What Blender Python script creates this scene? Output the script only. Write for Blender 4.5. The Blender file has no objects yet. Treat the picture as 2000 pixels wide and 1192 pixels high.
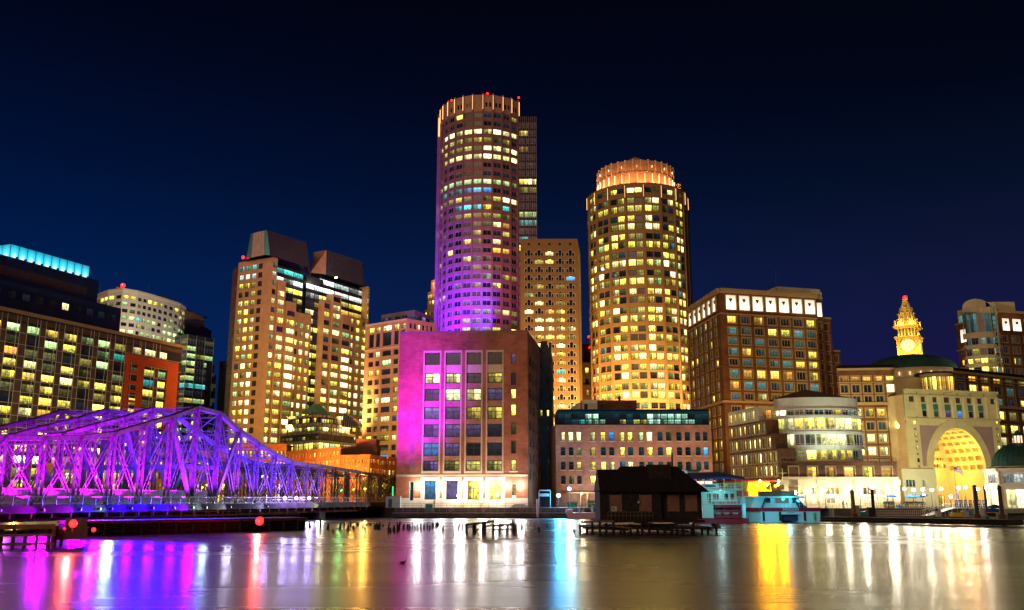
import bpy, math, random
from math import sin, cos, pi, sqrt, atan, radians
from mathutils import Vector
random.seed(7)
C = bpy.context.scene.collection
sc = bpy.context.scene
# ------------------------------------------------------------------ camera
IW, IH, FL = 2000.0, 1192.0, 1795.0
HORIZ = 975.0
TILT = atan((HORIZ - IH / 2) / FL)
CT, ST = cos(TILT), sin(TILT)
CAMZ = 4.5
cd = bpy.data.cameras.new('camera')
cam = bpy.data.objects.new('camera', cd)
C.objects.link(cam)
cam.location = (0, 0, CAMZ)
cam.rotation_euler = (pi / 2 + TILT, 0, 0)
cd.sensor_width = 36
cd.lens = 36 * FL / IW
cd.clip_start = 0.5
cd.clip_end = 6000
sc.camera = cam
# ------------------------------------------------------------------ night sky
world = bpy.data.worlds.new('World')
sc.world = world
world.use_nodes = True
wn, wl = world.node_tree.nodes, world.node_tree.links
wn.clear()
wo = wn.new('ShaderNodeOutputWorld')
bg = wn.new('ShaderNodeBackground')
tc = wn.new('ShaderNodeTexCoord')
sx = wn.new('ShaderNodeSeparateXYZ')
wl.new(tc.outputs['Generated'], sx.inputs[0])
rz = wn.new('ShaderNodeValToRGB')      # elevation
e = rz.color_ramp.elements
e[0].position = 0.0; e[0].color = (0.001, 0.026, 0.13, 1)
e[1].position = 0.60; e[1].color = (0.0006, 0.0010, 0.0050, 1)
for p_, c_ in ((0.17, (0.0003, 0.0205, 0.112)), (0.25, (0.0003, 0.0130, 0.078)), (0.33, (0.0004, 0.0068, 0.043)), (0.42, (0.0006, 0.0032, 0.019)), (0.50, (0.0006, 0.0014, 0.008))):
 q_ = e.new(p_); q_.color = (*c_, 1)
wl.new(sx.outputs['Z'], rz.inputs[0])
rr = wn.new('ShaderNodeValToRGB')      # the same, on the side away from the town centre: more violet, darker
e = rr.color_ramp.elements
e[0].position = 0.0; e[0].color = (0.016, 0.012, 0.085, 1)
e[1].position = 0.55; e[1].color = (0.0008, 0.0010, 0.0035, 1)
for p_, c_ in ((0.18, (0.0085, 0.0100, 0.060)), (0.24, (0.0060, 0.0095, 0.044)), (0.31, (0.0020, 0.0060, 0.024)), (0.40, (0.0008, 0.0024, 0.010))):
 q_ = e.new(p_); q_.color = (*c_, 1)
wl.new(sx.outputs['Z'], rr.inputs[0])
mr = wn.new('ShaderNodeMapRange')
mr.inputs['From Min'].default_value = -0.45
mr.inputs['From Max'].default_value = 0.45
wl.new(sx.outputs['X'], mr.inputs['Value'])
mx = wn.new('ShaderNodeMixRGB')
wl.new(mr.outputs[0], mx.inputs['Fac'])
wl.new(rz.outputs[0], mx.inputs['Color1'])
wl.new(rr.outputs[0], mx.inputs['Color2'])
wl.new(mx.outputs[0], bg.inputs['Color'])
bg.inputs['Strength'].default_value = 0.8
wl.new(bg.outputs[0], wo.inputs[0])
# the glow of the lit town behind the photographer, a very soft low warm light
sd = bpy.data.lights.new('city_glow', 'SUN')
sd.energy = 0.72
sd.angle = radians(35)
sd.color = (1.0, 0.60, 0.27)
so = bpy.data.objects.new('city_glow', sd)
C.objects.link(so)
so.rotation_euler = (radians(72), 0, radians(-24))
sc.view_settings.view_transform = 'Standard'
sc.view_settings.look = 'None'
sc.view_settings.exposure = 0.0
sc.view_settings.gamma = 1.0
sc.render.engine = 'CYCLES'
sc.cycles.use_denoising = True
sc.cycles.max_bounces = 5
sc.cycles.diffuse_bounces = 2
sc.cycles.glossy_bounces = 3
sc.cycles.sample_clamp_indirect = 4.0
sc.cycles.sample_clamp_direct = 0.0
sc.cycles.use_light_tree = True
GZ = 2.4
# ------------------------------------------------------------------ measuring helpers
def ray(px, py):
 u = (px - IW / 2) / FL
 v = (IH / 2 - py) / FL
 return u, CT - v * ST, ST + v * CT
def at(px, py, Y):
 """where the sight line of a photo pixel is Y metres in front of the photographer"""
 a, b, c = ray(px, py)
 k = Y / b
 return Vector((a * k, Y, CAMZ + c * k))
def onz(px, py, z):
 a, b, c = ray(px, py)
 k = (z - CAMZ) / c
 return Vector((a * k, b * k, z))
def bk(p, dist):
 """a point dist metres further along the line of sight, on plan"""
 p = xy(p)
 return p * (1 + dist / p.length)
def hz(px, Y):
 p = at(px, HORIZ, Y)
 return Vector((p.x, Y, 0))
def xy(v):
 return Vector((v[0], v[1], 0))
def zat(py, Y):
 return at(1000, py, Y).z
# ------------------------------------------------------------------ materials
MATS = {}
def lin(c):
 return tuple(((x / 255) / 12.92 if x <= 10 else (((x / 255) + 0.055) / 1.055) ** 2.4) for x in c)
def mat(name, col, rough=0.8, metal=0.0, var=0.25, scale=0.6, bump=0.0, bscale=4.0, spec=0.3):
 m = bpy.data.materials.new(name)
 m.use_nodes = True
 n, l = m.node_tree.nodes, m.node_tree.links
 p = n['Principled BSDF']
 p.inputs['Roughness'].default_value = rough
 p.inputs['Metallic'].default_value = metal
 p.inputs['Specular IOR Level'].default_value = spec
 t = n.new('ShaderNodeTexCoord')
 no = n.new('ShaderNodeTexNoise')
 no.inputs['Scale'].default_value = scale
 no.inputs['Detail'].default_value = 6
 no.inputs['Roughness'].default_value = 0.65
 l.new(t.outputs['Object'], no.inputs['Vector'])
 r = n.new('ShaderNodeValToRGB')
 r.color_ramp.elements[0].position = 0.3
 r.color_ramp.elements[1].position = 0.7
 r.color_ramp.elements[0].color = (*[x * (1 - var) for x in col], 1)
 r.color_ramp.elements[1].color = (*[min(1, x * (1 + var)) for x in col], 1)
 l.new(no.outputs[0], r.inputs[0])
 l.new(r.outputs[0], p.inputs['Base Color'])
 if bump:
  b = n.new('ShaderNodeBump')
  b.inputs['Strength'].default_value = bump
  b.inputs['Distance'].default_value = 0.05
  n2 = n.new('ShaderNodeTexNoise')
  n2.inputs['Scale'].default_value = bscale
  n2.inputs['Detail'].default_value = 4
  l.new(t.outputs['Object'], n2.inputs['Vector'])
  l.new(n2.outputs[0], b.inputs['Height'])
  l.new(b.outputs[0], p.inputs['Normal'])
 MATS[name] = m
 return m
def brickmat(name, col, mortar, bw=0.9, bh=0.3, rough=0.85):
 """coursed masonry: courses run with the height, joints along the wall; large stains over it"""
 m = bpy.data.materials.new(name)
 m.use_nodes = True
 n, l = m.node_tree.nodes, m.node_tree.links
 p = n['Principled BSDF']
 p.inputs['Roughness'].default_value = rough
 p.inputs['Specular IOR Level'].default_value = 0.2
 t = n.new('ShaderNodeTexCoord')
 s = n.new('ShaderNodeSeparateXYZ')
 l.new(t.outputs['Object'], s.inputs[0])
 ad = n.new('ShaderNodeMath'); ad.operation = 'ADD'
 l.new(s.outputs[0], ad.inputs[0]); l.new(s.outputs[1], ad.inputs[1])
 cb = n.new('ShaderNodeCombineXYZ')
 l.new(ad.outputs[0], cb.inputs[0]); l.new(s.outputs[2], cb.inputs[1])
 br = n.new('ShaderNodeTexBrick')
 br.inputs['Scale'].default_value = 1.0
 br.inputs['Brick Width'].default_value = bw
 br.inputs['Row Height'].default_value = bh
 br.inputs['Mortar Size'].default_value = 0.03
 br.inputs['Color1'].default_value = (*[x * 0.86 for x in col], 1)
 br.inputs['Color2'].default_value = (*[x * 1.14 for x in col], 1)
 br.inputs['Mortar'].default_value = (*mortar, 1)
 l.new(cb.outputs[0], br.inputs['Vector'])
 no = n.new('ShaderNodeTexNoise')
 no.inputs['Scale'].default_value = 0.16
 no.inputs['Detail'].default_value = 8
 no.inputs['Roughness'].default_value = 0.7
 l.new(t.outputs['Object'], no.inputs['Vector'])
 r = n.new('ShaderNodeMapRange')
 r.inputs['From Min'].default_value = 0.3
 r.inputs['From Max'].default_value = 0.7
 r.inputs['To Min'].default_value = 0.5
 r.inputs['To Max'].default_value = 1.45
 l.new(no.outputs[0], r.inputs['Value'])
 mu = n.new('ShaderNodeVectorMath'); mu.operation = 'SCALE'
 l.new(br.outputs['Color'], mu.inputs[0]); l.new(r.outputs[0], mu.inputs['Scale'])
 l.new(mu.outputs[0], p.inputs['Base Color'])
 MATS[name] = m
 return m
def emit(name, col, strength, sample='AUTO'):
 m = bpy.data.materials.new(name)
 m.use_nodes = True
 p = m.node_tree.nodes['Principled BSDF']
 p.inputs['Base Color'].default_value = (*[x * 0.5 for x in col], 1)
 p.inputs['Emission Color'].default_value = (*col, 1)
 p.inputs['Emission Strength'].default_value = strength
 m.cycles.emission_sampling = sample
 MATS[name] = m
 return m
def pane(name, col, strength, floor_=0.25, rough=0.12, base=(0.012, 0.014, 0.018)):
 """a lit room painted into the glow of a flat pane: every pane has its own brightness, ceiling lights, furniture and blinds"""
 m = bpy.data.materials.new(name)
 m.use_nodes = True
 n, l = m.node_tree.nodes, m.node_tree.links
 p = n['Principled BSDF']
 p.inputs['Roughness'].default_value = rough
 p.inputs['Base Color'].default_value = (*base, 1)
 def math(op, a, b=None, c=None, clamp=False):
  x = n.new('ShaderNodeMath'); x.operation = op; x.use_clamp = clamp
  for i, v in enumerate((a, b, c)):
   if v is None: continue
   if isinstance(v, (int, float)): x.inputs[i].default_value = v
   else: l.new(v, x.inputs[i])
  return x.outputs[0]
 uv = n.new('ShaderNodeUVMap')
 s = n.new('ShaderNodeSeparateXYZ')
 l.new(uv.outputs[0], s.inputs[0])
 fx, fy = math('FRACT', s.outputs[0]), math('FRACT', s.outputs[1])
 ix, iy = math('FLOOR', s.outputs[0]), math('FLOOR', s.outputs[1])
 c1 = n.new('ShaderNodeCombineXYZ')
 l.new(ix, c1.inputs[0]); l.new(iy, c1.inputs[1])
 w = n.new('ShaderNodeTexWhiteNoise'); w.noise_dimensions = '3D'
 l.new(c1.outputs[0], w.inputs['Vector'])
 ws = n.new('ShaderNodeSeparateColor')
 l.new(w.outputs['Color'], ws.inputs[0])
 c2 = n.new('ShaderNodeCombineXYZ')
 l.new(math('MULTIPLY', s.outputs[0], 5.0), c2.inputs[0])
 l.new(math('MULTIPLY', s.outputs[1], 3.5), c2.inputs[1])
 l.new(math('MULTIPLY', w.outputs['Value'], 30.0), c2.inputs[2])
 no = n.new('ShaderNodeTexNoise')
 no.inputs['Scale'].default_value = 1.0
 no.inputs['Detail'].default_value = 2.5
 l.new(c2.outputs[0], no.inputs['Vector'])
 # furniture low in the room
 g = math('ADD', math('MULTIPLY', fy, 1.5), math('MULTIPLY', no.outputs[0], 3.2))
 g = math('SUBTRACT', g, 1.65, clamp=True)
 g = math('MULTIPLY_ADD', g, 1.0 - floor_, floor_)
 # ceiling lights, painted as brighter blobs near the top
 top = math('GREATER_THAN', fy, 0.70)
 lamp = math('GREATER_THAN', no.outputs[0], 0.50)
 cl = math('MULTIPLY_ADD', math('MULTIPLY', top, lamp), 0.9, 1.0)
 # a blind drawn part way over some panes
 bl = math('GREATER_THAN', fy, math('MULTIPLY_ADD', ws.outputs[1], 2.4, -0.4))
 cl = math('MULTIPLY', cl, math('MULTIPLY_ADD', bl, -0.35, 1.0))
 # a painted step in the glow leaves one side of some panes dimmer
 half = math('MULTIPLY', math('LESS_THAN', ws.outputs[1], 0.36), math('LESS_THAN', fx, math('MULTIPLY_ADD', ws.outputs[2], 0.5, 0.25)))
 cl = math('MULTIPLY', cl, math('MULTIPLY_ADD', half, -0.72, 1.0))
 br = math('MULTIPLY_ADD', math('POWER', ws.outputs[0], 1.8), 1.5, 0.34)
 st = math('MULTIPLY', math('MULTIPLY', g, cl), math('MULTIPLY', br, strength))
 l.new(st, p.inputs['Emission Strength'])
 # small shift of hue from pane to pane
 hs = n.new('ShaderNodeHueSaturation')
 hs.inputs['Color'].default_value = (*col, 1)
 l.new(math('MULTIPLY_ADD', ws.outputs[2], 0.045, 0.4775), hs.inputs['Hue'])
 l.new(math('MULTIPLY_ADD', no.outputs[0], 0.9, 0.5), hs.inputs['Saturation'])
 l.new(hs.outputs[0], p.inputs['Emission Color'])
 m.cycles.emission_sampling = 'NONE'
 MATS[name] = m
 return m
pane('y', (1.0, 0.80, 0.09), 2.8, 0.15)          # yellow office light
pane('w', (1.0, 0.92, 0.34), 3.8)           # strong warm white
pane('g', (0.60, 1.0, 0.34), 1.5)          # greenish tubes
pane('t', (0.05, 0.75, 0.68), 1.3)         # teal
pane('b', (0.05, 0.42, 1.0), 1.3)           # blue
pane('o', (1.0, 0.50, 0.05), 2.0)           # orange room light
pane('d', (0.78, 0.72, 0.12), 0.75)         # dim
pane('e', (0.36, 0.42, 0.13), 0.3)         # almost out
pane('c', (0.10, 0.36, 0.36), 0.5, 0.55)   # closed grey green curtain
pane('v', (0.30, 0.20, 0.62), 0.5)         # violet outside light put into the glow of dark panes
pane('k', (0.03, 0.05, 0.09), 0.22, 0.4)    # dark
pane('p', (0.50, 1.0, 0.72), 1.25, 0.3)      # pale green office floor
pane('n', (0.01, 0.10, 0.13), 0.35, 0.4)    # dark blue green
pane('cw', (0.80, 1.0, 0.92), 2.2)          # cold white
pane('hot', (1.0, 0.80, 0.48), 3.4, 0.6)    # flood-lit room
MATS['h'] = MATS['hot']
mat('tan_stone', (0.42, 0.285, 0.18), var=0.16, scale=0.35)
mat('cream_stone', (0.62, 0.55, 0.36), var=0.14, scale=0.3)
mat('white_stone', (0.72, 0.70, 0.62), var=0.10, scale=0.3)
mat('pale_stone', (0.60, 0.50, 0.38), var=0.12, scale=0.3)
mat('granite', (0.25, 0.145, 0.125), var=0.14, scale=0.4)
mat('amber_stone', (0.34, 0.22, 0.115), var=0.14, scale=0.4)
mat('mauve_stone', (0.33, 0.23, 0.27), var=0.12, scale=0.3)
brickmat('brick_red', (0.38, 0.135, 0.075), (0.26, 0.17, 0.14), 1.2, 0.35)
brickmat('brick_brown', (0.15, 0.068, 0.038), (0.13, 0.085, 0.055), 1.0, 0.30)
brickmat('brick_orange', (0.50, 0.19, 0.07), (0.40, 0.22, 0.12), 1.0, 0.30)
brickmat('brick_pink', (0.40, 0.21, 0.17), (0.34, 0.22, 0.19), 1.0, 0.30)
mat('terracotta', (0.60, 0.10, 0.025), var=0.12, scale=0.3, rough=0.6)
mat('panel_dark', (0.035, 0.035, 0.045), rough=0.35, var=0.3)
mat('panel_navy', (0.001, 0.026, 0.13), rough=0.3, var=0.3, scale=0.2)
mat('panel_brown', (0.13, 0.085, 0.06), rough=0.5, var=0.25)
mat('louvre_dark', (0.055, 0.06, 0.09), rough=0.5, var=0.2)
mat('frame_white', (0.75, 0.70, 0.66), rough=0.5, var=0.05)
mat('frame_cream', (0.36, 0.29, 0.16), rough=0.6, var=0.08)
mat('frame_dark', (0.03, 0.03, 0.035), rough=0.4, var=0.1)
mat('frame_teal', (0.01, 0.14, 0.15), rough=0.5, var=0.15)
mat('frame_grey', (0.32, 0.30, 0.30), rough=0.5, var=0.1)
mat('glass_dark', (0.012, 0.022, 0.035), rough=0.10, var=0.4, scale=0.15, spec=0.6)
mat('glass_teal', (0.015, 0.07, 0.09), rough=0.12, var=0.4, scale=0.2, spec=0.6)
mat('roof_grey', (0.05, 0.05, 0.055), rough=0.9)
mat('copper_green', (0.022, 0.085, 0.080), rough=0.55, var=0.3, scale=0.5)
mat('copper_light', (0.06, 0.17, 0.14), rough=0.55, var=0.25, scale=0.7)
mat('steel_paint', (0.15, 0.135, 0.165), rough=0.5, var=0.45, scale=1.6)
mat('steel_dark', (0.06, 0.05, 0.055), rough=0.6, var=0.4, scale=1.2)
mat('rust', (0.16, 0.045, 0.025), rough=0.85, var=0.5, scale=1.5)
mat('concrete', (0.30, 0.27, 0.25), rough=0.9, var=0.3, scale=0.5, bump=0.3)
mat('concrete_dark', (0.075, 0.07, 0.07), rough=0.9, var=0.45, scale=0.5, bump=0.3)
mat('asphalt', (0.05, 0.05, 0.052), rough=0.9)
mat('paving', (0.22, 0.20, 0.18), rough=0.9, var=0.2)
mat('wood_dark', (0.022, 0.020, 0.023), rough=0.9, var=0.5, scale=1.5, bump=0.4, bscale=3)
mat('wood_fender', (0.20, 0.13, 0.055), rough=0.9, var=0.5, scale=1.5, bump=0.4)
mat('wood_grey', (0.16, 0.13, 0.10), rough=0.9, var=0.5, scale=2, bump=0.3)
mat('board_pink', (0.22, 0.12, 0.10), rough=0.9, var=0.3, scale=0.7)
mat('shingle', (0.014, 0.014, 0.019), rough=0.85, var=0.6, scale=2.5, bump=0.5, bscale=6)
mat('white_paint', (0.46, 0.54, 0.54), rough=0.35, var=0.05)
mat('pink_paint', (0.62, 0.42, 0.56), rough=0.4, var=0.08)
mat('red_paint', (0.28, 0.012, 0.03), rough=0.35, var=0.1)
mat('blue_paint', (0.01, 0.06, 0.30), rough=0.6, var=0.15)
mat('blue_cloth', (0.015, 0.09, 0.42), rough=0.85, var=0.15)
mat('yellow_paint', (0.80, 0.50, 0.02), rough=0.4, var=0.06)
mat('teal_paint', (0.02, 0.22, 0.22), rough=0.45, var=0.1)
mat('navy_paint', (0.02, 0.03, 0.06), rough=0.4, var=0.1)
mat('green_paint', (0.02, 0.30, 0.10), rough=0.4, var=0.1)
mat('black_rubber', (0.012, 0.012, 0.012), rough=0.8, var=0.2)
mat('skin', (0.45, 0.26, 0.18), rough=0.6, var=0.05)
mat('bark', (0.06, 0.04, 0.025), rough=0.95, var=0.3, scale=3)
mat('leaf', (0.055, 0.075, 0.018), rough=0.7, var=0.5, scale=1.2)
mat('leaf_dark', (0.02, 0.045, 0.012), rough=0.7, var=0.5, scale=1.2)
mat('feather', (0.03, 0.025, 0.02), rough=0.8, var=0.4, scale=8)
emit('lamp_white', (1.0, 0.93, 0.80), 40)
emit('lamp_warm', (1.0, 0.6, 0.16), 18)
emit('lamp_orange', (1.0, 0.38, 0.03), 12)
emit('lamp_blue', (0.2, 0.7, 1.0), 14)
emit('lamp_red', (1.0, 0.006, 0.006), 14)
emit('lamp_violet', (0.40, 0.2, 1.0), 16)
emit('lamp_green', (0.1, 1.0, 0.3), 12)
emit('sign_green', (0.02, 0.9, 0.25), 1.6, 'NONE')
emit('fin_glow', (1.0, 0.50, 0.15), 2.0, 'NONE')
emit('slot_glow', (1.0, 0.60, 0.34), 2.0, 'NONE')
emit('edge_glow_white', (0.75, 0.86, 1.0), 2.4, 'NONE')  # light lying on the bridge deck edge, made as a glowing band
# ------------------------------------------------------------------ mesh builder
BASE = {}
class MB:
 def __init__(s):
  s.v = []; s.f = []; s.m = []; s.uv = {}
 def poly(s, pts, m, uv=None):
  i = len(s.v)
  s.v.extend([tuple(p) for p in pts])
  s.f.append(tuple(range(i, i + len(pts))))
  s.m.append(m)
  if uv: s.uv[len(s.f) - 1] = uv
 def join(s, o):
  k = len(s.v); kf = len(s.f)
  s.v.extend(o.v)
  s.f.extend([tuple(x + k for x in f) for f in o.f])
  s.m.extend(o.m)
  for a, b in o.uv.items(): s.uv[a + kf] = b
 def hexa(s, a, m, skip=()):
  """a: 8 points, bottom ring 0-3 counter-clockwise from above, top ring 4-7"""
  i = len(s.v)
  s.v.extend([tuple(p) for p in a])
  for k, f in enumerate(((3, 2, 1, 0), (4, 5, 6, 7), (0, 1, 5, 4), (1, 2, 6, 5), (2, 3, 7, 6), (3, 0, 4, 7))):
   if k in skip: continue
   s.f.append(tuple(i + j for j in f)); s.m.append(m)
 def box(s, x0, x1, y0, y1, z0, z1, m):
  s.hexa([(x0, y0, z0), (x1, y0, z0), (x1, y1, z0), (x0, y1, z0), (x0, y0, z1), (x1, y0, z1), (x1, y1, z1), (x0, y1, z1)], m)
 def beam(s, p, q, w, h, m, up=(0, 0, 1)):
  p, q = Vector(p), Vector(q)
  d = (q - p)
  if d.length < 1e-6: return
  d.normalize()
  a = d.cross(Vector(up))
  if a.length < 1e-3: a = d.cross(Vector((1, 0, 0)))
  a.normalize(); b = a.cross(d).normalized()
  a = a * w / 2; b = b * h / 2
  s.hexa([p - a - b, p + a - b, q + a - b, q - a - b, p - a + b, p + a + b, q + a + b, q - a + b], m)
 def cyl(s, p, q, r0, r1, n, m, caps=True):
  p, q = Vector(p), Vector(q)
  d = (q - p).normalized()
  a = d.cross(Vector((0, 0, 1)))
  if a.length < 1e-3: a = Vector((1, 0, 0))
  a.normalize(); b = d.cross(a)
  i = len(s.v)
  for (c, r) in ((p, r0), (q, r1)):
   for k in range(n):
    t = 2 * pi * k / n
    s.v.append(tuple(c + a * cos(t) * r + b * sin(t) * r))
  for k in range(n):
   k2 = (k + 1) % n
   s.f.append((i + k, i + k2, i + n + k2, i + n + k)); s.m.append(m)
  if caps:
   s.f.append(tuple(i + k for k in reversed(range(n)))); s.m.append(m)
   s.f.append(tuple(i + n + k for k in range(n))); s.m.append(m)
 def prism(s, pts, z0, z1, m, top=True, mt=None):
  n = len(pts)
  lo = [(p[0], p[1], z0) for p in pts]; hi = [(p[0], p[1], z1) for p in pts]
  for k in range(n):
   j = (k + 1) % n
   s.poly([lo[k], lo[j], hi[j], hi[k]], m)
  if top: s.poly(hi, mt or m)
 def lathe(s, cx, cy, prof, n, m, a0=0.0, a1=2 * pi, cap=False):
  """prof: (radius, z) from the bottom up"""
  full = abs(a1 - a0 - 2 * pi) < 1e-6
  k = n if full else n + 1
  i = len(s.v)
  for r, z in prof:
   for j in range(k):
    t = a0 + (a1 - a0) * j / n
    s.v.append((cx + r * cos(t), cy + r * sin(t), z))
  for a in range(len(prof) - 1):
   for j in range(n):
    j2 = (j + 1) % k if full else j + 1
    s.f.append((i + a * k + j, i + a * k + j2, i + (a + 1) * k + j2, i + (a + 1) * k + j)); s.m.append(m)
 def sphere(s, c, r, m, n=10, sz=1.0):
  prof = [(max(1e-3, r * cos(t)), c[2] + sz * r * sin(t)) for t in [(-pi / 2 + pi * k / (n // 2 + 1)) for k in range(n // 2 + 2)]]
  s.lathe(c[0], c[1], prof, n, m)
 def build(s, name, parent=None, smooth=False):
  if not s.f: return None
  b = BASE.get(parent.name, (0, 0, 0)) if parent else None
  if b is None:
   b = s.v[0]
  bx, by, bz = b
  me = bpy.data.meshes.new(name)
  me.from_pydata([(x - bx, y - by, z - bz) for x, y, z in s.v], [], s.f)
  names = []
  idx = {}
  for k in s.m:
   if k not in idx:
    idx[k] = len(names); names.append(k)
  for k in names: me.materials.append(MATS[k])
  me.polygons.foreach_set('material_index', [idx[k] for k in s.m])
  if s.uv:
   lay = me.uv_layers.new(name='UVMap')
   for fi, uv in s.uv.items():
    st = me.polygons[fi].loop_start
    for j, c in enumerate(uv): lay.data[st + j].uv = c
  if smooth:
   me.polygons.foreach_set('use_smooth', [True] * len(me.polygons))
  o = bpy.data.objects.new(name, me)
  C.objects.link(o)
  if parent:
   o.parent = parent
  else:
   o.location = b
  BASE[o.name] = b
  return o
def thing(name, label, cat, loc=(0, 0, 0), group=None):
 o = bpy.data.objects.new(name, None)
 o.empty_display_size = 0.5
 C.objects.link(o)
 o.location = loc
 o['label'] = label; o['category'] = cat
 if group: o['group'] = group
 BASE[o.name] = tuple(loc)
 return o
def tag(o, label, cat, group=None):
 o['label'] = label; o['category'] = cat
 if group: o['group'] = group
 return o
def light(kind, loc, energy, col, size=0.3, target=None, spot=None, blend=0.6, parent=None, name='lamp_light', sy=None):
 d = bpy.data.lights.new(name, kind)
 d.energy = energy; d.color = col
 if kind == 'AREA':
  d.shape = 'RECTANGLE'; d.size = size; d.size_y = sy or size
 else:
  d.shadow_soft_size = size
 if kind == 'SPOT':
  d.spot_size = radians(spot or 70); d.spot_blend = blend
 o = bpy.data.objects.new(name, d)
 C.objects.link(o)
 o.location = loc
 if target is not None:
  o.rotation_euler = (Vector(target) - Vector(loc)).to_track_quat('-Z', 'Y').to_euler()
 if parent:
  b = BASE[parent.name]
  o.parent = parent
  o.location = Vector(loc) - Vector(b)
 return o
def harbour_beam(loc, e_, col, parent, r=.4):
 """an added spot at a lamp, there to brighten its streak on the harbour"""
 p = Vector(loc); q = Vector((p.x * .55, p.y * .55, 0))
 light('SPOT', p, e_, col, r, target=q, spot=140, blend=1.0, parent=parent, name='harbour_fill_spot')  # added light beside the lamp, brightens the water
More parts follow.
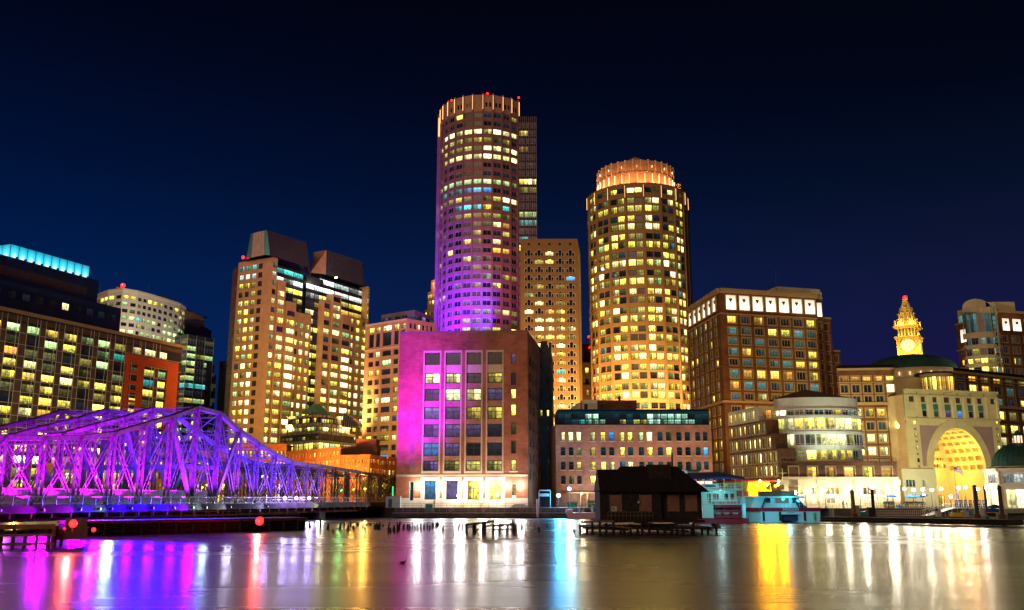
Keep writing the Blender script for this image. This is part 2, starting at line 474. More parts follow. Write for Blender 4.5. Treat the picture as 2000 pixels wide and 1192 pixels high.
# ------------------------------------------------------------------ buildings
class Bld:
 def __init__(s, name, label, cat, base):
  s.root = thing(name, label, cat, (base[0], base[1], base[2] if len(base) > 2 else GZ))
  s.w = {}; s.one = []; s.wins = []; s.rng = random.Random(len(name) * 131 + int(abs(base[0])) * 7 + int(base[1]))
  s.uid = 0
 INDIV = {'spandrel', 'sill', 'cornice', 'rooftop_room', 'side_wall', 'plaque', 'pilaster', 'vent', 'column', 'mast', 'window_surround', 'bracket', 'louvre', 'panel_surround', 'antenna', 'urn', 'blind_window', 'ledge', 'shoulder', 'bay_cheek', 'terracotta_frame', 'fin', 'rib', 'door_surround', 'attic', 'trim'}
 def part(s, name='wall'):
  if name in s.INDIV:
   s.one.append((name, MB())); return s.one[-1][1]
  return s.w.setdefault(name, MB())
 def box_of(s, name):
  m = MB(); s.one.append((name, m)); return m
 def window(s, A, dr, n, u0, u1, z0, z1, d, pm, st, reveal=None):
  """one window: pane, frame and glazing bars; A corner, dr along the wall, n outward"""
  w = MB()
  fw, nv, nh, fm = st
  P = lambda u, z, q: (A[0] + dr[0] * u - n[0] * q, A[1] + dr[1] * u - n[1] * q, z)
  s.uid += 1
  a, b = s.uid % 97, s.uid // 97 + 3
  nsub = max(1, nv + 1)
  w.poly([P(u0, z0, d), P(u1, z0, d), P(u1, z1, d), P(u0, z1, d)], pm,
               [(a + 0.02, b + 0.02), (a + 0.98, b + 0.02), (a + 0.98, b + 0.98), (a + 0.02, b + 0.98)])
  def bar(a0, a1, b0, b1):
   f, k = d - 0.10, d - 0.005
   w.hexa([P(a0, b0, f), P(a1, b0, f), P(a1, b0, k), P(a0, b0, k), P(a0, b1, f), P(a1, b1, f), P(a1, b1, k), P(a0, b1, k)], fm, skip=(4,))
  if fw > 0:
   bar(u0, u0 + fw, z0, z1); bar(u1 - fw, u1, z0, z1)
   bar(u0 + fw, u1 - fw, z0, z0 + fw); bar(u0 + fw, u1 - fw, z1 - fw, z1)
   for k in range(nv):
    c = u0 + (u1 - u0) * (k + 1) / (nv + 1)
    bar(c - fw * 0.35, c + fw * 0.35, z0 + fw, z1 - fw)
   for k in range(nh):
    c = z0 + (z1 - z0) * (k + 1) / (nh + 1) + (z1 - z0) * 0.1
    bar(u0 + fw, u1 - fw, c - fw * 0.3, c + fw * 0.3)
  cx, cy = P((u0 + u1) / 2, 0, 0)[:2]
  dist = Vector((cx, cy, (z0 + z1) / 2 - CAMZ))
  L = dist.length
  facing = max(0.02, -(dist.x * n[0] + dist.y * n[1]) / L)
  w.metric = (u1 - u0) * (z1 - z0) * facing / (L * L)
  if zat(HORIZ, 1) and abs(cx / cy * FL * CT) > 1040: w.metric *= 0.01
  s.wins.append(w)
  return w
 def facade(s, A, B, z0, z1, cols, rows, state, wm='tan_stone', d=0.4, st=(0.12, 0, 0, 'frame_dark'), part='wall', rm=None, arch=0, sill=None, surround=None):
  """a wall from A to B (left to right from outside) with an opening for every column and row"""
  A = xy(A); B = xy(B)
  L = (B - A).length
  dr = (B - A) / L
  n = Vector((dr.y, -dr.x, 0))
  W = s.part(part)
  P = lambda u, z, q=0.0: (A.x + dr.x * u - n.x * q, A.y + dr.y * u - n.y * q, z)
  rm = rm or wm
  def q(u0, u1, a0, a1, m=wm):
   if u1 - u0 > 1e-4 and a1 - a0 > 1e-4:
    W.poly([P(u0, a0), P(u1, a0), P(u1, a1), P(u0, a1)], m)
  rows = sorted(rows)
  z = z0
  for j, (ra, rb) in enumerate(rows):
   q(0, L, z, ra)
   u = 0
   for i, (ca, cb) in enumerate(cols):
    q(u, ca, ra, rb)
    u = cb
    for pts in (((ca, ra, 0), (cb, ra, 0), (cb, ra, d), (ca, ra, d)), ((ca, rb, d), (cb, rb, d), (cb, rb, 0), (ca, rb, 0)),
       ((ca, ra, 0), (ca, ra, d), (ca, rb, d), (ca, rb, 0)), ((cb, ra, d), (cb, ra, 0), (cb, rb, 0), (cb, rb, d))):
     W.poly([P(*x) for x in pts], rm)
    k = state(i, len(rows) - 1 - j, s.rng) if state else 'k'
    s_ = st
    s.window(A, dr, n, ca, cb, ra, rb, d, k, s_)
    if arch:
     h = arch; c = (ca + cb) / 2; r = (cb - ca) / 2
     for sg in (-1, 1):
      e_ = c + sg * r
      pts = [(e_, rb)] + [(c + sg * r * cos(t), rb - h + h * sin(t)) for t in (0, pi / 6, pi / 3, pi / 2)]
      if sg > 0: pts = list(reversed(pts))
      W.poly([P(x, y_, d - 0.16) for x, y_ in pts], rm)
    if sill:
     s.trim(A, dr, n, ca - 0.15, cb + 0.15, ra - 0.3, ra - 0.003, 0.15, sill)
    if surround:
     g_ = 0.28; W2 = s.part('window_surround')
     s.trim(A, dr, n, ca - g_, cb + g_, rb + 0.003, rb + g_, 0.08, surround, W=W2)
     s.trim(A, dr, n, ca - g_, cb + g_, ra - g_ * 1.3, ra - 0.003, 0.12, surround, W=W2)
     s.trim(A, dr, n, ca - g_, ca - 0.003, ra, rb, 0.08, surround, W=W2)
     s.trim(A, dr, n, cb + 0.003, cb + g_, ra, rb, 0.08, surround, W=W2)
   q(u, L, ra, rb)
   z = rb
  q(0, L, z, z1)
 def trim(s, A, dr, n, u0, u1, z0, z1, out, m, part='trim', back=0.0, W=None):
  W = W or s.part(part)
  P = lambda u, z, q: (A[0] + dr[0] * u + n[0] * q, A[1] + dr[1] * u + n[1] * q, z)
  W.hexa([P(u0, z0, out), P(u1, z0, out), P(u1, z0, -back), P(u0, z0, -back), P(u0, z1, out), P(u1, z1, out), P(u1, z1, -back), P(u0, z1, -back)], m)
 def band(s, A, B, z0, z1, out, m, part='cornice', ext=0.0):
  A, B = xy(A), xy(B); L = (B - A).length; dr = (B - A) / L; n = Vector((dr.y, -dr.x, 0))
  s.trim(A, dr, n, -ext, L + ext, z0, z1, out, m, part, back=0.3)
 def core(s, pts, z0, z1, m, inset=0.9, roof='roof_grey'):
  c = sum((xy(p) for p in pts), Vector()) / len(pts)
  P_ = [xy(p) for p in pts]; N_ = len(P_); off = []
  for k in range(N_):
   a, b_ = P_[k], P_[(k + 1) % N_]; e_ = (b_ - a).normalized(); q = Vector((-e_.y, e_.x, 0))
   if (c - a).dot(q) < 0: q = -q
   off.append((a + q * inset, e_))
  ins = []
  for k in range(N_):
   (a, e_), (b_, f_) = off[k - 1], off[k]
   den = e_.x * f_.y - e_.y * f_.x
   w = b_ - a
   t = (w.x * f_.y - w.y * f_.x) / den if abs(den) > .05 else 0
   ins.append(a + e_ * t if abs(den) > .05 else b_)
  s.part('core').prism(ins, z0, z1 - 0.1, m, mt=roof)
  s.part('roof').prism([xy(p) + (c - xy(p)).normalized() * 0.05 for p in pts], z1 - 0.4, z1 + 0.02, roof)
 def finish(s, limit=100):
  for k, w in s.w.items():
   o = w.build(k, s.root)
  cnt = {}
  for k, w in s.one: cnt.setdefault(k, []).append(w)
  for k, l_ in cnt.items():
   if len(l_) <= 100:
    for w in l_: w.build(k, s.root)
   else:
    r = MB()
    for w in l_: r.join(w)
    r.build(k if k != 'trim' else 'window_frame', s.root)['kind'] = 'stuff'
  ws = sorted(s.wins, key=lambda w: -w.metric)
  for w in ws[:limit]:
   w.build('window', s.root)
  if len(ws) > limit:
   r = MB()
   for w in ws[limit:]: r.join(w)
   o = r.build('window', s.root)
   o['kind'] = 'stuff'
  return s.root
def grid(L, n, frac, m0=0.0, m1=None):
 m1 = m0 if m1 is None else m1
 p = (L - m0 - m1) / n
 return [(m0 + p * (i + (1 - frac) / 2), m0 + p * (i + (1 + frac) / 2)) for i in range(n)]
def rowsz(z0, z1, n, frac, off=0.0):
 p = (z1 - z0) / n
 return [(z0 + p * (j + (1 - frac) / 2 + off), z0 + p * (j + (1 + frac) / 2 + off)) for j in range(n)]
def pick(weights):
 ks = list(weights); ws = [weights[k] for k in ks]
 return lambda i, j, r: r.choices(ks, ws)[0]
def backs(K, Lp, R):
 return xy(Lp) + xy(R) - xy(K)
# ================================================================== buildings
def onwall(px, py, A, B):
 """(metres along the wall A-B, height) where a pixel's sight line meets the wall"""
 a, b, c = ray(px, py)
 A = xy(A); B = xy(B); d = (B - A); L = d.length; d = d / L
 n = Vector((d.y, -d.x, 0))
 k = A.dot(n) / (a * n.x + b * n.y)
 p = Vector((a * k, b * k, 0))
 return (p - A).dot(d), CAMZ + c * k
def pcols(prs, py, A, B):
 return [(onwall(a, py, A, B)[0], onwall(b, py, A, B)[0]) for a, b in prs]
def prows(prs, px, A, B):
 return [(onwall(px, b, A, B)[1], onwall(px, a, A, B)[1]) for a, b in prs]
# ---------------------------------------------- brick block in the middle
def brick_block():
 K = at(1030, 646, 235); z1 = K.z
 Lp = onz(781, 649.3, z1); R = onz(1057, 682, z1)
 A, B = xy(Lp), xy(K)
 b = Bld('brick_warehouse', 'broad red brick block with four tall window bays and white-lit ground floor', 'building', ((A.x + B.x) / 2, A.y, GZ))
 gz = GZ
 L = (B - A).length; dr = (B - A) / L; n = Vector((dr.y, -dr.x, 0))
 cols = pcols([(829, 859), (870, 899.5), (911, 940), (952, 981)], 740, A, B)
 nar = pcols([(998, 1008)], 760, A, B)[0]
 rows = prows([(688, 712), (728, 748), (758.5, 782.5), (794, 818.5), (828, 853.5), (864.5, 890.5), (899.5, 920)], 905, A, B)
 st = {0: 'kkkkv', 1: 'wwkyk', 2: 'vgwvy', 3: 'vvyyy', 4: 'vvvke', 5: 'bvkke', 6: 'vdddd'}
 # panel 1: left blank pier with bricked-up recesses, columns, right narrow column
 W = b.part('wall')
 P = lambda u, z, q=0.0: (A.x + dr.x * u - n.x * q, A.y + dr.y * u - n.y * q, z)
 def q(u0, u1, a0, a1, m='brick_red', dd=0.0): W.poly([P(u0, a0, dd), P(u1, a0, dd), P(u1, a1, dd), P(u0, a1, dd)], m)
 zt = rows[0][1]; zb = rows[-1][0]
 zs = onwall(905, 929, A, B)[1]      # top of the ground storey band
 q(0, L, zt, z1)
 D = 0.9
 edges = [0] + [e for c in cols for e in c] + [L]
 for k in range(0, len(edges), 2):
  u0, u1 = edges[k], edges[k + 1]
  if k < len(edges) - 2: q(u0, u1, zs, zt)
 # big bays: recessed, pale frames, spandrels
 for i, (c0, c1) in enumerate(cols):
  for pts in (((c0, zb, 0), (c0, zb, D), (c0, zt, D), (c0, zt, 0)), ((c1, zb, D), (c1, zb, 0), (c1, zt, 0), (c1, zt, D)), ((c0, zt, D), (c1, zt, D), (c1, zt, 0), (c0, zt, 0))):
   W.poly([P(*x) for x in pts], 'pale_stone')
  b.trim(A, dr, n, c0 - 0.35, c0 - 0.003, zb - 0.6, zt + 0.5, 0.10, 'pale_stone', 'window_surround')
  b.trim(A, dr, n, c1 + 0.003, c1 + 0.35, zb - 0.6, zt + 0.5, 0.10, 'pale_stone', 'window_surround')
  b.trim(A, dr, n, c0, c1, zt + 0.003, zt + 0.5, 0.10, 'pale_stone', 'window_surround')
  b.trim(A, dr, n, c0, c1, zb - 0.6, zb - 0.003, 0.14, 'pale_stone', 'window_surround')
  q(c0, c1, zs, zb)
  for j, (r0, r1) in enumerate(rows):
   nxt = rows[j + 1][1] if j + 1 < len(rows) else zb
   if r0 - nxt > 0.1:
    b.trim(A, dr, n, c0, c1, nxt, r0, -0.55, 'pale_stone' if j == 0 else 'brick_pink', 'spandrel', back=0.85)
   k_ = st[j][i]
   sty = (0.16, 5, 0, 'frame_dark') if j == 0 else (0.22, 1 if j != 6 else 2, 1, 'frame_dark')
   if j >= 1:
    # three lights: a broad one and a narrow one over a low fixed strip
    b.window(A, dr, n, c0, c1, r0, r1, D, k_, sty)
   else:
    b.window(A, dr, n, c0, c1, r0, r1, D, k_, sty)
 # narrow column
 u0 = cols[-1][1]
 c0, c1 = nar
 q(u0, c0, zs, zt); q(c1, L, zs, zt)
 nr = prows([(690, 711), (728, 752), (760, 779), (790, 812), (826, 849), (861, 886), (898, 920)], 1002, A, B)
 zz = zt
 for j, (r0, r1) in enumerate(nr):
  q(c0, c1, r1, zz)
  b.window(A, dr, n, c0, c1, r0, r1, 0.4, st[j][4], (0.14, 0, 1, 'frame_dark'))
  for pts in (((c0, r0, 0), (c1, r0, 0), (c1, r0, .4), (c0, r0, .4)), ((c0, r1, .4), (c1, r1, .4), (c1, r1, 0), (c0, r1, 0)), ((c0, r0, 0), (c0, r0, .4), (c0, r1, .4), (c0, r1, 0)), ((c1, r0, .4), (c1, r0, 0), (c1, r1, 0), (c1, r1, .4))):
   W.poly([P(*x) for x in pts], 'brick_red')
  zz = r0
 q(c0, c1, zs, zz)
 b.trim(A, dr, n, c0 - 0.4, c1 + 0.4, nr[-1][0] - 0.35, nr[-1][0] - 0.003, 0.12, 'pale_stone', 'window_surround')
 # bricked-up openings on the left
 for (ya, yb) in ((800, 822), (828, 852), (862, 888), (898, 921)):
  ua, _ = onwall(800, ya, A, B); ub, _ = onwall(810, ya, A, B)
  za = onwall(805, ya, A, B)[1]; zc = onwall(805, yb, A, B)[1]
  b.trim(A, dr, n, ua, ub, zc, za, 0.05, 'granite', 'blind_window')
 # ground storey with four large doors/windows in white surrounds
 g0 = gz
 cz = pcols([(829, 851.5), (871, 894.5), (913, 936.5), (955.5, 979.5)], 955, A, B)
 ra, rb = onwall(905, 976, A, B)[1], onwall(905, 939, A, B)[1]
 zw = onwall(905, 973, A, B)[1]
 small = pcols([(800, 807.5)], 960, A, B)[0]
 sm2 = pcols([(1000, 1008)], 960, A, B)[0]
 allc = [small] + cz + [sm2]
 u = 0
 for i, (c0, c1) in enumerate(allc):
  lo, hi = (ra, rb) if 0 < i < 5 else ((onwall(905, 968, A, B)[1], onwall(905, 947, A, B)[1]) if i == 5 else (onwall(905, 978, A, B)[1], onwall(905, 941, A, B)[1]))
  q(u, c0, zw, zs); q(u, c0, g0, zw, 'white_stone')
  q(c0, c1, hi, zs); q(c0, c1, g0, lo, 'white_stone')
  key = ['n', 'b', 'v', 'y', 'y', 'd'][i]
  b.window(A, dr, n, c0, c1, lo, hi, 0.6, key, (0.16, 1 if i else 0, 1, 'frame_teal' if i == 0 else 'frame_dark'))
  for pts in (((c0, lo, 0), (c1, lo, 0), (c1, lo, .6), (c0, lo, .6)), ((c0, hi, .6), (c1, hi, .6), (c1, hi, 0), (c0, hi, 0)), ((c0, lo, 0), (c0, lo, .6), (c0, hi, .6), (c0, hi, 0)), ((c1, lo, .6), (c1, lo, 0), (c1, hi, 0), (c1, hi, .6))):
   W.poly([P(*x) for x in pts], 'white_stone')
  if 0 < i < 5:
   for (x0, x1, y0, y1) in ((c0 - .9, c0 - .003, g0, hi + .9), (c1 + .003, c1 + .9, g0, hi + .9), (c0, c1, hi + .003, hi + .9)):
    b.trim(A, dr, n, x0, x1, y0, y1, 0.18, 'white_stone', 'door_surround')
  u = c1
 q(u, L, zw, zs); q(u, L, g0, zw, 'white_stone')
 b.trim(A, dr, n, 0, L, zs - 0.25, zs + 0.25, 0.12, 'pale_stone', 'cornice')
 b.trim(A, dr, n, 0, L + 0.1, z1 - 0.5, z1 + 0.15, 0.12, 'granite', 'cornice')
 # right flank
 Rr = xy(R); L2 = (Rr - B).length
 zf = [onwall(1040, y, B, Rr) [1] for y in (700, 720)]
 cols2 = grid(L2, 4, 0.5, 2.0)
 rws = [(z1 - 6 - 4.2 * k - 2.6, z1 - 6 - 4.2 * k) for k in range(8)]
 b.facade(B, Rr, g0, z1, cols2, rws, pick({'k': 8, 'e': 3, 'd': 1}), 'brick_red', 0.4, (0.12, 1, 1, 'frame_dark'))
 Bk = xy(Lp) + (Rr - B)
 b.core([A, B, Rr, Bk], g0, z1, 'brick_red', 1.2)
 # back and left walls
 W.poly([(A.x, A.y, g0), (A.x, A.y, z1), (Bk.x, Bk.y, z1), (Bk.x, Bk.y, g0)], 'brick_red')
 b.finish()
 # wall lamps
 for k, (px, py) in enumerate(((818, 949), (861, 950), (903.5, 950), (945.5, 950), (990.5, 948), (1017, 948), (895, 968), (970, 966))):
  u_, z_ = onwall(px, py, A, B)
  p = Vector(P(u_, z_, -0.55))
  t = thing('wall_lamp', ['white wall lamp left of the first tall lit doorway of the brick block', 'white wall lamp between the first two tall doorways of the brick block',
   'white wall lamp between the two middle doorways of the brick block', 'white wall lamp between the last two tall doorways of the brick block', 'white wall lamp right of the last tall doorway of the brick block',
   'white wall lamp nearest the right corner of the brick block', 'low wall lamp beside the base of the second tall doorway', 'low wall lamp beside the base of the fourth tall doorway'][k], 'wall lamp', tuple(p), 'wall lamps along the brick block')
  m = MB(); m.beam(P(u_, z_, 0.0), P(u_, z_, -0.5), 0.12, 0.12, 'frame_dark'); m.build('bracket', t)
  g = MB(); g.sphere(tuple(p), 0.30 if k < 6 else 0.22, 'lamp_white', 10); g.build('lamp_shade', t)
  e_ = (900 if k not in (0, 1) else 1100) if k < 6 else 500
  light('POINT', Vector(P(u_, z_, -1.1)), e_ * 1.2, (1.0, 0.86, 0.72), 0.45, parent=t); harbour_beam(P(u_, z_, -1.3), e_ * 3.0, (.86, .93, 1.0), t)
 return A, B, dr, n, z1, P
BB = brick_block()
# ---------------------------------------------- tall round tower with floodlit shaft
def round_tower():
 cy_ = 440.0; R_ = 21.8
 c = hz(940.8, cy_); cx_ = c.x
 z1 = at(952, 185, cy_ - R_).z
 b = Bld('office_tower', 'tallest round office tower, granite with violet floodlight and glowing fins at its crown', 'tower', (cx_, cy_ - R_))
 nb = 28; da = 2 * pi / nb
 hb = 8.6                                       # crown band
 nrow = 44; ph = (z1 - hb - GZ) / nrow
 pat = ['kkkkkkkkd', 'kkkkkkkkk', 'wwwwwwwww', 'ddddddddk', 'ddddegwww', 'wwwwwwwww', 'kkkkkkkkk', 'kkkkkkkkk', 'ggggggggg', 'tttbbbkkk', 'dddddddww', 'kkttttttt',
           'eedddddde', 'kkkkeewok', 'ekkkkkkdk', 'kkkykkwkk', 'kykkkkooo', 'kkkkkdkkk', 'kkkkdddkk', 'kkykkgkdd', 'kkkkdkykk', 'kkkkkkkkk', 'kkkkkkkkk', 'kkwkdddww', 'kkkdddkke', 'kkkkdddek', 'kkkddydww', 'kkkkkdykw', 'kkkkdkdkk']
 W = b.part('wall'); F = b.part('crown_band'); V = b.part('pier')
 def pt(a, z, r=R_): return (cx_ + r * cos(a), cy_ + r * sin(a), z)
 a_start = -pi / 2 - da * 8.0
 kept = []
 for k in range(nb):
  a0 = a_start + k * da; a1 = a0 + da
  A = Vector(pt(a0, 0)); B = Vector(pt(a1, 0)); L = (B - A).length
  if k >= 12 and max(A.x / A.y, B.x / B.y) > .0086: continue      # flat side behind the glass slab
  if k == 12 or not kept: kept.append(A)
  kept.append(B)
  rows = [(GZ + ph * j + ph * 0.28, GZ + ph * j + ph * 0.88) for j in range(nrow)]
  if k < 17:
   def stt(i, j, r, k=k):
    q = k - 3
    if j < len(pat) and 0 <= q < 14:
     return pat[j][min(8, max(0, q))] if r.random() > 0.12 else r.choice('kdey')
    return r.choices('kdyw', [6, 2, 2, 1])[0]
   b.facade(A, B, GZ, z1 - hb, [(L * 0.09, L * 0.91)], rows, stt, 'granite', 0.55, (0.17, 1, 0, 'frame_grey'))
   # pier between two bays
   d_ = Vector((cos(a1), sin(a1), 0)); t_ = Vector((-sin(a1), cos(a1), 0))
   Pp = Vector((cx_, cy_, 0)) + d_ * R_
   pr = [Pp - t_ * .35 - d_ * .2, Pp - t_ * .35 + d_ * .32, Pp + t_ * .35 + d_ * .32, Pp + t_ * .35 - d_ * .2]
   V.prism([pr[0], pr[1], pr[2], pr[3]], GZ, z1 - hb, 'granite', top=False)
   # small openings in the crown band and a lit fin over every second pier
   F.poly([pt(a0, z1 - hb), pt(a1, z1 - hb), pt(a1, z1), pt(a0, z1)], 'tan_stone')
   dd = (B - A) / L; nn = Vector((dd.y, -dd.x, 0))
   for h in (0.25, 0.62):
    b.trim(A, dd, nn, L * h, L * (h + 0.2), z1 - hb + 2.4, z1 - hb + 4.6, 0.06, 'glass_dark', 'crown_opening')
   q0, q1 = Pp + d_ * 0.9, Pp
   fin = MB()
   fin.beam((q1 + d_ * .5 ) + Vector((0, 0, z1 - hb + 0.5)), (q1 + d_ * .5) + Vector((0, 0, z1 + 0.4)), 0.5, 0.7, 'tan_stone', up=t_)
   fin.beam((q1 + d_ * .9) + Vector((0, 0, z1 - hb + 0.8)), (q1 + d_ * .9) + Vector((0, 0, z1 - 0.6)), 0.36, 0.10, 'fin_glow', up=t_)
   fin.build('crown_fin', b.root)
  else:
   W.poly([pt(a0, GZ), pt(a1, GZ), pt(a1, z1), pt(a0, z1)], 'granite')
 cut = [Vector(pt(a_start + 12 * da, 0)), kept[13] if len(kept) > 13 else kept[-1]]
 b.part('flat_side').poly([(cut[0].x, cut[0].y, GZ), (cut[1].x, cut[1].y, GZ), (cut[1].x, cut[1].y, z1), (cut[0].x, cut[0].y, z1)], 'granite')
 b.part('roof').poly([(p.x, p.y, z1 - .5) for p in kept], 'roof_grey')
 cc = Vector((cx_ - 3, cy_, 0))
 b.part('core').prism([cc + (p - cc) * .95 for p in kept], GZ, z1 - 1, 'panel_dark')
 # wing wall at the left edge
 wl_ = hz(853.5, cy_ + 4); 
 z2 = at(855, 229, cy_ + 2).z
 b.part('wing_wall').prism([hz(841.8, cy_ - 1), hz(852, cy_ - 1), hz(856, cy_ + 16), hz(841.8, cy_ + 16)], GZ, z2, 'granite')
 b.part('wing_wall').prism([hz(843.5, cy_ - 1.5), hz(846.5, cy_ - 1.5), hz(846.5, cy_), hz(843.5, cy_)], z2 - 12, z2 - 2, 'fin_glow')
 b.finish()
 # red beacons
 for k, (px, py, Y, w) in enumerate(((952, 184, cy_ - R_ + .6, 'at the middle of the tall round tower roof'), (1013, 192, cy_ - 12, 'at the right edge of the tall round tower roof'), (882, 197, cy_ - 15, 'on the left curve of the tall round tower roof'), (857, 228, cy_ + 3, 'on the wing wall of the tall round tower'))):
  p = at(px, py, Y)
  t = thing('aviation_light', 'small red warning light ' + w, 'beacon', (p.x, p.y, p.z - 1.0), 'red aviation lights')
  m = MB(); m.cyl((p.x, p.y, p.z - 1.5), (p.x, p.y, p.z), 0.12, 0.12, 6, 'steel_dark'); m.build('mast', t)
  m = MB(); m.sphere((p.x, p.y, p.z + 0.3), 0.5, 'lamp_red', 8); m.build('lens', t)
 return cx_, cy_, R_, z1
RT = round_tower()
# ---------------------------------------------- dark glass slab behind the round tower
def glass_slab():
 A = at(1013.5, 228, 423); B = at(1047, 228, 423); z1 = A.z
 b = Bld('glass_tower', 'slim dark glass slab tower with a fine white grid, tucked beside the tallest round tower', 'tower', (B.x, A.y))
 L = (xy(B) - xy(A)).length
 lit = {1: 'yk', 3: 'ok', 4: 'kk', 7: 'yw', 8: 'dd', 11: 'gg', 12: 'tt', 13: 'ek', 14: 'tn', 15: 'yy', 17: 'oo'}
 n = 26; z0 = GZ
 rows = []
 hrow = 4.15
 rows = [(z1 - 3 - hrow * (k + 1) + 1.1, z1 - 3 - hrow * k - 0.2) for k in range(40)]
 def stt(i, j, r):
  if j in lit: return lit[j][min(1, i // 2)]
  return r.choices('kne', [6, 1, 1])[0]
 b.facade(A, B, z0, z1, [(L * (0.02 + .245 * k), L * (.02 + .245 * k + .235)) for k in range(4)], rows, stt, 'glass_dark', 0.12, (0.12, 2, 1, 'frame_grey'))
 A_, B_ = xy(A), xy(B)
 b.core([A_, B_, B_ + Vector((0, 20, 0)), A_ + Vector((0, 20, 0))], z0, z1, 'glass_dark', 0.6)
 b.part('side_wall').poly([(B_.x, B_.y, z0), (B_.x, B_.y + 20, z0), (B_.x, B_.y + 20, z1), (B_.x, B_.y, z1)], 'glass_dark')
 dr_ = (B_ - A_) / L; n_ = Vector((dr_.y, -dr_.x, 0))
 for k in range(10): b.trim(A_, dr_, n_, L * k / 9 - .08, L * k / 9 + .08, z0 + 40, z1, .1, 'frame_grey', 'mullion')
 b.finish(60)
glass_slab()
# ---------------------------------------------- tower of arched windows
def arch_tower():
 Y = 372
 A = at(1016, 467.5, Y); B = at(1127.5, 467.5, Y); z1 = A.z
 b = Bld('apartment_tower', 'flat-topped sandstone tower with five columns of arched triple windows', 'tower', (A.x, Y))
 A, B = xy(A), xy(B); L = (B - A).length; dr = (B - A) / L; n = Vector((dr.y, -dr.x, 0))
 ph = 3.55
 rows = []; top = z1 - 4.6
 nrow = int((top - 22) / ph)
 c5 = pcols([(1024.5, 1041), (1044.5, 1061), (1065, 1081), (1085.5, 1101.5), (1105.5, 1122)], 490, A, B)
 rows = [(top - ph * k - 2.5, top - ph * k - 0.25) for k in range(nrow)]
 pat = ['kkwkk', 'kdykk', 'kkkkk', 'kkkkb', 'kdkdk', 'wkkdk', 'kwkdk', 'wkoyk', 'kwwyk', 'kwwww', 'dyyyd', 'kwkwk', 'wwwyk', 'kykyk', 'kkktk', 'kwkwk', 'kkkok', 'kkwkk', 'kkwww', 'kkkww', 'kkwyw', 'kwkwk']
 def stt(i, j, r): return pat[j][i] if j < len(pat) else r.choice('kyw')
 b.facade(A, B, GZ, z1, c5, rows, stt, 'amber_stone', 0.45, (0.10, 0, 0, 'frame_white'))
 fr = b.part('arch_head')
 for j, (r0, r1) in enumerate(rows):
  for i, (c0, c1) in enumerate(c5):
   w = c1 - c0; m = (c0 + c1) / 2; q = w * 0.20; WS = b.part('window_surround'); SP_ = b.part('spandrel')
   P = lambda u, z, o: (A.x + dr.x * u + n.x * o, A.y + dr.y * u + n.y * o, z)
   # spandrels above the two low side lights; the middle light rises to a round head
   for (s0, s1) in ((c0, m - q), (m + q, c1)):
    b.trim(A, dr, n, s0, s1, r1 - 0.72, r1, 0.02, 'amber_stone', 'spandrel', back=0.4, W=SP_)
    b.trim(A, dr, n, s0 - .06, s1 + .06, r1 - 0.86, r1 - 0.72, 0.08, 'frame_white', 'window_surround', back=.3, W=WS)
   for s0 in (c0 - .1, m - q - .07, m + q - .07, c1 - .05):
    b.trim(A, dr, n, s0, s0 + .15, r0, r1 - 0.72, 0.08, 'frame_white', 'window_surround', back=.3, W=WS)
   for k in range(6):
    t0, t1 = pi * k / 6, pi * (k + 1) / 6
    ra, rb = q, q + 0.17
    fr.poly([P(m - ra * cos(t0), r1 - .5 + ra * sin(t0), .05), P(m - rb * cos(t0), r1 - .5 + rb * sin(t0), .05), P(m - rb * cos(t1), r1 - .5 + rb * sin(t1), .05), P(m - ra * cos(t1), r1 - .5 + ra * sin(t1), .05)][::-1], 'frame_white')
    fr.poly([P(m, r1 - .5, .03), P(m - ra * cos(t0), r1 - .5 + ra * sin(t0), .03), P(m - ra * cos(t1), r1 - .5 + ra * sin(t1), .03)], 'glass_dark')
 for i, (c0, c1) in enumerate(c5):
  m = (c0 + c1) / 2
  b.trim(A, dr, n, m - .45, m + .45, z1 - 2.6, z1 - 1.7, 0.03, 'glass_dark', 'vent')
 b.band(A, B, z1 - .5, z1 + .15, 0.15, 'amber_stone')
 b.core([A, B, B + Vector((3, 24, 0)), A + Vector((3, 24, 0))], GZ, z1, 'amber_stone', 1.0)
 b.part('side_wall').poly([(B.x, B.y, GZ), (B.x + 3, B.y + 24, GZ), (B.x + 3, B.y + 24, z1), (B.x, B.y, z1)], 'amber_stone')
 b.finish()
arch_tower()
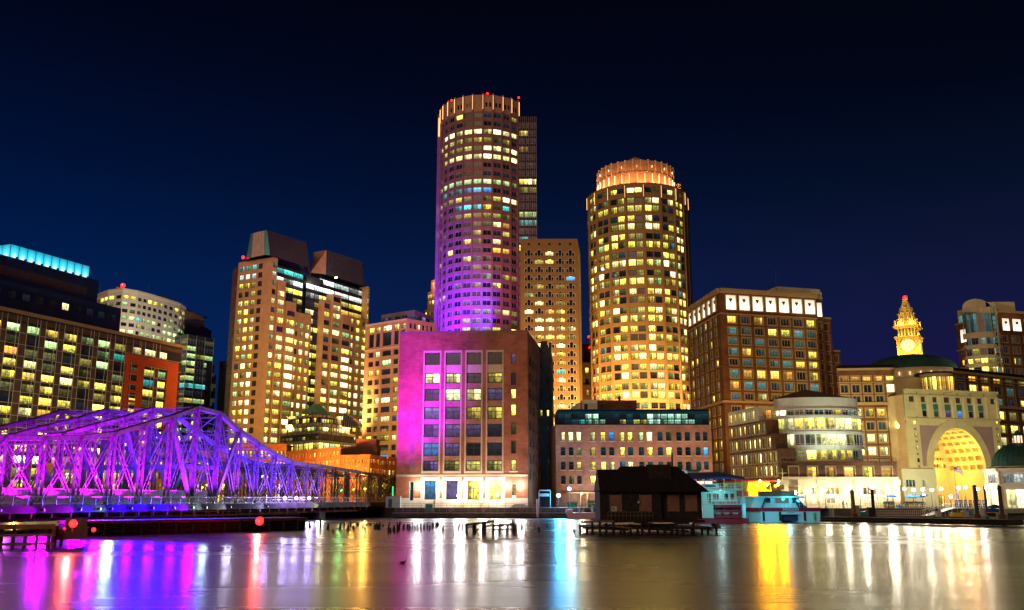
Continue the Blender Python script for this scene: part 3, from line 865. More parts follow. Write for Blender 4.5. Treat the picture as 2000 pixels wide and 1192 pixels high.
# ---------------------------------------------- second round tower with drum crown
def second_tower():
 cy_ = 400.0; c = hz(1259.5, cy_); cx_ = c.x; R_ = 22.3
 z1 = at(1240, 356.5, cy_ - R_).z
 b = Bld('office_tower', 'broad round amber office tower with a glowing drum and shallow pointed roof on top', 'tower', (cx_, cy_ - R_))
 nb = 18; da = 2 * pi / nb
 a_start = -pi / 2 - da * 5
 def pt(a, z, r=R_): return (cx_ + r * cos(a), cy_ + r * sin(a), z)
 pp = 8.0
 rows = []
 z = z1 - 2.0
 rows.append((z - 2.3, z)); z -= 4.4
 while z > 22:
  rows.append((z - 2.65, z)); rows.append((z - 6.35, z - 3.5)); z -= pp + 0.05
 W = b.part('wall')
 for k in range(nb):
  a0 = a_start + k * da; a1 = a0 + da
  A, B = Vector(pt(a0, 0)), Vector(pt(a1, 0)); L = (B - A).length
  if k <= 9:
   cols = [(L * .09, L * .48), (L * .52, L * .91)]
   def stt(i, j, r, k=k):
    t = 0.42 + 0.018 * j if j < 14 else 0.58
    hot = (j in (4, 6, 8, 10, 13, 14, 17, 18)) * 0.25
    if r.random() < t + hot: return r.choices('ywdgt', [8, 4, 3, 1, .4])[0]
    return r.choices('kend', [6, 3, 1, 2])[0]
   b.facade(A, B, GZ, z1, cols, rows, stt, 'amber_stone', 0.5, (0.15, 2, 0, 'frame_dark'))
   dd = (B - A) / L; nn = Vector((dd.y, -dd.x, 0))
   for (r0, r1) in rows:
    pass
   for h in range(1, len(rows) - 1, 2):
    lo, hi = rows[h + 1][1], rows[h][0]
    for (c0, c1) in cols:
     b.trim(A, dd, nn, c0, c1, lo + .02, hi - .02, -0.1, 'panel_brown', 'spandrel', back=.3)
   t_ = Vector((-sin(a1), cos(a1), 0)); d_ = Vector((cos(a1), sin(a1), 0))
   Pp = Vector((cx_, cy_, 0)) + d_ * R_
   V = b.part('pier')
   pr = [Pp - t_ * .42 - d_ * .2, Pp - t_ * .42 + d_ * .3, Pp + t_ * .42 + d_ * .3, Pp + t_ * .42 - d_ * .2]
   V.prism(pr, GZ, z1 - 7.5, 'amber_stone', top=False)
   f = MB()
   f.beam(Pp + d_ * .45 + Vector((0, 0, z1 - 6.8)), Pp + d_ * .45 + Vector((0, 0, z1 - 0.6)), 0.7, 0.5, 'tan_stone', up=t_)
   f.beam(Pp + d_ * .8 + Vector((0, 0, z1 - 6.6)), Pp + d_ * .8 + Vector((0, 0, z1 - 1.2)), 0.4, 0.08, 'fin_glow', up=t_)
   f.build('crown_fin', b.root)
  else:
   W.poly([pt(a0, GZ), pt(a1, GZ), pt(a1, z1), pt(a0, z1)], 'amber_stone')
 b.part('roof').lathe(cx_, cy_, [(R_, z1), (10, z1)], 36, 'roof_grey')
 b.part('core').lathe(cx_, cy_, [(R_ - 1.0, GZ), (R_ - 1.0, z1 - 1)], 36, 'panel_dark')
 # flat wing on the right
 K = at(1337, 366, cy_ - 6)
 z2 = at(1337, 366, cy_ - 6).z
 w0 = Vector((cx_ + R_ * cos(-0.62), cy_ + R_ * sin(-0.62), 0)); w1 = xy(K); w2 = onz(1345, 392, z2)
 WW = b.part('wing_wall')
 for (p, q_) in ((w0, w1), (w1, xy(w2))):
  WW.poly([(p.x, p.y, GZ), (q_.x, q_.y, GZ), (q_.x, q_.y, z2), (p.x, p.y, z2)], 'amber_stone')
 L = (xy(w2) - w1).length
 b.facade(w1 + Vector((.05, -.03, 0)), xy(w2), GZ, z2 - 3, [(L * .35, L * .75)], [(a_ - 2.2, a_) for a_ in [z2 - 7 - 4.02 * k for k in range(34)] if a_ > 20], pick({'y': 5, 'w': 3, 'd': 3, 'k': 3}), 'amber_stone', 0.35, (0.1, 0, 0, 'frame_dark'))
 WW.poly([(w0.x, w0.y, z2), (w1.x, w1.y, z2), (w2.x, w2.y, z2), (cx_ + 8, cy_ + 14, z2)], 'roof_grey')
 b.finish()
 # drum crown (a part of the tower)
 Rd = 17.2; yc = cy_
 zd0 = z1 - 0.3; zd1 = at(1243, 313, yc - Rd).z
 D = MB()
 nd = 32
 zs = z1 + (zd1 - z1) * 0.55
 D.lathe(cx_, yc, [(Rd, zd0), (Rd, zs), (Rd + .25, zs), (Rd + .25, zs + .3), (Rd, zs + .3), (Rd, zd1), (Rd - .6, zd1), (Rd - .6, zd1 - .8), (0.1, zd1 - .8)], 64, 'tan_stone')
 dm = D.build('crown_drum', b.root)
 for k in range(nd):
  a = 2 * pi * (k + .5) / nd
  d_ = Vector((cos(a), sin(a), 0)); t_ = Vector((-sin(a), cos(a), 0))
  if d_.y > 0.35: continue
  m = MB()
  p = Vector((cx_, yc, 0)) + d_ * (Rd + .02)
  m.beam(p + Vector((0, 0, z1 + .6)), p + Vector((0, 0, zs - .6)), 1.0, 0.14, 'slot_glow', up=t_)
  m.build('lit_slot', dm)
  m = MB()
  p = Vector((cx_, yc, 0)) + Vector((cos(a + pi / nd), sin(a + pi / nd), 0)) * (Rd + .25)
  m.beam(p + Vector((0, 0, zs + .6)), p + Vector((0, 0, zd1 + .3)), 0.5, 0.5, 'pale_stone', up=t_)
  m.build('fin', dm)
  if k % 2:
   m = MB(); p = Vector((cx_, yc, 0)) + d_ * (Rd + .02)
   m.beam(p + Vector((0, 0, zs + 2.2)), p + Vector((0, 0, zs + 3.2)), 1.0, 0.1, 'slot_glow', up=t_); m.build('porthole', dm)
 zr = at(1240, 306, yc).z
 D = MB(); D.lathe(cx_, yc, [(Rd * .95, zd1 - .8), (0.15, zr - .3)], 8, 'tan_stone', a0=0.4, a1=0.4 + 2 * pi); D.build('drum_roof', b.root)
 for k in range(9):
  a = -pi / 2 + (k - 4) * 0.36
  d_ = Vector((cos(a), sin(a), 0))
  p = Vector((cx_, yc, z1 + 1.0)) + d_ * (Rd + 3.2)
  light('SPOT', p, 3600, (1.0, 0.30, 0.07), 0.3, target=Vector((cx_, yc, z1 + 8)) + d_ * (Rd - 1.2), spot=130, parent=b.root)
 light('POINT', (cx_, yc - 12.5, zd1 + 1.5), 2500, (1.0, .45, .12), 0.5, parent=b.root)
second_tower()
for k, (px, py, Y) in enumerate(((1177, 526, 378),)):
 p = at(px, py, Y)
 t = thing('floodlight', 'cold blue-white floodlight on the left side of the broad amber round tower', 'floodlight', tuple(p))
 m = MB(); m.box(p.x - .5, p.x + .5, p.y - .3, p.y + .3, p.z - .9, p.z - .5, 'frame_dark'); m.box(p.x - .1, p.x + .1, p.y - .1, p.y + 3.5, p.z - .8, p.z - .6, 'frame_dark'); m.build('bracket', t)
 m = MB(); m.sphere(tuple(p), 0.55, 'lamp_blue', 8); m.build('lens', t)
# ---------------------------------------------- small terraced block between the towers
def terrace_block():
 Y = 430
 A = at(1128, 708, Y); B = at(1164, 700, Y)
 b = Bld('terraced_building', 'low amber terraced block squeezed between the arched tower and the broad round tower', 'building', (A.x, Y))
 z1 = A.z
 A, B = xy(A), xy(B); L = (B - A).length
 b.facade(A, B, GZ, z1, grid(L, 3, .55), [(a_ - 2.6, a_) for a_ in [z1 - 2.5 - 5.2 * k for k in range(11)] if a_ > 20], pick({'y': 3, 'o': 3, 'k': 4, 'b': 1}), 'amber_stone', .5, (.15, 1, 0, 'frame_dark'))
 for k in range(4): b.band(A, B, z1 - 1 - 10.4 * k, z1 - .2 - 10.4 * k, .8, 'amber_stone')
 b.core([A, B, B + Vector((2, 20, 0)), A + Vector((2, 20, 0))], GZ, z1, 'amber_stone')
 z2 = at(1140, 672, Y + 6).z
 b.part('plant_room').prism([A + Vector((1, 6, 0)), B + Vector((0, 6, 0)), B + Vector((1, 18, 0)), A + Vector((1, 18, 0))], z1, z2, 'panel_dark')
 b.part('mast').cyl((A.x + 5, Y + 8, z2), (A.x + 5, Y + 8, at(1152, 657, Y + 8).z), .25, .15, 6, 'steel_dark')
 b.finish()
 for px, py, w in ((1150, 658, 'upper'), (1152, 679, 'lower')):
  p = at(px, py, Y + 4)
  t = thing('aviation_light', w + ' red warning light between the two amber towers', 'beacon', (p.x, p.y, p.z - 1), 'red aviation lights')
  m = MB(); m.cyl((p.x, p.y, p.z - 1.5), (p.x, p.y, p.z), .1, .1, 6, 'steel_dark'); m.build('mast', t)
  m = MB(); m.sphere(tuple(p), .5, 'lamp_red', 8); m.build('lens', t)
terrace_block()
# ---------------------------------------------- beige office block left of the brick one
def beige_block():
 K = at(795, 622, 345); z1 = K.z
 Lp = onz(714, 635, z1); R = onz(851, 632, z1)
 b = Bld('office_building', 'beige stone office block with square windows, its right side washed magenta', 'building', (K.x, K.y))
 A, B, D = xy(Lp), xy(K), xy(R); L = (B - A).length
 cols = pcols([(719, 729), (732.5, 741), (745.5, 763), (768, 777.5), (781, 790)], 700, A, B)
 ph = 15.0
 rows = prows([(637, 647)], 750, A, B)
 r0_, r1_ = prows([(650, 676)], 750, A, B)[0]
 rows.append((r0_, r1_))
 zz = r0_ - 1.9
 while zz > 12:
  rows.append((zz - 2.1, zz)); zz -= 3.62
 b.facade(A, B, GZ, z1, cols, rows, lambda i, j, r: ('w' if r.random() < .5 else 'y') if j == 0 else ('k' if j == 1 else r.choices('kdywgb', [10, 5, 4, 3, 1, .6])[0]), 'tan_stone', 0.5, (.12, 2, 0, 'frame_dark'))
 b.band(A, B, z1 - .6, z1, .3, 'pale_stone'); b.band(A, B, r0_ - 1.1, r0_ - .7, .3, 'pale_stone')
 L2 = (D - B).length
 b.facade(B, D, GZ, z1, grid(L2, 6, .6, 1.0), rows[:1] + [(a_ - 2.1, a_) for a_ in [rows[0][0] - 1.8 - 3.62 * k for k in range(16)] if a_ > 12], pick({'k': 6, 'w': 2, 'v': 3}), 'tan_stone', 0.5, (.12, 1, 0, 'frame_dark'))
 b.core([A, B, D, backs(B, A, D)], GZ, z1, 'tan_stone')
 # glazed penthouse
 PK = at(809.5, 607, 352); z2 = PK.z
 q = [xy(onz(745, 617, z2)), xy(PK), xy(onz(847, 621, z2))]
 for (p0, p1) in ((q[0], q[1]), (q[1], q[2])):
  L3 = (p1 - p0).length
  b.facade(p0, p1, z1, z2, grid(L3, max(2, int(L3 / 3)), .9), [(z1 + .6, z2 - 1.2)], pick({'k': 1, 'n': 1, 'v': 1}), 'frame_grey', .2, (.1, 1, 0, 'frame_grey'), part='penthouse')
 b.part('penthouse').prism([q[0], q[1], q[2], q[0] + q[2] - q[1]], z2 - .1, z2 + .3, 'frame_grey')
 b.finish()
 return B, D
BG = beige_block()
# ---------------------------------------------- slender far tower with beacon
def slender_tower():
 Y = 640
 c = hz(845, Y); R_ = 8.0
 z1 = at(840, 549, Y).z
 b = Bld('slender_tower', 'slender far-off stepped tower with red beacon, half hidden by the tallest tower', 'tower', (c.x, Y))
 W = b.part('wall')
 steps = [(R_ * 1.0, GZ, z1 - 22), (R_ * .78, z1 - 22, z1 - 9), (R_ * .5, z1 - 9, z1)]
 for (r, a_, e_) in steps:
  pts = [(c.x + r * cos(pi / 8 + k * pi / 4), Y + r * sin(pi / 8 + k * pi / 4)) for k in range(8)]
  for k in range(8):
   p, q_ = Vector((*pts[k], 0)), Vector((*pts[(k + 1) % 8], 0))
   L = (q_ - p).length
   if (p.y + q_.y) / 2 < Y + 1:
    rr_ = [(x - 2.6, x) for x in [e_ - 2 - 4.6 * i for i in range(40)] if x - 3 > a_ and x > 90]
    b.facade(p, q_, a_, e_, grid(L, 3, .6), rr_, pick({'w': 4, 'y': 3, 'o': 2, 'k': 2}), 'tan_stone', .4, (0, 0, 0, 'frame_dark'))
   else: W.poly([(*pts[k], a_), (*pts[(k + 1) % 8], a_), (*pts[(k + 1) % 8], e_), (*pts[k], e_)], 'tan_stone')
  b.part('roof').poly([(x, y, e_) for x, y in pts], 'roof_grey')
 b.part('mast').cyl((c.x, Y, z1), (c.x, Y, z1 + 9), .4, .2, 6, 'steel_dark')
 b.finish(60)
 t = thing('aviation_light', 'red warning light on the mast of the slender far tower', 'beacon', (c.x, Y, z1 + 9), 'red aviation lights')
 m = MB(); m.sphere((c.x, Y, z1 + 9.6), 0.9, 'lamp_red', 8); m.build('lens', t)
 light('POINT', (c.x - 2, Y - 9, z1 - 4), 4000, (1.0, .3, .12), .5)
slender_tower()
# ---------------------------------------------- dark infill behind the brick block
def dark_infill():
 Y = 262
 A = at(1050, 690, Y); B = at(1076, 690, Y); z1 = at(1066, 680, Y).z
 b = Bld('service_block', 'narrow unlit building with one lit window, right behind the brick block', 'building', (A.x, Y, GZ))
 A, B = xy(A), xy(B); L = (B - A).length
 b.facade(A, B, GZ, z1, grid(L, 2, .35), [(a_ - 1.8, a_) for a_ in [z1 - 4 - 4.6 * k for k in range(8)]], lambda i, j, r: 'y' if j == 3 else 'k', 'concrete_dark', .3, (.1, 0, 1, 'frame_dark'))
 b.part('side_wall').poly([(B.x, B.y, GZ), (B.x + 2, B.y + 30, GZ), (B.x + 2, B.y + 30, z1), (B.x, B.y, z1)], 'concrete_dark')
 b.part('roof').prism([A, B, B + Vector((2, 30, 0)), A + Vector((0, 30, 0))], z1 - .1, z1 + .2, 'roof_grey')
 b.part('stair_head').prism([A + Vector((1, 1, 0)), B + Vector((-1, 1, 0)), B + Vector((-1, 8, 0)), A + Vector((1, 8, 0))], z1 + .2, z1 + 2.2, 'concrete_dark')
 b.finish()
dark_infill()
# ---------------------------------------------- low brick building with glass penthouse
def low_brick():
 Y = 250; g = GZ
 A = at(1085, 831, Y); B = at(1388, 829, Y); z1 = A.z
 b = Bld('brick_mill', 'long low pink brick mill building with dark green windows and a blue glass penthouse', 'building', ((A.x + B.x) / 2, Y, g))
 A, B = xy(A), xy(B); L = (B - A).length; dr = (B - A) / L; n = Vector((dr.y, -dr.x, 0))
 X = lambda z: 1070 + z / 3.974
 cols = pcols([(X(a_), X(c_)) for a_, c_ in ((98, 136), (160, 199), (222, 259), (325, 370), (409, 450), (473, 516), (554, 597), (618, 660), (703, 745), (767, 812), (850, 892), (916, 960), (997, 1040), (1062, 1106), (1143, 1184), (1203, 1241))], 850, A, B)
 rows = prows([(843.5, 861.5), (873, 890), (901.5, 918), (929, 946)], 1200, A, B)
 pat = ['wwwwybyygwneknkk', 'nneynkynnynykknb', 'nkyyywbwnnnkkknn', 'nenynknkknknknkn']
 b.facade(A, B, g, z1, cols, rows, lambda i, j, r: pat[j][i], 'brick_pink', .45, (.14, 0, 1, 'frame_teal'), arch=.45)
 b.band(A, B, z1 - .6, z1 + .1, .3, 'brick_pink'); 
 for c0, c1 in cols:
  for r0, r1 in rows:
   b.trim(A, dr, n, c0 - .1, c1 + .1, r0 - .22, r0 - .003, .1, 'pale_stone', 'sill')
 S = B + Vector((2, 26, 0)); T = A + Vector((-2, 26, 0))
 b.core([A, B, S, T], g, z1, 'brick_pink')
 b.part('side_wall').poly([(B.x, B.y, g), (S.x, S.y, g), (S.x, S.y, z1), (B.x, B.y, z1)], 'brick_pink')
 b.part('side_wall').poly([(T.x, T.y, g), (A.x, A.y, g), (A.x, A.y, z1), (T.x, T.y, z1)], 'brick_pink')
 # penthouse
 z2 = at(1200, 802, Y + 2).z
 P0, P1 = xy(at(1089, 815, Y + 2)), xy(at(1384, 815, Y + 2)); L3 = (P1 - P0).length
 nc = 22
 lit = 'kkntpppkkdnddpppppppnnb'
 b.facade(P0, P1, z1, z2, grid(L3, nc, .93), [(z1 + .5, z1 + (z2 - z1) * .42), (z1 + (z2 - z1) * .46, z2 - .9)], lambda i, j, r: (lit[i] if j == 1 else ('p' if 12 < i < 19 or 3 < i < 6 else 'n')), 'glass_teal', .15, (.07, 2, 1, 'frame_dark'), part='penthouse')
 b.part('penthouse').prism([P0, P1, P1 + Vector((0, 18, 0)), P0 + Vector((0, 18, 0))], z2 - .2, z2 + .35, 'panel_navy')
 b.part('penthouse').prism([P0 + Vector((0, .3, 0)), P1 + Vector((0, .3, 0)), P1 + Vector((0, 18, 0)), P0 + Vector((0, 18, 0))], z1, z2 - .2, 'glass_dark')
 b.part('railing').beam((A.x, Y + .3, z1 + 1.0), (B.x, Y + .3, z1 + 1.0), .06, .06, 'frame_dark')
 for k in range(31):
  x = A.x + (B.x - A.x) * k / 30
  b.part('railing').beam((x, Y + .3, z1), (x, Y + .3, z1 + 1.0), .05, .05, 'frame_dark')
 # rooftop rooms
 for (x0, x1, y0, m_) in ((1137, 1167, 781, 'white_stone'), (1168, 1244, 782, 'brick_brown')):
  a_ = at(x0, 800, Y + 6); c_ = at(x1, 800, Y + 6); zz = zat(y0, Y + 6)
  r = b.part('rooftop_room'); r.box(a_.x, c_.x, Y + 6, Y + 13, z2, zz, m_)
  r.box(a_.x + .6, a_.x + 1.5, Y + 5.96, Y + 6.02, z2 + 0.4, z2 + 2.2, 'frame_dark')
 q = at(1112, 800, Y + 7)
 b.part('rooftop_room').hexa([(q.x - 1, Y + 7, z2), (q.x + 3, Y + 7, z2), (q.x + 3, Y + 12, z2), (q.x - 1, Y + 12, z2), (q.x + 2.4, Y + 7, z2 + 2.6), (q.x + 3, Y + 7, z2 + 2.6), (q.x + 3, Y + 12, z2 + 2.6), (q.x + 2.4, Y + 12, z2 + 2.6)], 'white_stone')
 q = at(1210, 790, Y + 8)
 b.part('chimney').cyl((q.x, Y + 8, z2), (q.x, Y + 8, zat(774, Y + 8)), .35, .35, 8, 'frame_dark')
 b.finish()
 return A, B
LB = low_brick()
# ---------------------------------------------- glass hotel at the left with the terracotta portal
def glass_hotel():
 Kr = at(356, 676, 375); z1 = Kr.z
 Lf = xy(onz(0, 600, z1)); R = xy(Kr)
 dr = (R - Lf).normalized(); A = Lf - dr * 22
 n = Vector((dr.y, -dr.x, 0)); L = (R - A).length
 b = Bld('glass_hotel', 'long glass office slab with pale thin mullions and a terracotta-red framed corner, behind the bridge', 'building', (R.x, R.y))
 u0 = onwall(0, 620, A, R)[0]
 # column rhythm read along the row of the first storey
 edge = onwall(345, 700, A, R)[0]
 pr = [(7, 33), (48, 73), (85, 110), (122, 147), (157, 180), (190, 213), (223, 244), (259, 275), (283, 304), (312, 327)]
 cols = pcols(pr, 690, A, R)
 step = cols[1][0] - cols[0][0]
 k = cols[0][0]
 pre = []
 while k - step > 1: k -= step; pre.insert(0, (k, k + step * .72))
 cols = pre + cols
 ph = 3.95
 ztop = onwall(180, 661, A, R)[1]
 rows = [(ztop - ph * j - 2.6, ztop - ph * j) for j in range(16)]
 rows = [r for r in rows if r[0] > 6]
 npre = len(pre)
 pat = ['gggyygeww w', 'eeegneekwww', 'oekdnngttkk', 'ywwyyyydtto', 'yewwyyyykok', 'deyyeeddyyg', 'yeddeyyykoy']
 pat = ['ggyyggdwww', 'ekgtngtegw', 'oeendgktdg', 'ywwyekekto', 'yyywyyykyd', 'edyekdyyyy', 'kdoykyyyyy']
 def stt(i, j, r):
  i2 = i - npre
  if 0 <= i2 < 10 and j < len(pat): return pat[j][i2] if r.random() > .08 else r.choice('ye')
  return r.choices('kdyewo', [3, 3, 6, 2, 2, 1])[0]
 b.facade(A, R, GZ, z1, cols, rows, stt, 'panel_dark', .18, (.10, 2, 0, 'frame_dark'))
 # spandrel panels, thin mullions and floor edges standing proud of the wall
 for (c0, c1), (d0, d1) in zip(cols[:-1], cols[1:]):
  b.trim(A, dr, n, c1 + .12, d0 - .12, rows[-1][0], ztop + .4, .03, 'panel_brown', 'spandrel')
  for x in (c1 + .02, d0 - .10, (c0 + c1) / 2 + 1.2):
   b.trim(A, dr, n, x, x + .13, rows[-1][0] - 2, z1 - 1.4, .14, 'frame_white', 'mullion')
 for (r0, r1) in rows:
  b.trim(A, dr, n, 0, L, r0 - .30, r0 - .16, .1, 'frame_white', 'mullion')
 b.trim(A, dr, n, 0, L, ztop + 1.0, ztop + 2.6, .05, 'panel_brown', 'spandrel')
 b.trim(A, dr, n, -.5, L + 1.2, z1 - .9, z1 + .1, 1.3, 'tan_stone', 'cornice', back=.4)
 zb2 = onwall(180, 674, A, R)[1]
 # terracotta frame
 T = 'terracotta_frame'
 def tu(px, py): return onwall(px, py, A, R)[0]
 zc0, zc1 = onwall(300, 716, A, R)[1], onwall(300, 704, A, R)[1]
 ztr = onwall(245, 693, A, R)[1]
 b.trim(A, dr, n, tu(243, 720), tu(347, 720), onwall(300, 717, A, R)[1], onwall(300, 701, A, R)[1], .42, 'terracotta', T)
 zlo = 6
 for (p0, p1, out) in ((243, 250, .42), (266.5, 279, .42), (325, 346, .42)):
  b.trim(A, dr, n, tu(p0, 740), tu(p1, 740), zlo, onwall(300, 716.9, A, R)[1], out, 'terracotta', T)
 for k, (ya, yb) in enumerate(((724, 731), (744, 750), (762, 768), (782, 787))):
  b.trim(A, dr, n, tu(250, 740), tu(266.5, 740), onwall(258, yb, A, R)[1], onwall(258, ya, A, R)[1], .38, 'terracotta', T)
 Bk = Vector((-n.x, -n.y, 0)) * 40
 b.core([A, R, R + Bk, A + Bk], GZ, z1, 'panel_dark', 1.0)
 b.part('side_wall').poly([(R.x, R.y, GZ), (R.x + Bk.x, R.y + Bk.y, GZ), (R.x + Bk.x, R.y + Bk.y, z1), (R.x, R.y, z1)], 'panel_dark')
 b.finish()
 # dark upper block with glowing cyan crown, set back on the same slab
 off = Vector((-n.x, -n.y, 0)) * 7
 A2 = A + off; R2 = R + off
 b = Bld('dark_tower', 'dark navy stepped hotel block with a glowing cyan glass crown, above the long glass slab', 'building', (A2.x + 30, A2.y + 50))
 def wallz(px, py): return onwall(px, py, A2, R2)
 uA, zA = wallz(237, 603)
 b_ = Vector((-n.x, -n.y, 0)) * 26
 def P2(u, q=0.0): return A2 + dr * u - n * q
 cols = grid(uA, 14, .55, 1)
 rws = [(zA - 3 - 6.2 * k - 2.6, zA - 3 - 6.2 * k) for k in range(5)]
 zz = z1 - 6
 b.facade(P2(0), P2(uA), zz, zA, cols, [r for r in rws if r[0] > zz], pick({'k': 24, 'e': 2, 'hot': .0, 'v': 1, 'b': .3, 'w': 1.5}), 'panel_navy', .2, (.1, 2, 0, 'frame_dark'))
 b.core([P2(0), P2(uA), P2(uA, 26), P2(0, 26)], zz, zA, 'panel_navy', .8)
 b.part('side_wall').poly([tuple(P2(uA)[:2]) + (zz,), tuple(P2(uA, 26)[:2]) + (zz,), tuple(P2(uA, 26)[:2]) + (zA,), tuple(P2(uA)[:2]) + (zA,)], 'panel_navy')
 o3 = Vector((-n.x, -n.y, 0)) * 3
 A3, R3 = A2 + o3, R2 + o3
 uB, zB = onwall(193, 549, A3, R3)
 def P3(u, q=0.0): return A3 + dr * u - n * q
 W = b.part('upper_wall')
 W.prism([P3(0), P3(uB), P3(uB, 20), P3(0, 20)], zA - 3, zB, 'panel_navy', mt='roof_grey')
 # band of pale slats
 for k in range(64):
  u = uB * .03 + uB * .90 * k / 64
  b.trim(A3, dr, n, u, u + .5, zB - 7.0, zB - 3.6, .15, 'panel_brown', 'slat_screen')
 b.trim(A3, dr, n, 0, uB * .97, zB - 11.4, zB - 10.6, .5, 'panel_brown', 'ledge')
 # crown: back-lit cyan glass
 o4 = Vector((-n.x, -n.y, 0)) * 2.0
 A4, R4 = A3 + o4, R3 + o4
 uc0 = onwall(19.5, 495, A4, R4)[0]; uc1, zc = onwall(175, 521, A4, R4)
 def P4(u, q=0.0): return A4 + dr * u - n * q
 ncr = 10
 for k in range(ncr):
  a0, a1 = uc0 + (uc1 - uc0) * k / ncr, uc0 + (uc1 - uc0) * (k + 1) / ncr
  m = MB(); p, q = P4(a0 + .08), P4(a1 - .08)
  m.poly([(p.x, p.y, zB + .3), (q.x, q.y, zB + .3), (q.x, q.y, zc), (p.x, p.y, zc)], 'crown_cyan', [(0, 0), (1, 0), (1, 1), (0, 1)])
  m.build('crown_panel', b.root)
  f = b.part('crown_frame'); f.beam(tuple(P4(a0)[:2]) + (zB,), tuple(P4(a0)[:2]) + (zc + .1,), .16, .16, 'frame_dark')
  q = P4((a0 + a1) / 2, -1.6)
  m = MB(); m.box(q.x - .35, q.x + .35, q.y - .3, q.y + .3, zB, zB + .7, 'frame_dark'); m.build('crown_floodlight', b.root)
 for k in range(5):
  m = MB(); p, q = P4(uc0, .08 + k * 4), P4(uc0, 3.92 + k * 4)
  m.poly([(q.x, q.y, zB + .3), (p.x, p.y, zB + .3), (p.x, p.y, zc), (q.x, q.y, zc)], 'crown_cyan', [(0, 0), (1, 0), (1, 1), (0, 1)])
  m.build('crown_panel', b.root)
 b.part('crown_roof').prism([P4(uc0 + .4, .3), P4(uc1, .3), P4(uc1, 17), P4(uc0 + .4, 17)], zB, zc - .2, 'panel_navy', mt='roof_grey')
 b.finish()
def crown_material():
 m = bpy.data.materials.new('crown_cyan'); m.use_nodes = True
 n, l = m.node_tree.nodes, m.node_tree.links
 p = n['Principled BSDF']; p.inputs['Base Color'].default_value = (.1, .3, .35, 1)
 uv = n.new('ShaderNodeUVMap'); s = n.new('ShaderNodeSeparateXYZ'); l.new(uv.outputs[0], s.inputs[0])
 # frosted glass, the pool of light at each panel's foot put into the emission
 c = n.new('ShaderNodeVectorMath'); c.operation = 'DISTANCE'; c.inputs[1].default_value = (0.5, 0.12, 0)
 l.new(uv.outputs[0], c.inputs[0])
 r = n.new('ShaderNodeValToRGB')
 e = r.color_ramp.elements
 e[0].position = 0.0; e[0].color = (.75, .95, 1.0, 1)
 e[1].position = .9; e[1].color = (0.0, .22, .28, 1)
 q = e.new(.38); q.color = (.04, .62, .95, 1)
 l.new(c.outputs['Value'], r.inputs[0]); l.new(r.outputs[0], p.inputs['Emission Color'])
 p.inputs['Emission Strength'].default_value = 1.5
 m.cycles.emission_sampling = 'NONE'
 MATS['crown_cyan'] = m
crown_material()
glass_hotel()
# ---------------------------------------------- white curved block with the beacon
def curved_white():
 K = at(240, 563, 470); z1 = K.z
 pts = [xy(onz(x, y, z1)) for x, y in ((189, 577), (197, 572), (212, 566.5), (240, 563), (270, 568), (300, 576), (331, 585.5), (352, 592.5), (362, 599), (363, 604))]
 b = Bld('curved_office', 'cream office block with a curved front of square windows and a red roof beacon', 'building', (K.x, K.y))
 rows = [(z1 - 3.4 - 3.62 * k - 2.0, z1 - 3.4 - 3.62 * k) for k in range(26)]
 rows = [r for r in rows if r[0] > 20]
 for a, (p, q) in enumerate(zip(pts[:-1], pts[1:])):
  L = (q - p).length
  nc = max(1, round(L / 4.2))
  def stt(i, j, r, a=a):
   if j == 0: return r.choice('yykky')
   if j in (1, 2): return r.choices('keg', [6, 1, 1])[0]
   if j == 3: return r.choices('ktg', [1, 1.5, 3])[0] if a > 2 else 't'
   return r.choices('gwkd', [5, 3, 3, 1])[0]
  b.facade(p, q, GZ, z1, grid(L, nc, .72), rows, stt, 'white_stone', .6, (.12, 0, 0, 'frame_dark'))
  b.band(p, q, z1 - 1.2, z1, .35, 'white_stone')
 back = [pts[-1] + Vector((5, 25, 0)), pts[0] + Vector((0, 35, 0))]
 b.core(pts + back, GZ, z1, 'white_stone', 1.0)
 z2 = at(240, 560, 480).z + 2
 q0, q1 = at(222, 566, 482), at(328, 590, 482)
 zr = at(300, 569, 482).z
 a_, c_ = xy(onz(228, 560, zr)), xy(onz(328, 581, zr))
 b.part('plant_room').prism([a_, c_, c_ + Vector((0, 14, 0)), a_ + Vector((0, 14, 0))], z1, zr, 'louvre_dark')
 for k in range(24):
  p = a_ + (c_ - a_) * (k + .5) / 24
  b.part('plant_louvre').beam((p.x, p.y - .1, z1), (p.x, p.y - .1, zr), .3, .2, 'panel_brown')
 for x in (195, 207, 290): 
  p = at(x, 566, 478); b.part('antenna').cyl((p.x, p.y, z1), (p.x, p.y, z1 + 5), .1, .06, 5, 'steel_dark')
 b.finish()
 p = at(240, 558, 472)
 t = thing('aviation_light', 'large red beacon on the curved cream block', 'beacon', (p.x, p.y, p.z - 1.5), 'red aviation lights')
 m = MB(); m.cyl((p.x, p.y, z1), (p.x, p.y, p.z), .15, .15, 6, 'steel_dark'); m.build('mast', t)
 m = MB(); m.sphere(tuple(p), 1.15, 'lamp_red', 10); m.build('lens', t)
 light('POINT', tuple(p + Vector((0, -1.5, .5))), 3000, (1, .05, .05), .4, parent=t)
curved_white()
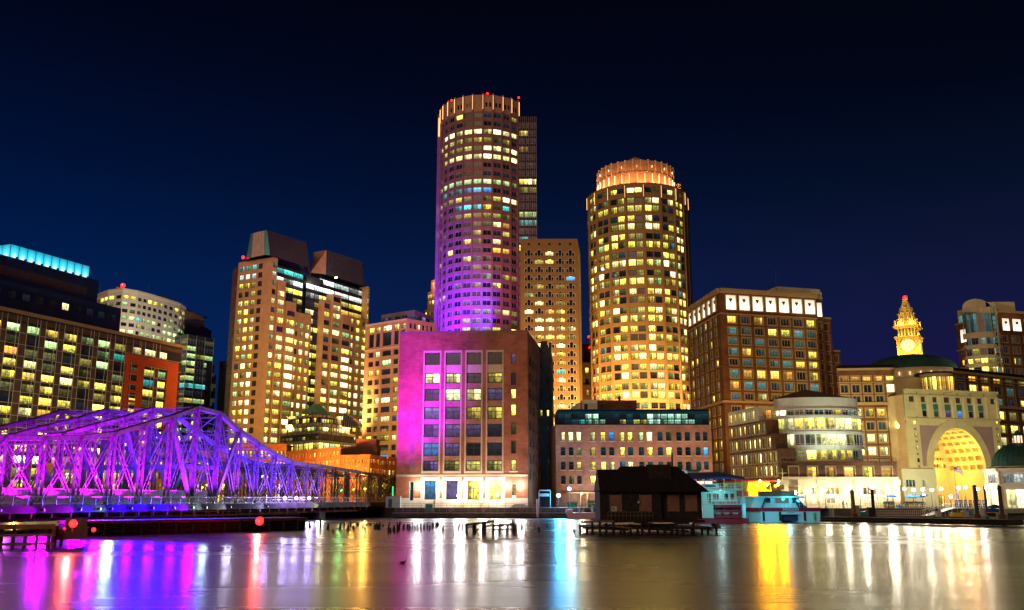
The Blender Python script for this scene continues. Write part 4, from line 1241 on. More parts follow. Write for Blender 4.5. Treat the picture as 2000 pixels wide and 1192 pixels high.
# ---------------------------------------------- far glass grid tower
def grid_tower():
 K = at(367.5, 653, 500); z1 = K.z
 Lp, R = xy(onz(340, 657, z1)), xy(onz(418, 662, z1)); K = xy(K)
 b = Bld('glass_grid_tower', 'glass office tower with a dense white grid and one bright cyan storey', 'tower', (K.x, K.y))
 for (p, q, e_) in ((Lp, K, 0), (K, R, 1)):
  L = (q - p).length
  rows = [(z1 - 2.2 - 4.1 * k - 2.6, z1 - 2.2 - 4.1 * k) for k in range(28)]
  rows = [r for r in rows if r[0] > 16]
  def stt(i, j, r):
   if j == 6: return 'cy'
   if j in (1, 2, 3, 5, 8, 11, 12): return r.choices('dgyk', [3, 4, 2, 2])[0]
   if j > 11: return r.choices('dwye', [4, 2, 2, 2])[0]
   return r.choices('kend', [6, 2, 1, 1])[0]
  nc = max(2, round(L / 5.2))
  b.facade(p, q, GZ, z1, grid(L, nc, .97), rows, stt, 'panel_dark', .15, (.09, 2, 1, 'frame_grey'))
  d_ = (q - p) / L; n_ = Vector((d_.y, -d_.x, 0))
  for k in range(nc + 1): b.trim(p, d_, n_, L * k / nc - .1, L * k / nc + .1, 10, z1, .12, 'frame_grey', 'mullion')
 b.core([Lp, K, R, backs(K, Lp, R)], GZ, z1, 'panel_dark')
 # stepped shoulders on the right
 zs1, zs2 = at(420, 704, 500).z, at(424, 725, 500).z
 d_ = (R - K).normalized(); n_ = Vector((d_.y, -d_.x, 0))
 for zz, w in ((zs1, 1.6), (zs2, 3.2)):
  q = R + d_ * w
  b.part('shoulder').prism([R - d_ * 4 + n_ * .02 * w, q + n_ * .02 * w, q - n_ * 18, R - d_ * 4 - n_ * 18], GZ, zz, 'panel_dark')
  for k in range(30):
   z_ = zz - 1 - 4.1 * k
   if z_ > 16: b.trim(R, d_, n_, .1, w, z_ - 2.2, z_, .06 + w * .02, 'd' if k % 2 else 'k', 'shoulder_glazing')
 b.finish()
 a_, c_ = at(361, 629, 520), at(392, 637, 520)
 zr = a_.z
 m = MB(); m.prism([xy(a_), xy(onz(392, 634, zr)), xy(onz(392, 634, zr)) + Vector((0, 20, 0)), xy(a_) + Vector((0, 20, 0))], z1 - 1, zr, 'louvre_dark')
 m.build('plant_room', b.root)
 Y = 560
 A, B = at(431, 706, Y), at(446, 700, Y)
 b = Bld('dark_slab', 'distant dark slab with vertical brown ribs, between the glass grid tower and the twin tower', 'tower', (A.x, Y))
 zt = A.z
 b.part('wall').prism([xy(at(427, 740, Y)), xy(B) + Vector((10, 0, 0)), xy(B) + Vector((10, 18, 0)), xy(A) + Vector((0, 18, 0))], GZ, zt, 'panel_dark')
 for k in range(5):
  x = at(429 + 2.4 * k, 740, Y).x
  b.part('rib').box(x, x + .35, Y - .35, Y, GZ, zt, 'tan_stone')
 b.finish()
pane('cy', (0.10, 0.85, 0.85), 1.8, 0.7)
grid_tower()
# ---------------------------------------------- twin tower with slanted metal crowns
def twin_tower():
 K = at(530, 503, 395); z1 = K.z
 K = xy(K)
 Lp = xy(onz(466, 513.5, z1)); R = xy(onz(606, 527, z1))
 b = Bld('twin_tower', 'amber stone twin office tower, nearly every window lit, with two slanted metal crowns', 'tower', (K.x, K.y))
 Lt = (K - Lp); Ll = Lt.length; dl = Lt / Ll; nl = Vector((dl.y, -dl.x, 0))
 Rt = (R - K); Lr = Rt.length; d = Rt / Lr; n = Vector((d.y, -d.x, 0))
 ph = 4.05
 nfl = int((z1 - GZ - 4) / ph)
 rows = [(z1 - 2.0 - ph * k - 2.45, z1 - 2.0 - ph * k) for k in range(nfl)]
 def lit(top):
  def f(i, j, r, top=top):
   z = z1 - ph * (j + top)
   t = 1 - z / z1
   if j + top <= 1: return 't' if j + top == 0 else 'cw'
   p = .58 + .8 * t
   if r.random() < p: return r.choices('wygd', [3 + 5 * t, 5, 2 * (1 - t) + .3, 1])[0]
   return r.choices('kend', [5, 3, 1, 2])[0]
  return f
 # left face
 cL = grid(Ll, 5, .68, .5)
 b.facade(Lp, K, GZ, z1, cL, rows, lit(0), 'tan_stone', .3, (.14, 1, 0, 'frame_dark'))
 for c0, c1 in cL:
  for (r0, r1), (s0, s1) in zip(rows[:-1], rows[1:]):
   b.trim(Lp, dl, nl, c0, c1, s1 + .02, r0 - .02, -.1, 'panel_brown' if c0 < Ll * .8 else 'tan_stone', 'dark_strip', back=.28)
 # right face: projecting bays that stop lower and lower, flat piers between
 def frontblock(u0, u1, q, zt, nc, tall=0, wf=.88, mat_='tan_stone', skip=0):
  a = K + d * u0 + n * q; c = K + d * u1 + n * q
  L = (c - a).length
  rs = [r for r in rows if r[1] < zt - .8]
  top = nfl - len(rs)
  b.facade(a, c, GZ, zt, grid(L, nc, wf), rs, lit(top), mat_, .5, (.13, 2 if wf > .7 else 1, 0, 'frame_dark'))
  bk = 4.5 + q
  b.part('bay_cheek').poly([tuple((a - n * bk)[:2]) + (GZ,), tuple(a[:2]) + (GZ,), tuple(a[:2]) + (zt,), tuple((a - n * bk)[:2]) + (zt,)], mat_)
  b.part('bay_cheek').poly([tuple(c[:2]) + (GZ,), tuple((c - n * bk)[:2]) + (GZ,), tuple((c - n * bk)[:2]) + (zt,), tuple(c[:2]) + (zt,)], mat_)
  b.part('roof').poly([tuple(x[:2]) + (zt,) for x in (a, c, c - n * bk, a - n * bk)], 'roof_grey')
 def up(px, py): return onwall(px, py, K, R)[0]
 def zp(px, py): return onwall(px, py, K, R)[1]
 # recessed glazed wall behind
 S = K - n * 4.0; S2 = R - n * 4.0
 rec = [r for r in rows]
 b.facade(S, S2, GZ, z1 - 1, grid(Lr, 4, .98), rec, lambda i, j, r: ('t' if j == 0 else 'cw' if j == 1 else 'y' if j in (2,) else 'w' if j == 5 else r.choices('kedy', [6, 3, 3, 2])[0]), 'panel_dark', .2, (.1, 4, 0, 'frame_dark'))
 b0 = up(528, 560); b1 = up(544, 560); b2 = up(566, 600); b3 = up(607, 600)
 frontblock(0.0, b0 + 2.5, 1.2, z1, 1)
 frontblock(b0 + 3.4, b1 + 3.0, 1.6, zp(536, 546), 1)
 frontblock(b1 + 3.9, b2 + 2.0, 2.0, zp(556, 589), 1)
 frontblock(b2 + 2.0, b3, .6, zp(588, 612), 3, wf=.6)
 # waist between the shafts: bright recessed rows
 K2 = R + d * 1.0 + n * 1.5
 Wd = (R - K).normalized()
 m0 = R - n * 2.0; m1 = R + d * 12 - n * 2.0
 zw = zp(612, 530)
 b.facade(m0, m1, GZ, zw - 2, grid(12, 2, .95), [r for r in rows if r[1] < zw - 3], lambda i, j, r: 'cw' if j < 2 else r.choices('kydw', [2 if j < 16 else .3, 4, 2, 1 + j / 8])[0], 'panel_dark', .2, (.1, 3, 0, 'frame_dark'))
 # right shaft
 A2 = R + d * 9.0 + n * 1.0
 zR = onwall(640, 537, A2, A2 + d * 30)[1]
 uE = onwall(719, 563, A2, A2 + d * 30)[0]
 B2 = A2 + d * uE
 rows2 = [r for r in rows if r[1] < zR - .5]
 def fb2(u0, u1, q, zt, nc, wf=.88):
  a = A2 + d * u0 + n * q; c = A2 + d * u1 + n * q
  rs = [r for r in rows if r[1] < zt - .8]
  b.facade(a, c, GZ, zt, grid((c - a).length, nc, wf), rs, lit(nfl - len(rs)), 'tan_stone', .5, (.13, 1, 0, 'frame_dark'))
  for e_, sgn in ((a, 1), (c, -1)):
   pts = [tuple((e_ - n * 6)[:2]) + (GZ,), tuple(e_[:2]) + (GZ,), tuple(e_[:2]) + (zt,), tuple((e_ - n * 6)[:2]) + (zt,)]
   b.part('bay_cheek').poly(pts if sgn > 0 else pts[::-1], 'tan_stone')
  b.part('roof').poly([tuple(x[:2]) + (zt,) for x in (a, c, c - n * 6, a - n * 6)], 'roof_grey')
 b.facade(A2 - n * 3, B2 - n * 3, GZ, zR - 1, grid(uE, 3, .97), rows2, lambda i, j, r: 'cw' if j < 2 else ('o' if j in (3, 4) else 'y' if j == 8 else r.choices('kedy', [6, 3, 3, 2])[0]), 'panel_dark', .2, (.1, 4, 0, 'frame_dark'))
 def z2(px, py): return onwall(px, py, A2, B2)[1]
 fb2(uE * .0, uE * .14, .6, z2(645, 590), 1)
 fb2(uE * .16, uE * .34, 1.4, z2(655, 577), 1)
 fb2(uE * .36, uE * .56, 1.8, z2(672, 617), 1)
 fb2(uE * .56, uE, .4, z2(700, 622), 3, .6)
 fb2(uE * .965, uE * 1.0, .9, z2(716, 560), 1)
 F0 = xy(onz(455, 526, z1 - 1)); bv = (F0 - Lp)
 fb = lambda p, q: xy(p) * (1 + q / xy(p).length)
 b.part('core').prism([A2 - n * 5, B2 - n * 5, fb(B2, 30), fb(A2 - n * 5, 30)], GZ, zR - 2, 'panel_dark')
 b.part('core').prism([Lp - nl * 1.2 - dl * 1, K - n * 5, R - n * 5, fb(R, 26), fb(Lp - dl * 1, 26)], GZ, z1 - .5, 'panel_dark')
 # far left flank, its shade painted in as a darker brown wall
 F0 = xy(onz(455, 526, z1 - 1)); L3 = (Lp - F0).length
 b.facade(F0, Lp, GZ, z1 - 1.5, grid(L3, 3, .5, 2), rows, lambda i, j, r: r.choices('ky', [5, 1 + j / 12])[0], 'panel_brown', .3, (.1, 0, 0, 'frame_dark'))
 # crowns
 zc = z1
 def crown(pts_base, pts_top, zb, zt, glass, name):
  cr = MB(); nn_ = len(pts_base)
  for k in range(nn_):
   j = (k + 1) % nn_
   a, c, e_, f = pts_base[k], pts_base[j], pts_top[j], pts_top[k]
   mt = glass[k]
   cr.poly([(a.x, a.y, zb), (c.x, c.y, zb), (e_.x, e_.y, zt), (f.x, f.y, zt)], mt)
   if mt == 'louvre_dark':
    m_ = 12
    for i in range(m_ + 1):
     p = Vector((*a[:2], zb)).lerp(Vector((*c[:2], zb)), i / m_); q = Vector((*f[:2], zt)).lerp(Vector((*e_[:2], zt)), i / m_)
     cr.beam(p, q, .22, .3, 'louvre_dark')
   elif mt == 'pale_stone':
    for i in range(1, 4):
     p = Vector((*a[:2], zb)).lerp(Vector((*c[:2], zb)), i / 4); q = Vector((*f[:2], zt)).lerp(Vector((*e_[:2], zt)), i / 4)
     cr.beam(p, q, .12, .12, 'frame_grey')
  cr.poly([(p.x, p.y, zt) for p in pts_top], 'roof_grey')
  cr.build(name, b.root)
 zt = onwall(521, 450, K - n * 2, R - n * 2)[1]
 P = lambda px, py, z: xy(onz(px, py, z))
 k0, k1, k2, k3 = P(481, 507, zc), P(491, 503.5, zc), P(516, 498, zc), P(528, 499, zc)
 k4 = P(604, 523, zc)
 t0, t1, t2, t3, t4 = P(490, 457.5, zt), P(495, 455.5, zt), P(516, 450.5, zt), P(522, 449.5, zt), P(599, 474, zt)
 crown([k0, k1, k2, k3, k4, fb(k4, 14), fb(k0, 14)], [t0, t1, t2, t3, t4, fb(t4, 12), fb(t0, 12)], zc, zt, ['crown_glass', 'pale_stone', 'crown_glass', 'louvre_dark', 'louvre_dark', 'louvre_dark', 'louvre_dark'], 'roof_crown')
 zt2 = onwall(638, 489, A2 - n * 2, B2 - n * 2)[1]; zc2 = zR
 k0, k2, k4 = P(606, 533, zc2), P(637, 536, zc2), P(712, 560, zc2)
 t0, t2, t4 = P(613, 493, zt2), P(638, 488.5, zt2), P(707, 511, zt2)
 crown([k0, k2, k4, fb(k4, 14), fb(k0, 14)], [t0, t2, t4, fb(t4, 12), fb(t0, 12)], zc2, zt2, ['tan_stone', 'louvre_dark', 'louvre_dark', 'louvre_dark', 'louvre_dark'], 'roof_crown')
 for px, py in ((661, 548), (640, 556)):
  p = at(px, py, A2.y + 4)
  m = MB(); m.sphere((p.x, p.y - 6, p.z), .5, 'lamp_white', 8); m.build('roof_floodlight', b.root)
 b.finish()
 p = at(475, 503, 398)
 t = thing('aviation_light', 'small red light at the upper left corner of the twin tower', 'beacon', tuple(p), 'red aviation lights')
 m = MB(); m.cyl((p.x, p.y, p.z - 3), tuple(p), .1, .1, 6, 'steel_dark'); m.build('mast', t)
 m = MB(); m.sphere(tuple(p), .7, 'lamp_red', 8); m.build('lens', t)
 return K, d, n
mat('crown_glass', (0.10, 0.36, 0.36), rough=.25, var=.1)
TT = twin_tower()
# ---------------------------------------------- ziggurat block with pyramid roof
def ziggurat():
 Y = 330
 b = Bld('ziggurat_building', 'dark stepped low office block with bright window strips and a small pyramid roof', 'building', (*hz(622, Y)[:2],))
 def tier(k, l, r, zb_px, wins, mwall, nb=(6, 5), h=None):
  K = at(k[0], k[1], Y + k[2]); z = K.z
  Lp, R = xy(onz(l[0], l[1], z)), xy(onz(r[0], r[1], z)); K = xy(K)
  zb = at(k[0], zb_px, Y + k[2]).z
  for (p, q, m, w) in ((Lp, K, nb[0], wins[0]), (K, R, nb[1], wins[1])):
   L = (q - p).length
   hgt = z - zb
   if w: b.facade(p, q, zb, z, grid(L, m, .94), [(zb + hgt * w[0], zb + hgt * w[1])], lambda i, j, r_, w=w: r_.choice(w[2]), mwall, .3, (.12, 2, 0, 'frame_dark'))
   else: b.part('wall').poly([(p.x, p.y, zb), (q.x, q.y, zb), (q.x, q.y, z), (p.x, p.y, z)], mwall)
   b.band(p, q, z - .8, z + .1, .5, 'concrete')
  b.part('roof').poly([(p.x, p.y, z) for p in (Lp, K, R, backs(K, Lp, R))], 'roof_grey')
  b.part('core').prism([Lp.lerp(K, .06) + Vector((0, 1, 0)), K + Vector((0, 1, 0)), R.lerp(K, .06) + Vector((0, 1, 0)), backs(K, Lp, R)], zb, z - .1, 'panel_dark')
  return Lp, K, R, z
 tier((622, 860, 0), (536, 868), (697, 868), 905, ((.60, .92, 'yyowd'), (.60, .92, 'wwyg')), 'concrete', (9, 7))
 tier((622, 842, 3), (548, 848.5), (692, 850), 860, ((.10, .5, 'kkyekd'), None), 'concrete_dark', (9, 7))
 tier((622, 826.5, 6), (560, 831.5), (683, 834), 843, ((.12, .60, 'dyygd'), (.12, .62, 'wwwy')), 'concrete', (8, 6))
 tier((619, 810, 9), (563, 815), (668, 815), 827, ((.1, .66, 'yyedk'), (.1, .6, 'ywdk')), 'panel_dark', (8, 6))
 # fins
 K = at(622, 826.5, Y + 5)
 for k in range(12):
  px = 563 + 9.5 * k
  yt = 812 + abs(px - 620) * .07
  p = at(px, yt, Y + 5); b.part('fin').box(p.x - .12, p.x + .12, p.y - .3, p.y + .1, p.z - 6.5, p.z + .4, 'steel_dark')
 # pyramid roof
 K = at(619, 809, Y + 10); z = K.z
 Lp, R = xy(onz(587, 809, z)), xy(onz(647, 811.5, z)); K = xy(K); Bk = backs(K, Lp, R)
 ap = (Lp + R) / 2; zt = at(618.5, 789, ap.y).z
 m = MB()
 base = [Lp, K, R, Bk]; topp = [p.lerp(ap, .80) for p in base]
 for i in range(4):
  j = (i + 1) % 4
  m.poly([(base[i].x, base[i].y, z), (base[j].x, base[j].y, z), (topp[j].x, topp[j].y, zt), (topp[i].x, topp[i].y, zt)], 'copper_light')
 m.poly([(p.x, p.y, zt) for p in topp], 'copper_light')
 m.build('pyramid_roof', b.root)
 # tilted glass vault
 V = MB()
 for k in range(10):
  p = at(672 + 3.6 * k, 803 + 2.2 * k, Y + 14); q = at(668 + 4.2 * k, 832 + .4 * k, Y + 6)
  V.beam(p, q, .25, .25, 'frame_grey')
 for k in range(5):
  V.beam(at(671 - k * .5, 806 + 6 * k, Y + 13 - k), at(704, 824 + 3 * k, Y + 13 - k), .2, .2, 'frame_grey')
 V.poly([at(673, 806, Y + 14.5), at(668, 834, Y + 6.6), at(705, 838, Y + 6.6), at(704, 826, Y + 14.5)], 'glass_teal')
 V.build('glass_vault', b.root)
 b.finish()
ziggurat()
# ---------------------------------------------- orange-lit brick blocks behind the bridge
def orange_blocks():
 out = []
 for name, lab, K_, L_, R_, Y, nl, nr, rows_, roof in (
  ('brick_building', 'taller orange-lit brick building at the foot of the stepped office block', (620, 877.5), (538, 885), (665, 874), 300, 12, 6, ((884, 894), (901, 912), (918, 930), (937, 949)), 0),
  ('brick_building', 'orange-lit brick corner building between the bridge end and the beige block', (722, 888.5), (662, 890), (756, 893.5), 285, 8, 7, ((896, 905), (914, 924), (932, 943)), 0),
  ('brick_building', 'small orange brick building next to the brick warehouse, partly behind its left edge', (757, 892.5), (755, 892.7), (800, 897), 292, 1, 6, ((900, 909), (918, 928), (934, 944)), 0)):
  K = at(K_[0], K_[1], Y); z = K.z
  Lp, R = xy(onz(*L_, z)), xy(onz(*R_, z)); K = xy(K)
  if name and K_[0] == 620: R = K + (R - K).normalized() * min((R - K).length, 30)
  b = Bld(name, lab, 'building', (K.x, K.y))
  rws = [(at(700, y1, Y).z, at(700, y0, Y).z) for y0, y1 in rows_]
  for (p, q, m) in ((Lp, K, nl), (K, R, nr)):
   L = (q - p).length
   if L < 1: continue
   b.facade(p, q, GZ, z, grid(L, m, .52, .8), rws, pick({'d': 4, 'y': 3, 'k': 3, 'w': 1}), 'brick_orange', .35, (.1, 0, 1, 'frame_cream'))
   b.band(p, q, z - .5, z + .1, .25, 'brick_orange')
   b.band(p, q, GZ + 4.0, GZ + 4.4, .2, 'pale_stone')
  b.core([Lp, K, R, backs(K, Lp, R)] if (K - Lp).length > 3 else [K, R, R + Vector((0, 14, 0)), K + Vector((0, 14, 0))], GZ, z, 'brick_orange', .6)
  if K_[0] == 722:
   q0, q1 = at(665, 884, Y + 12), at(738, 884, Y + 12)
   zz = at(700, 872, Y + 12).z
   b.part('rooftop_room').box(q0.x, q1.x, Y + 10, Y + 18, z, zz, 'brick_brown')
   q0, q1 = at(697, 884, Y + 14), at(736, 884, Y + 14)
   b.part('rooftop_room').box(q0.x, q1.x, Y + 12, Y + 20, zz, at(700, 858, Y + 14).z, 'brick_red')
  b.finish()
orange_blocks()
# low street front behind the bridge
def street_front():
 Y = 318
 p0 = hz(-20, Y + 10); p1 = hz(560, Y)
 for k, (x0, x1, yt, nc, lab, m_, keys) in enumerate((
  (-70, 120, 905, 6, 'low building with orange-lit shopfronts behind the left part of the bridge', 'brick_orange', {'o': 3, 'y': 3, 'k': 1}),
  (124, 300, 893, 6, 'low building with large orange arches glowing through the middle of the bridge', 'pale_stone', {'o': 4, 'w': 1, 'k': 1}),
  (304, 452, 880, 9, 'four-storey building seen through the high part of the bridge truss', 'brick_red', {'y': 4, 'k': 2, 'o': 2}),
  (456, 560, 868, 7, 'red brick building with lit windows at the foot of the twin tower', 'brick_orange', {'y': 4, 'w': 2, 'k': 1}))):
  A, B = at(x0, yt, Y), at(x1, yt, Y); z = A.z
  b = Bld('shop_building', lab, 'building', ((A.x + B.x) / 2, Y))
  A, B = xy(A), xy(B); L = (B - A).length
  rws = [(GZ + .6, GZ + 3.6)] + [(GZ + 5 + 3.7 * i, GZ + 7.2 + 3.7 * i) for i in range(8) if GZ + 8 + 3.7 * i < z]
  b.facade(A, B, GZ, z, grid(L, nc * (2 if k > 1 else 1), .6), rws, pick(keys), m_, .5, (.12, 1, 0, 'frame_dark'))
  b.core([A, B, B + Vector((0, 12, 0)), A + Vector((0, 12, 0))], GZ, z, m_)
  b.band(A, B, z - .5, z + .1, .3, m_)
  b.band(A, B, GZ + 4.1, GZ + 4.5, .6, 'pale_stone')
  b.finish(60)
street_front()
# ---------------------------------------------- big brick hotel
def brick_hotel():
 K = at(1404, 565, 300); z1 = K.z
 Lp, R = xy(onz(1342, 606, z1)), xy(onz(1594, 577, z1)); K = xy(K)
 b = Bld('hotel_building', 'tall brown brick hotel with a row of white glowing panels under its cornice', 'hotel', (K.x, K.y))
 L = (R - K).length; d = (R - K) / L; n = Vector((d.y, -d.x, 0))
 X = lambda z: 1330 + z / 4.257
 Yp = lambda z: 540 + z / 4.257
 cols = pcols([(X(a), X(c)) for a, c in ((388, 461), (500, 573), (611, 683), (721, 794), (829, 903), (936, 1011), (1043, 1114))], Yp(365), K, R)
 rows = prows([(Yp(a), Yp(c)) for a, c in ((338, 398), (430, 488), (516, 573), (602, 662), (692, 745), (780, 848), (877, 943), (975, 1028))], X(640), K, R)
 rows += [(rows[-1][0] - 4.6 - 3.7 * k, rows[-1][0] - 2.2 - 3.7 * k) for k in range(8) if rows[-1][0] - 4.6 - 3.7 * k > 7]
 pat = ['yconcccky', 'cckooccky', 'ccckkckkk', 'cocccccyy', 'kccccooyy', 'coooockyo', 'occccccck', 'ckoecccck']
 pat[0] = 'okokkky'; pat[1] = 'cckyycc'; pat[2] = 'ccckkck'; pat[3] = 'cocccky'; pat[4] = 'kcccco y'.replace(' ', ''); pat[5] = 'cooookyo'; pat[6] = 'occcckcc'; pat[7] = 'ckwekkkk'
 def stt(i, j, r): return pat[j][i] if j < len(pat) and i < len(pat[j]) else r.choice('cydk')
 b.facade(K, R, GZ, z1, cols, rows, stt, 'brick_brown', .45, (.16, 2, 0, 'frame_cream'), surround='frame_cream')
 p0, p1 = prows([(Yp(172), Yp(290))], X(640), K, R)[0]
 def panels(A, dd, nn, cs):
  for c0, c1 in cs:
   m = MB()
   P = lambda u, z, o: (A.x + dd.x * u + nn.x * o, A.y + dd.y * u + nn.y * o, z)
   m.poly([P(c0, p0, .04), P(c1, p0, .04), P(c1, p1, .04), P(c0, p1, .04)], 'panel_glow', [(0, 0), (1, 0), (1, 1), (0, 1)])
   o = m.build('lit_panel', b.root)
   SW = b.part('panel_surround')
   for x0, x1, y0, y1 in ((c0 - .3, c0, p0 - .3, p1 + .3), (c1, c1 + .3, p0 - .3, p1 + .3), (c0, c1, p1, p1 + .3), (c0, c1, p0 - .3, p0)):
    b.trim(A, dd, nn, x0, x1, y0, y1, .5, 'frame_cream', 'panel_surround', W=SW)
   m = MB(); u = (c0 + c1) / 2; zc = p0 + (p1 - p0) * .66
   m.beam(P(u - .55, zc + .3, .12), P(u + .55, zc + .3, .12), .2, .6, 'louvre_dark'); m.beam(P(u - .28, zc - .25, .12), P(u + .28, zc - .25, .12), .2, .6, 'louvre_dark')
   m.build('wreath', o)
 pc = pcols([(X(a), X(c)) for a, c in ((370, 455), (481, 566), (591, 676), (700, 785), (810, 893), (917, 1001), (1024, 1108))], Yp(230), K, R)
 panels(K, d, n, pc)
 L2 = (K - Lp).length; d2 = (K - Lp) / L2; n2 = Vector((d2.y, -d2.x, 0))
 c2 = grid(L2, 6, .42, 1.2, 2.2)
 b.facade(Lp, K, GZ, z1, c2, rows, pick({'c': 7, 'y': 3, 'e': 3, 'w': 2, 'v': 1, 'k': 1}), 'brick_brown', .45, (.14, 0, 0, 'frame_cream'), surround='frame_cream')
 panels(Lp, d2, n2, grid(L2, 6, .62, 1.2, 2.2))
 zb = prows([(Yp(748), Yp(768))], X(640), K, R)[0]
 zq = prows([(Yp(1035), Yp(1060))], X(500), K, R)[0]
 for (p, q) in ((Lp, K), (K, R)):
  b.band(p, q, z1 - .5, z1 + .3, .9, 'frame_cream'); b.band(p, q, z1 - 1.3, z1 - .5, .45, 'tan_stone')
  b.band(p, q, zb[0] + .5, zb[1] - .3, .3, 'tan_stone'); b.band(p, q, zq[0] + .3, zq[1], .4, 'tan_stone')
  b.band(p, q, p0 - 1.6, p0 - 1.2, .25, 'tan_stone')
 b.core([Lp, K, R, backs(K, Lp, R)], GZ, z1, 'brick_brown')
 # stepped shoulders toward the right
 prev = R
 for (px, py, col, set_) in ((1605, 583, 'brick_brown', 3.0), (1622, 622, 'brick_brown', 5.0), (1640, 686, 'brick_brown', 6.0)):
  A = K - n * set_
  u1, zt = onwall(px, py, A, A + d * 40)
  u0 = (prev - K).dot(d) - 1.0
  P0, P1 = A + d * u0, A + d * u1
  L3 = (P1 - P0).length
  rs = [r for r in rows if r[1] < zt - 1.5]
  b.facade(P0, P1, GZ, zt, [(L3 * .45, L3 * .8)], rs, pick({'k': 3, 'c': 3, 'y': 1}), 'brick_brown', .4, (.14, 0, 0, 'frame_cream'), surround='frame_cream')
  b.band(P0, P1, zt - .4, zt + .2, .4, 'frame_cream')
  b.part('roof').prism([P0 - n * .2, P1 - n * .05, P1 - n * 12, P0 - n * 12], GZ, zt - .05, 'brick_brown', mt='roof_grey')
  prev = P1
  if px == 1605:
   m = MB(); a_ = P1 + n * .3
   m.poly([tuple((P0 + d * (L3 * .55) + n * .1)[:2]) + (p0,), tuple((P1 - d * .4 + n * .1)[:2]) + (p0,), tuple((P1 - d * .4 + n * .1)[:2]) + (p1,), tuple((P0 + d * (L3 * .55) + n * .1)[:2]) + (p1,)], 'panel_glow', [(0, 0), (1, 0), (1, 1), (0, 1)])
   m.build('lit_panel', b.root)
 # rounded cream penthouse
 A = K - n * 5
 u0, zt = onwall(1512, 558, A, A + d * 40); u1 = onwall(1604, 563, A, A + d * 40)[0]
 m = MB()
 pr = [(0, z1), (0, z1 + 1.0), (.3, z1 + 1.9), (1.1, zt - .6), (2.4, zt)]
 H = zt - z1
 m.prism([A + d * u0, A + d * u1, A + d * u1 - n * 8, A + d * u0 - n * 8], z1 - .2, zt - H * .35, 'cream_stone')
 m.prism([A + d * (u0 + .8) - n * .4, A + d * (u1 - .3) - n * .4, A + d * (u1 - .3) - n * 8, A + d * (u0 + .8) - n * 8], zt - H * .35, zt - H * .1, 'cream_stone')
 m.prism([A + d * (u0 + 1.8) - n * .9, A + d * (u1 - .9) - n * .9, A + d * (u1 - .9) - n * 8, A + d * (u0 + 1.8) - n * 8], zt - H * .1, zt, 'cream_stone')
 for k in range(12):
  p = A + d * (u0 + (u1 - u0) * (k + .5) / 12) + n * .15
  m.beam(tuple(p[:2]) + (z1 - .2,), tuple(p[:2]) + (z1 + 1.2,), .12, .12, 'frame_grey')
 m.beam(tuple((A + d * u0 + n * .15)[:2]) + (z1 + 1.2,), tuple((A + d * u1 + n * .15)[:2]) + (z1 + 1.2,), .1, .1, 'frame_grey')
 m.build('penthouse', b.root)
 p = at(1516, 556, 306)
 b.part('antenna').cyl((p.x, p.y, z1), (p.x, p.y, at(1516, 524, 306).z), .09, .05, 5, 'steel_dark')
 b.finish()
 for k, (c0, c1) in enumerate(pc):
  u = (c0 + c1) / 2; q = K + d * u + n * 1.6
  light('SPOT', (q.x, q.y, p0 - .6), 260, (1, .72, .42), .2, target=(q.x - n.x * 1.6, q.y - n.y * 1.6, p1), spot=110, parent=b.root)
 return K, d, n, rows, zb, zq
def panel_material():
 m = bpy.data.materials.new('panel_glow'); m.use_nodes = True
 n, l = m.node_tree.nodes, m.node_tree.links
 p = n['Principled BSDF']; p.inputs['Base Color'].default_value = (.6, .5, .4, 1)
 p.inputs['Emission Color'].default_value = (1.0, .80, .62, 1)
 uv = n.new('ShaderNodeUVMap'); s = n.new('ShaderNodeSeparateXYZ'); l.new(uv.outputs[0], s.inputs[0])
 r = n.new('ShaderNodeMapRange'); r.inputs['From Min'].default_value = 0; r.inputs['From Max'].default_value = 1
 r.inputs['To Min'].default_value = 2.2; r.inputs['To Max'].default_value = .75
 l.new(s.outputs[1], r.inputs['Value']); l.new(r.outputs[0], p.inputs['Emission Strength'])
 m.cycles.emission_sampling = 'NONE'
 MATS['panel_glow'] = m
panel_material()
HB = brick_hotel()
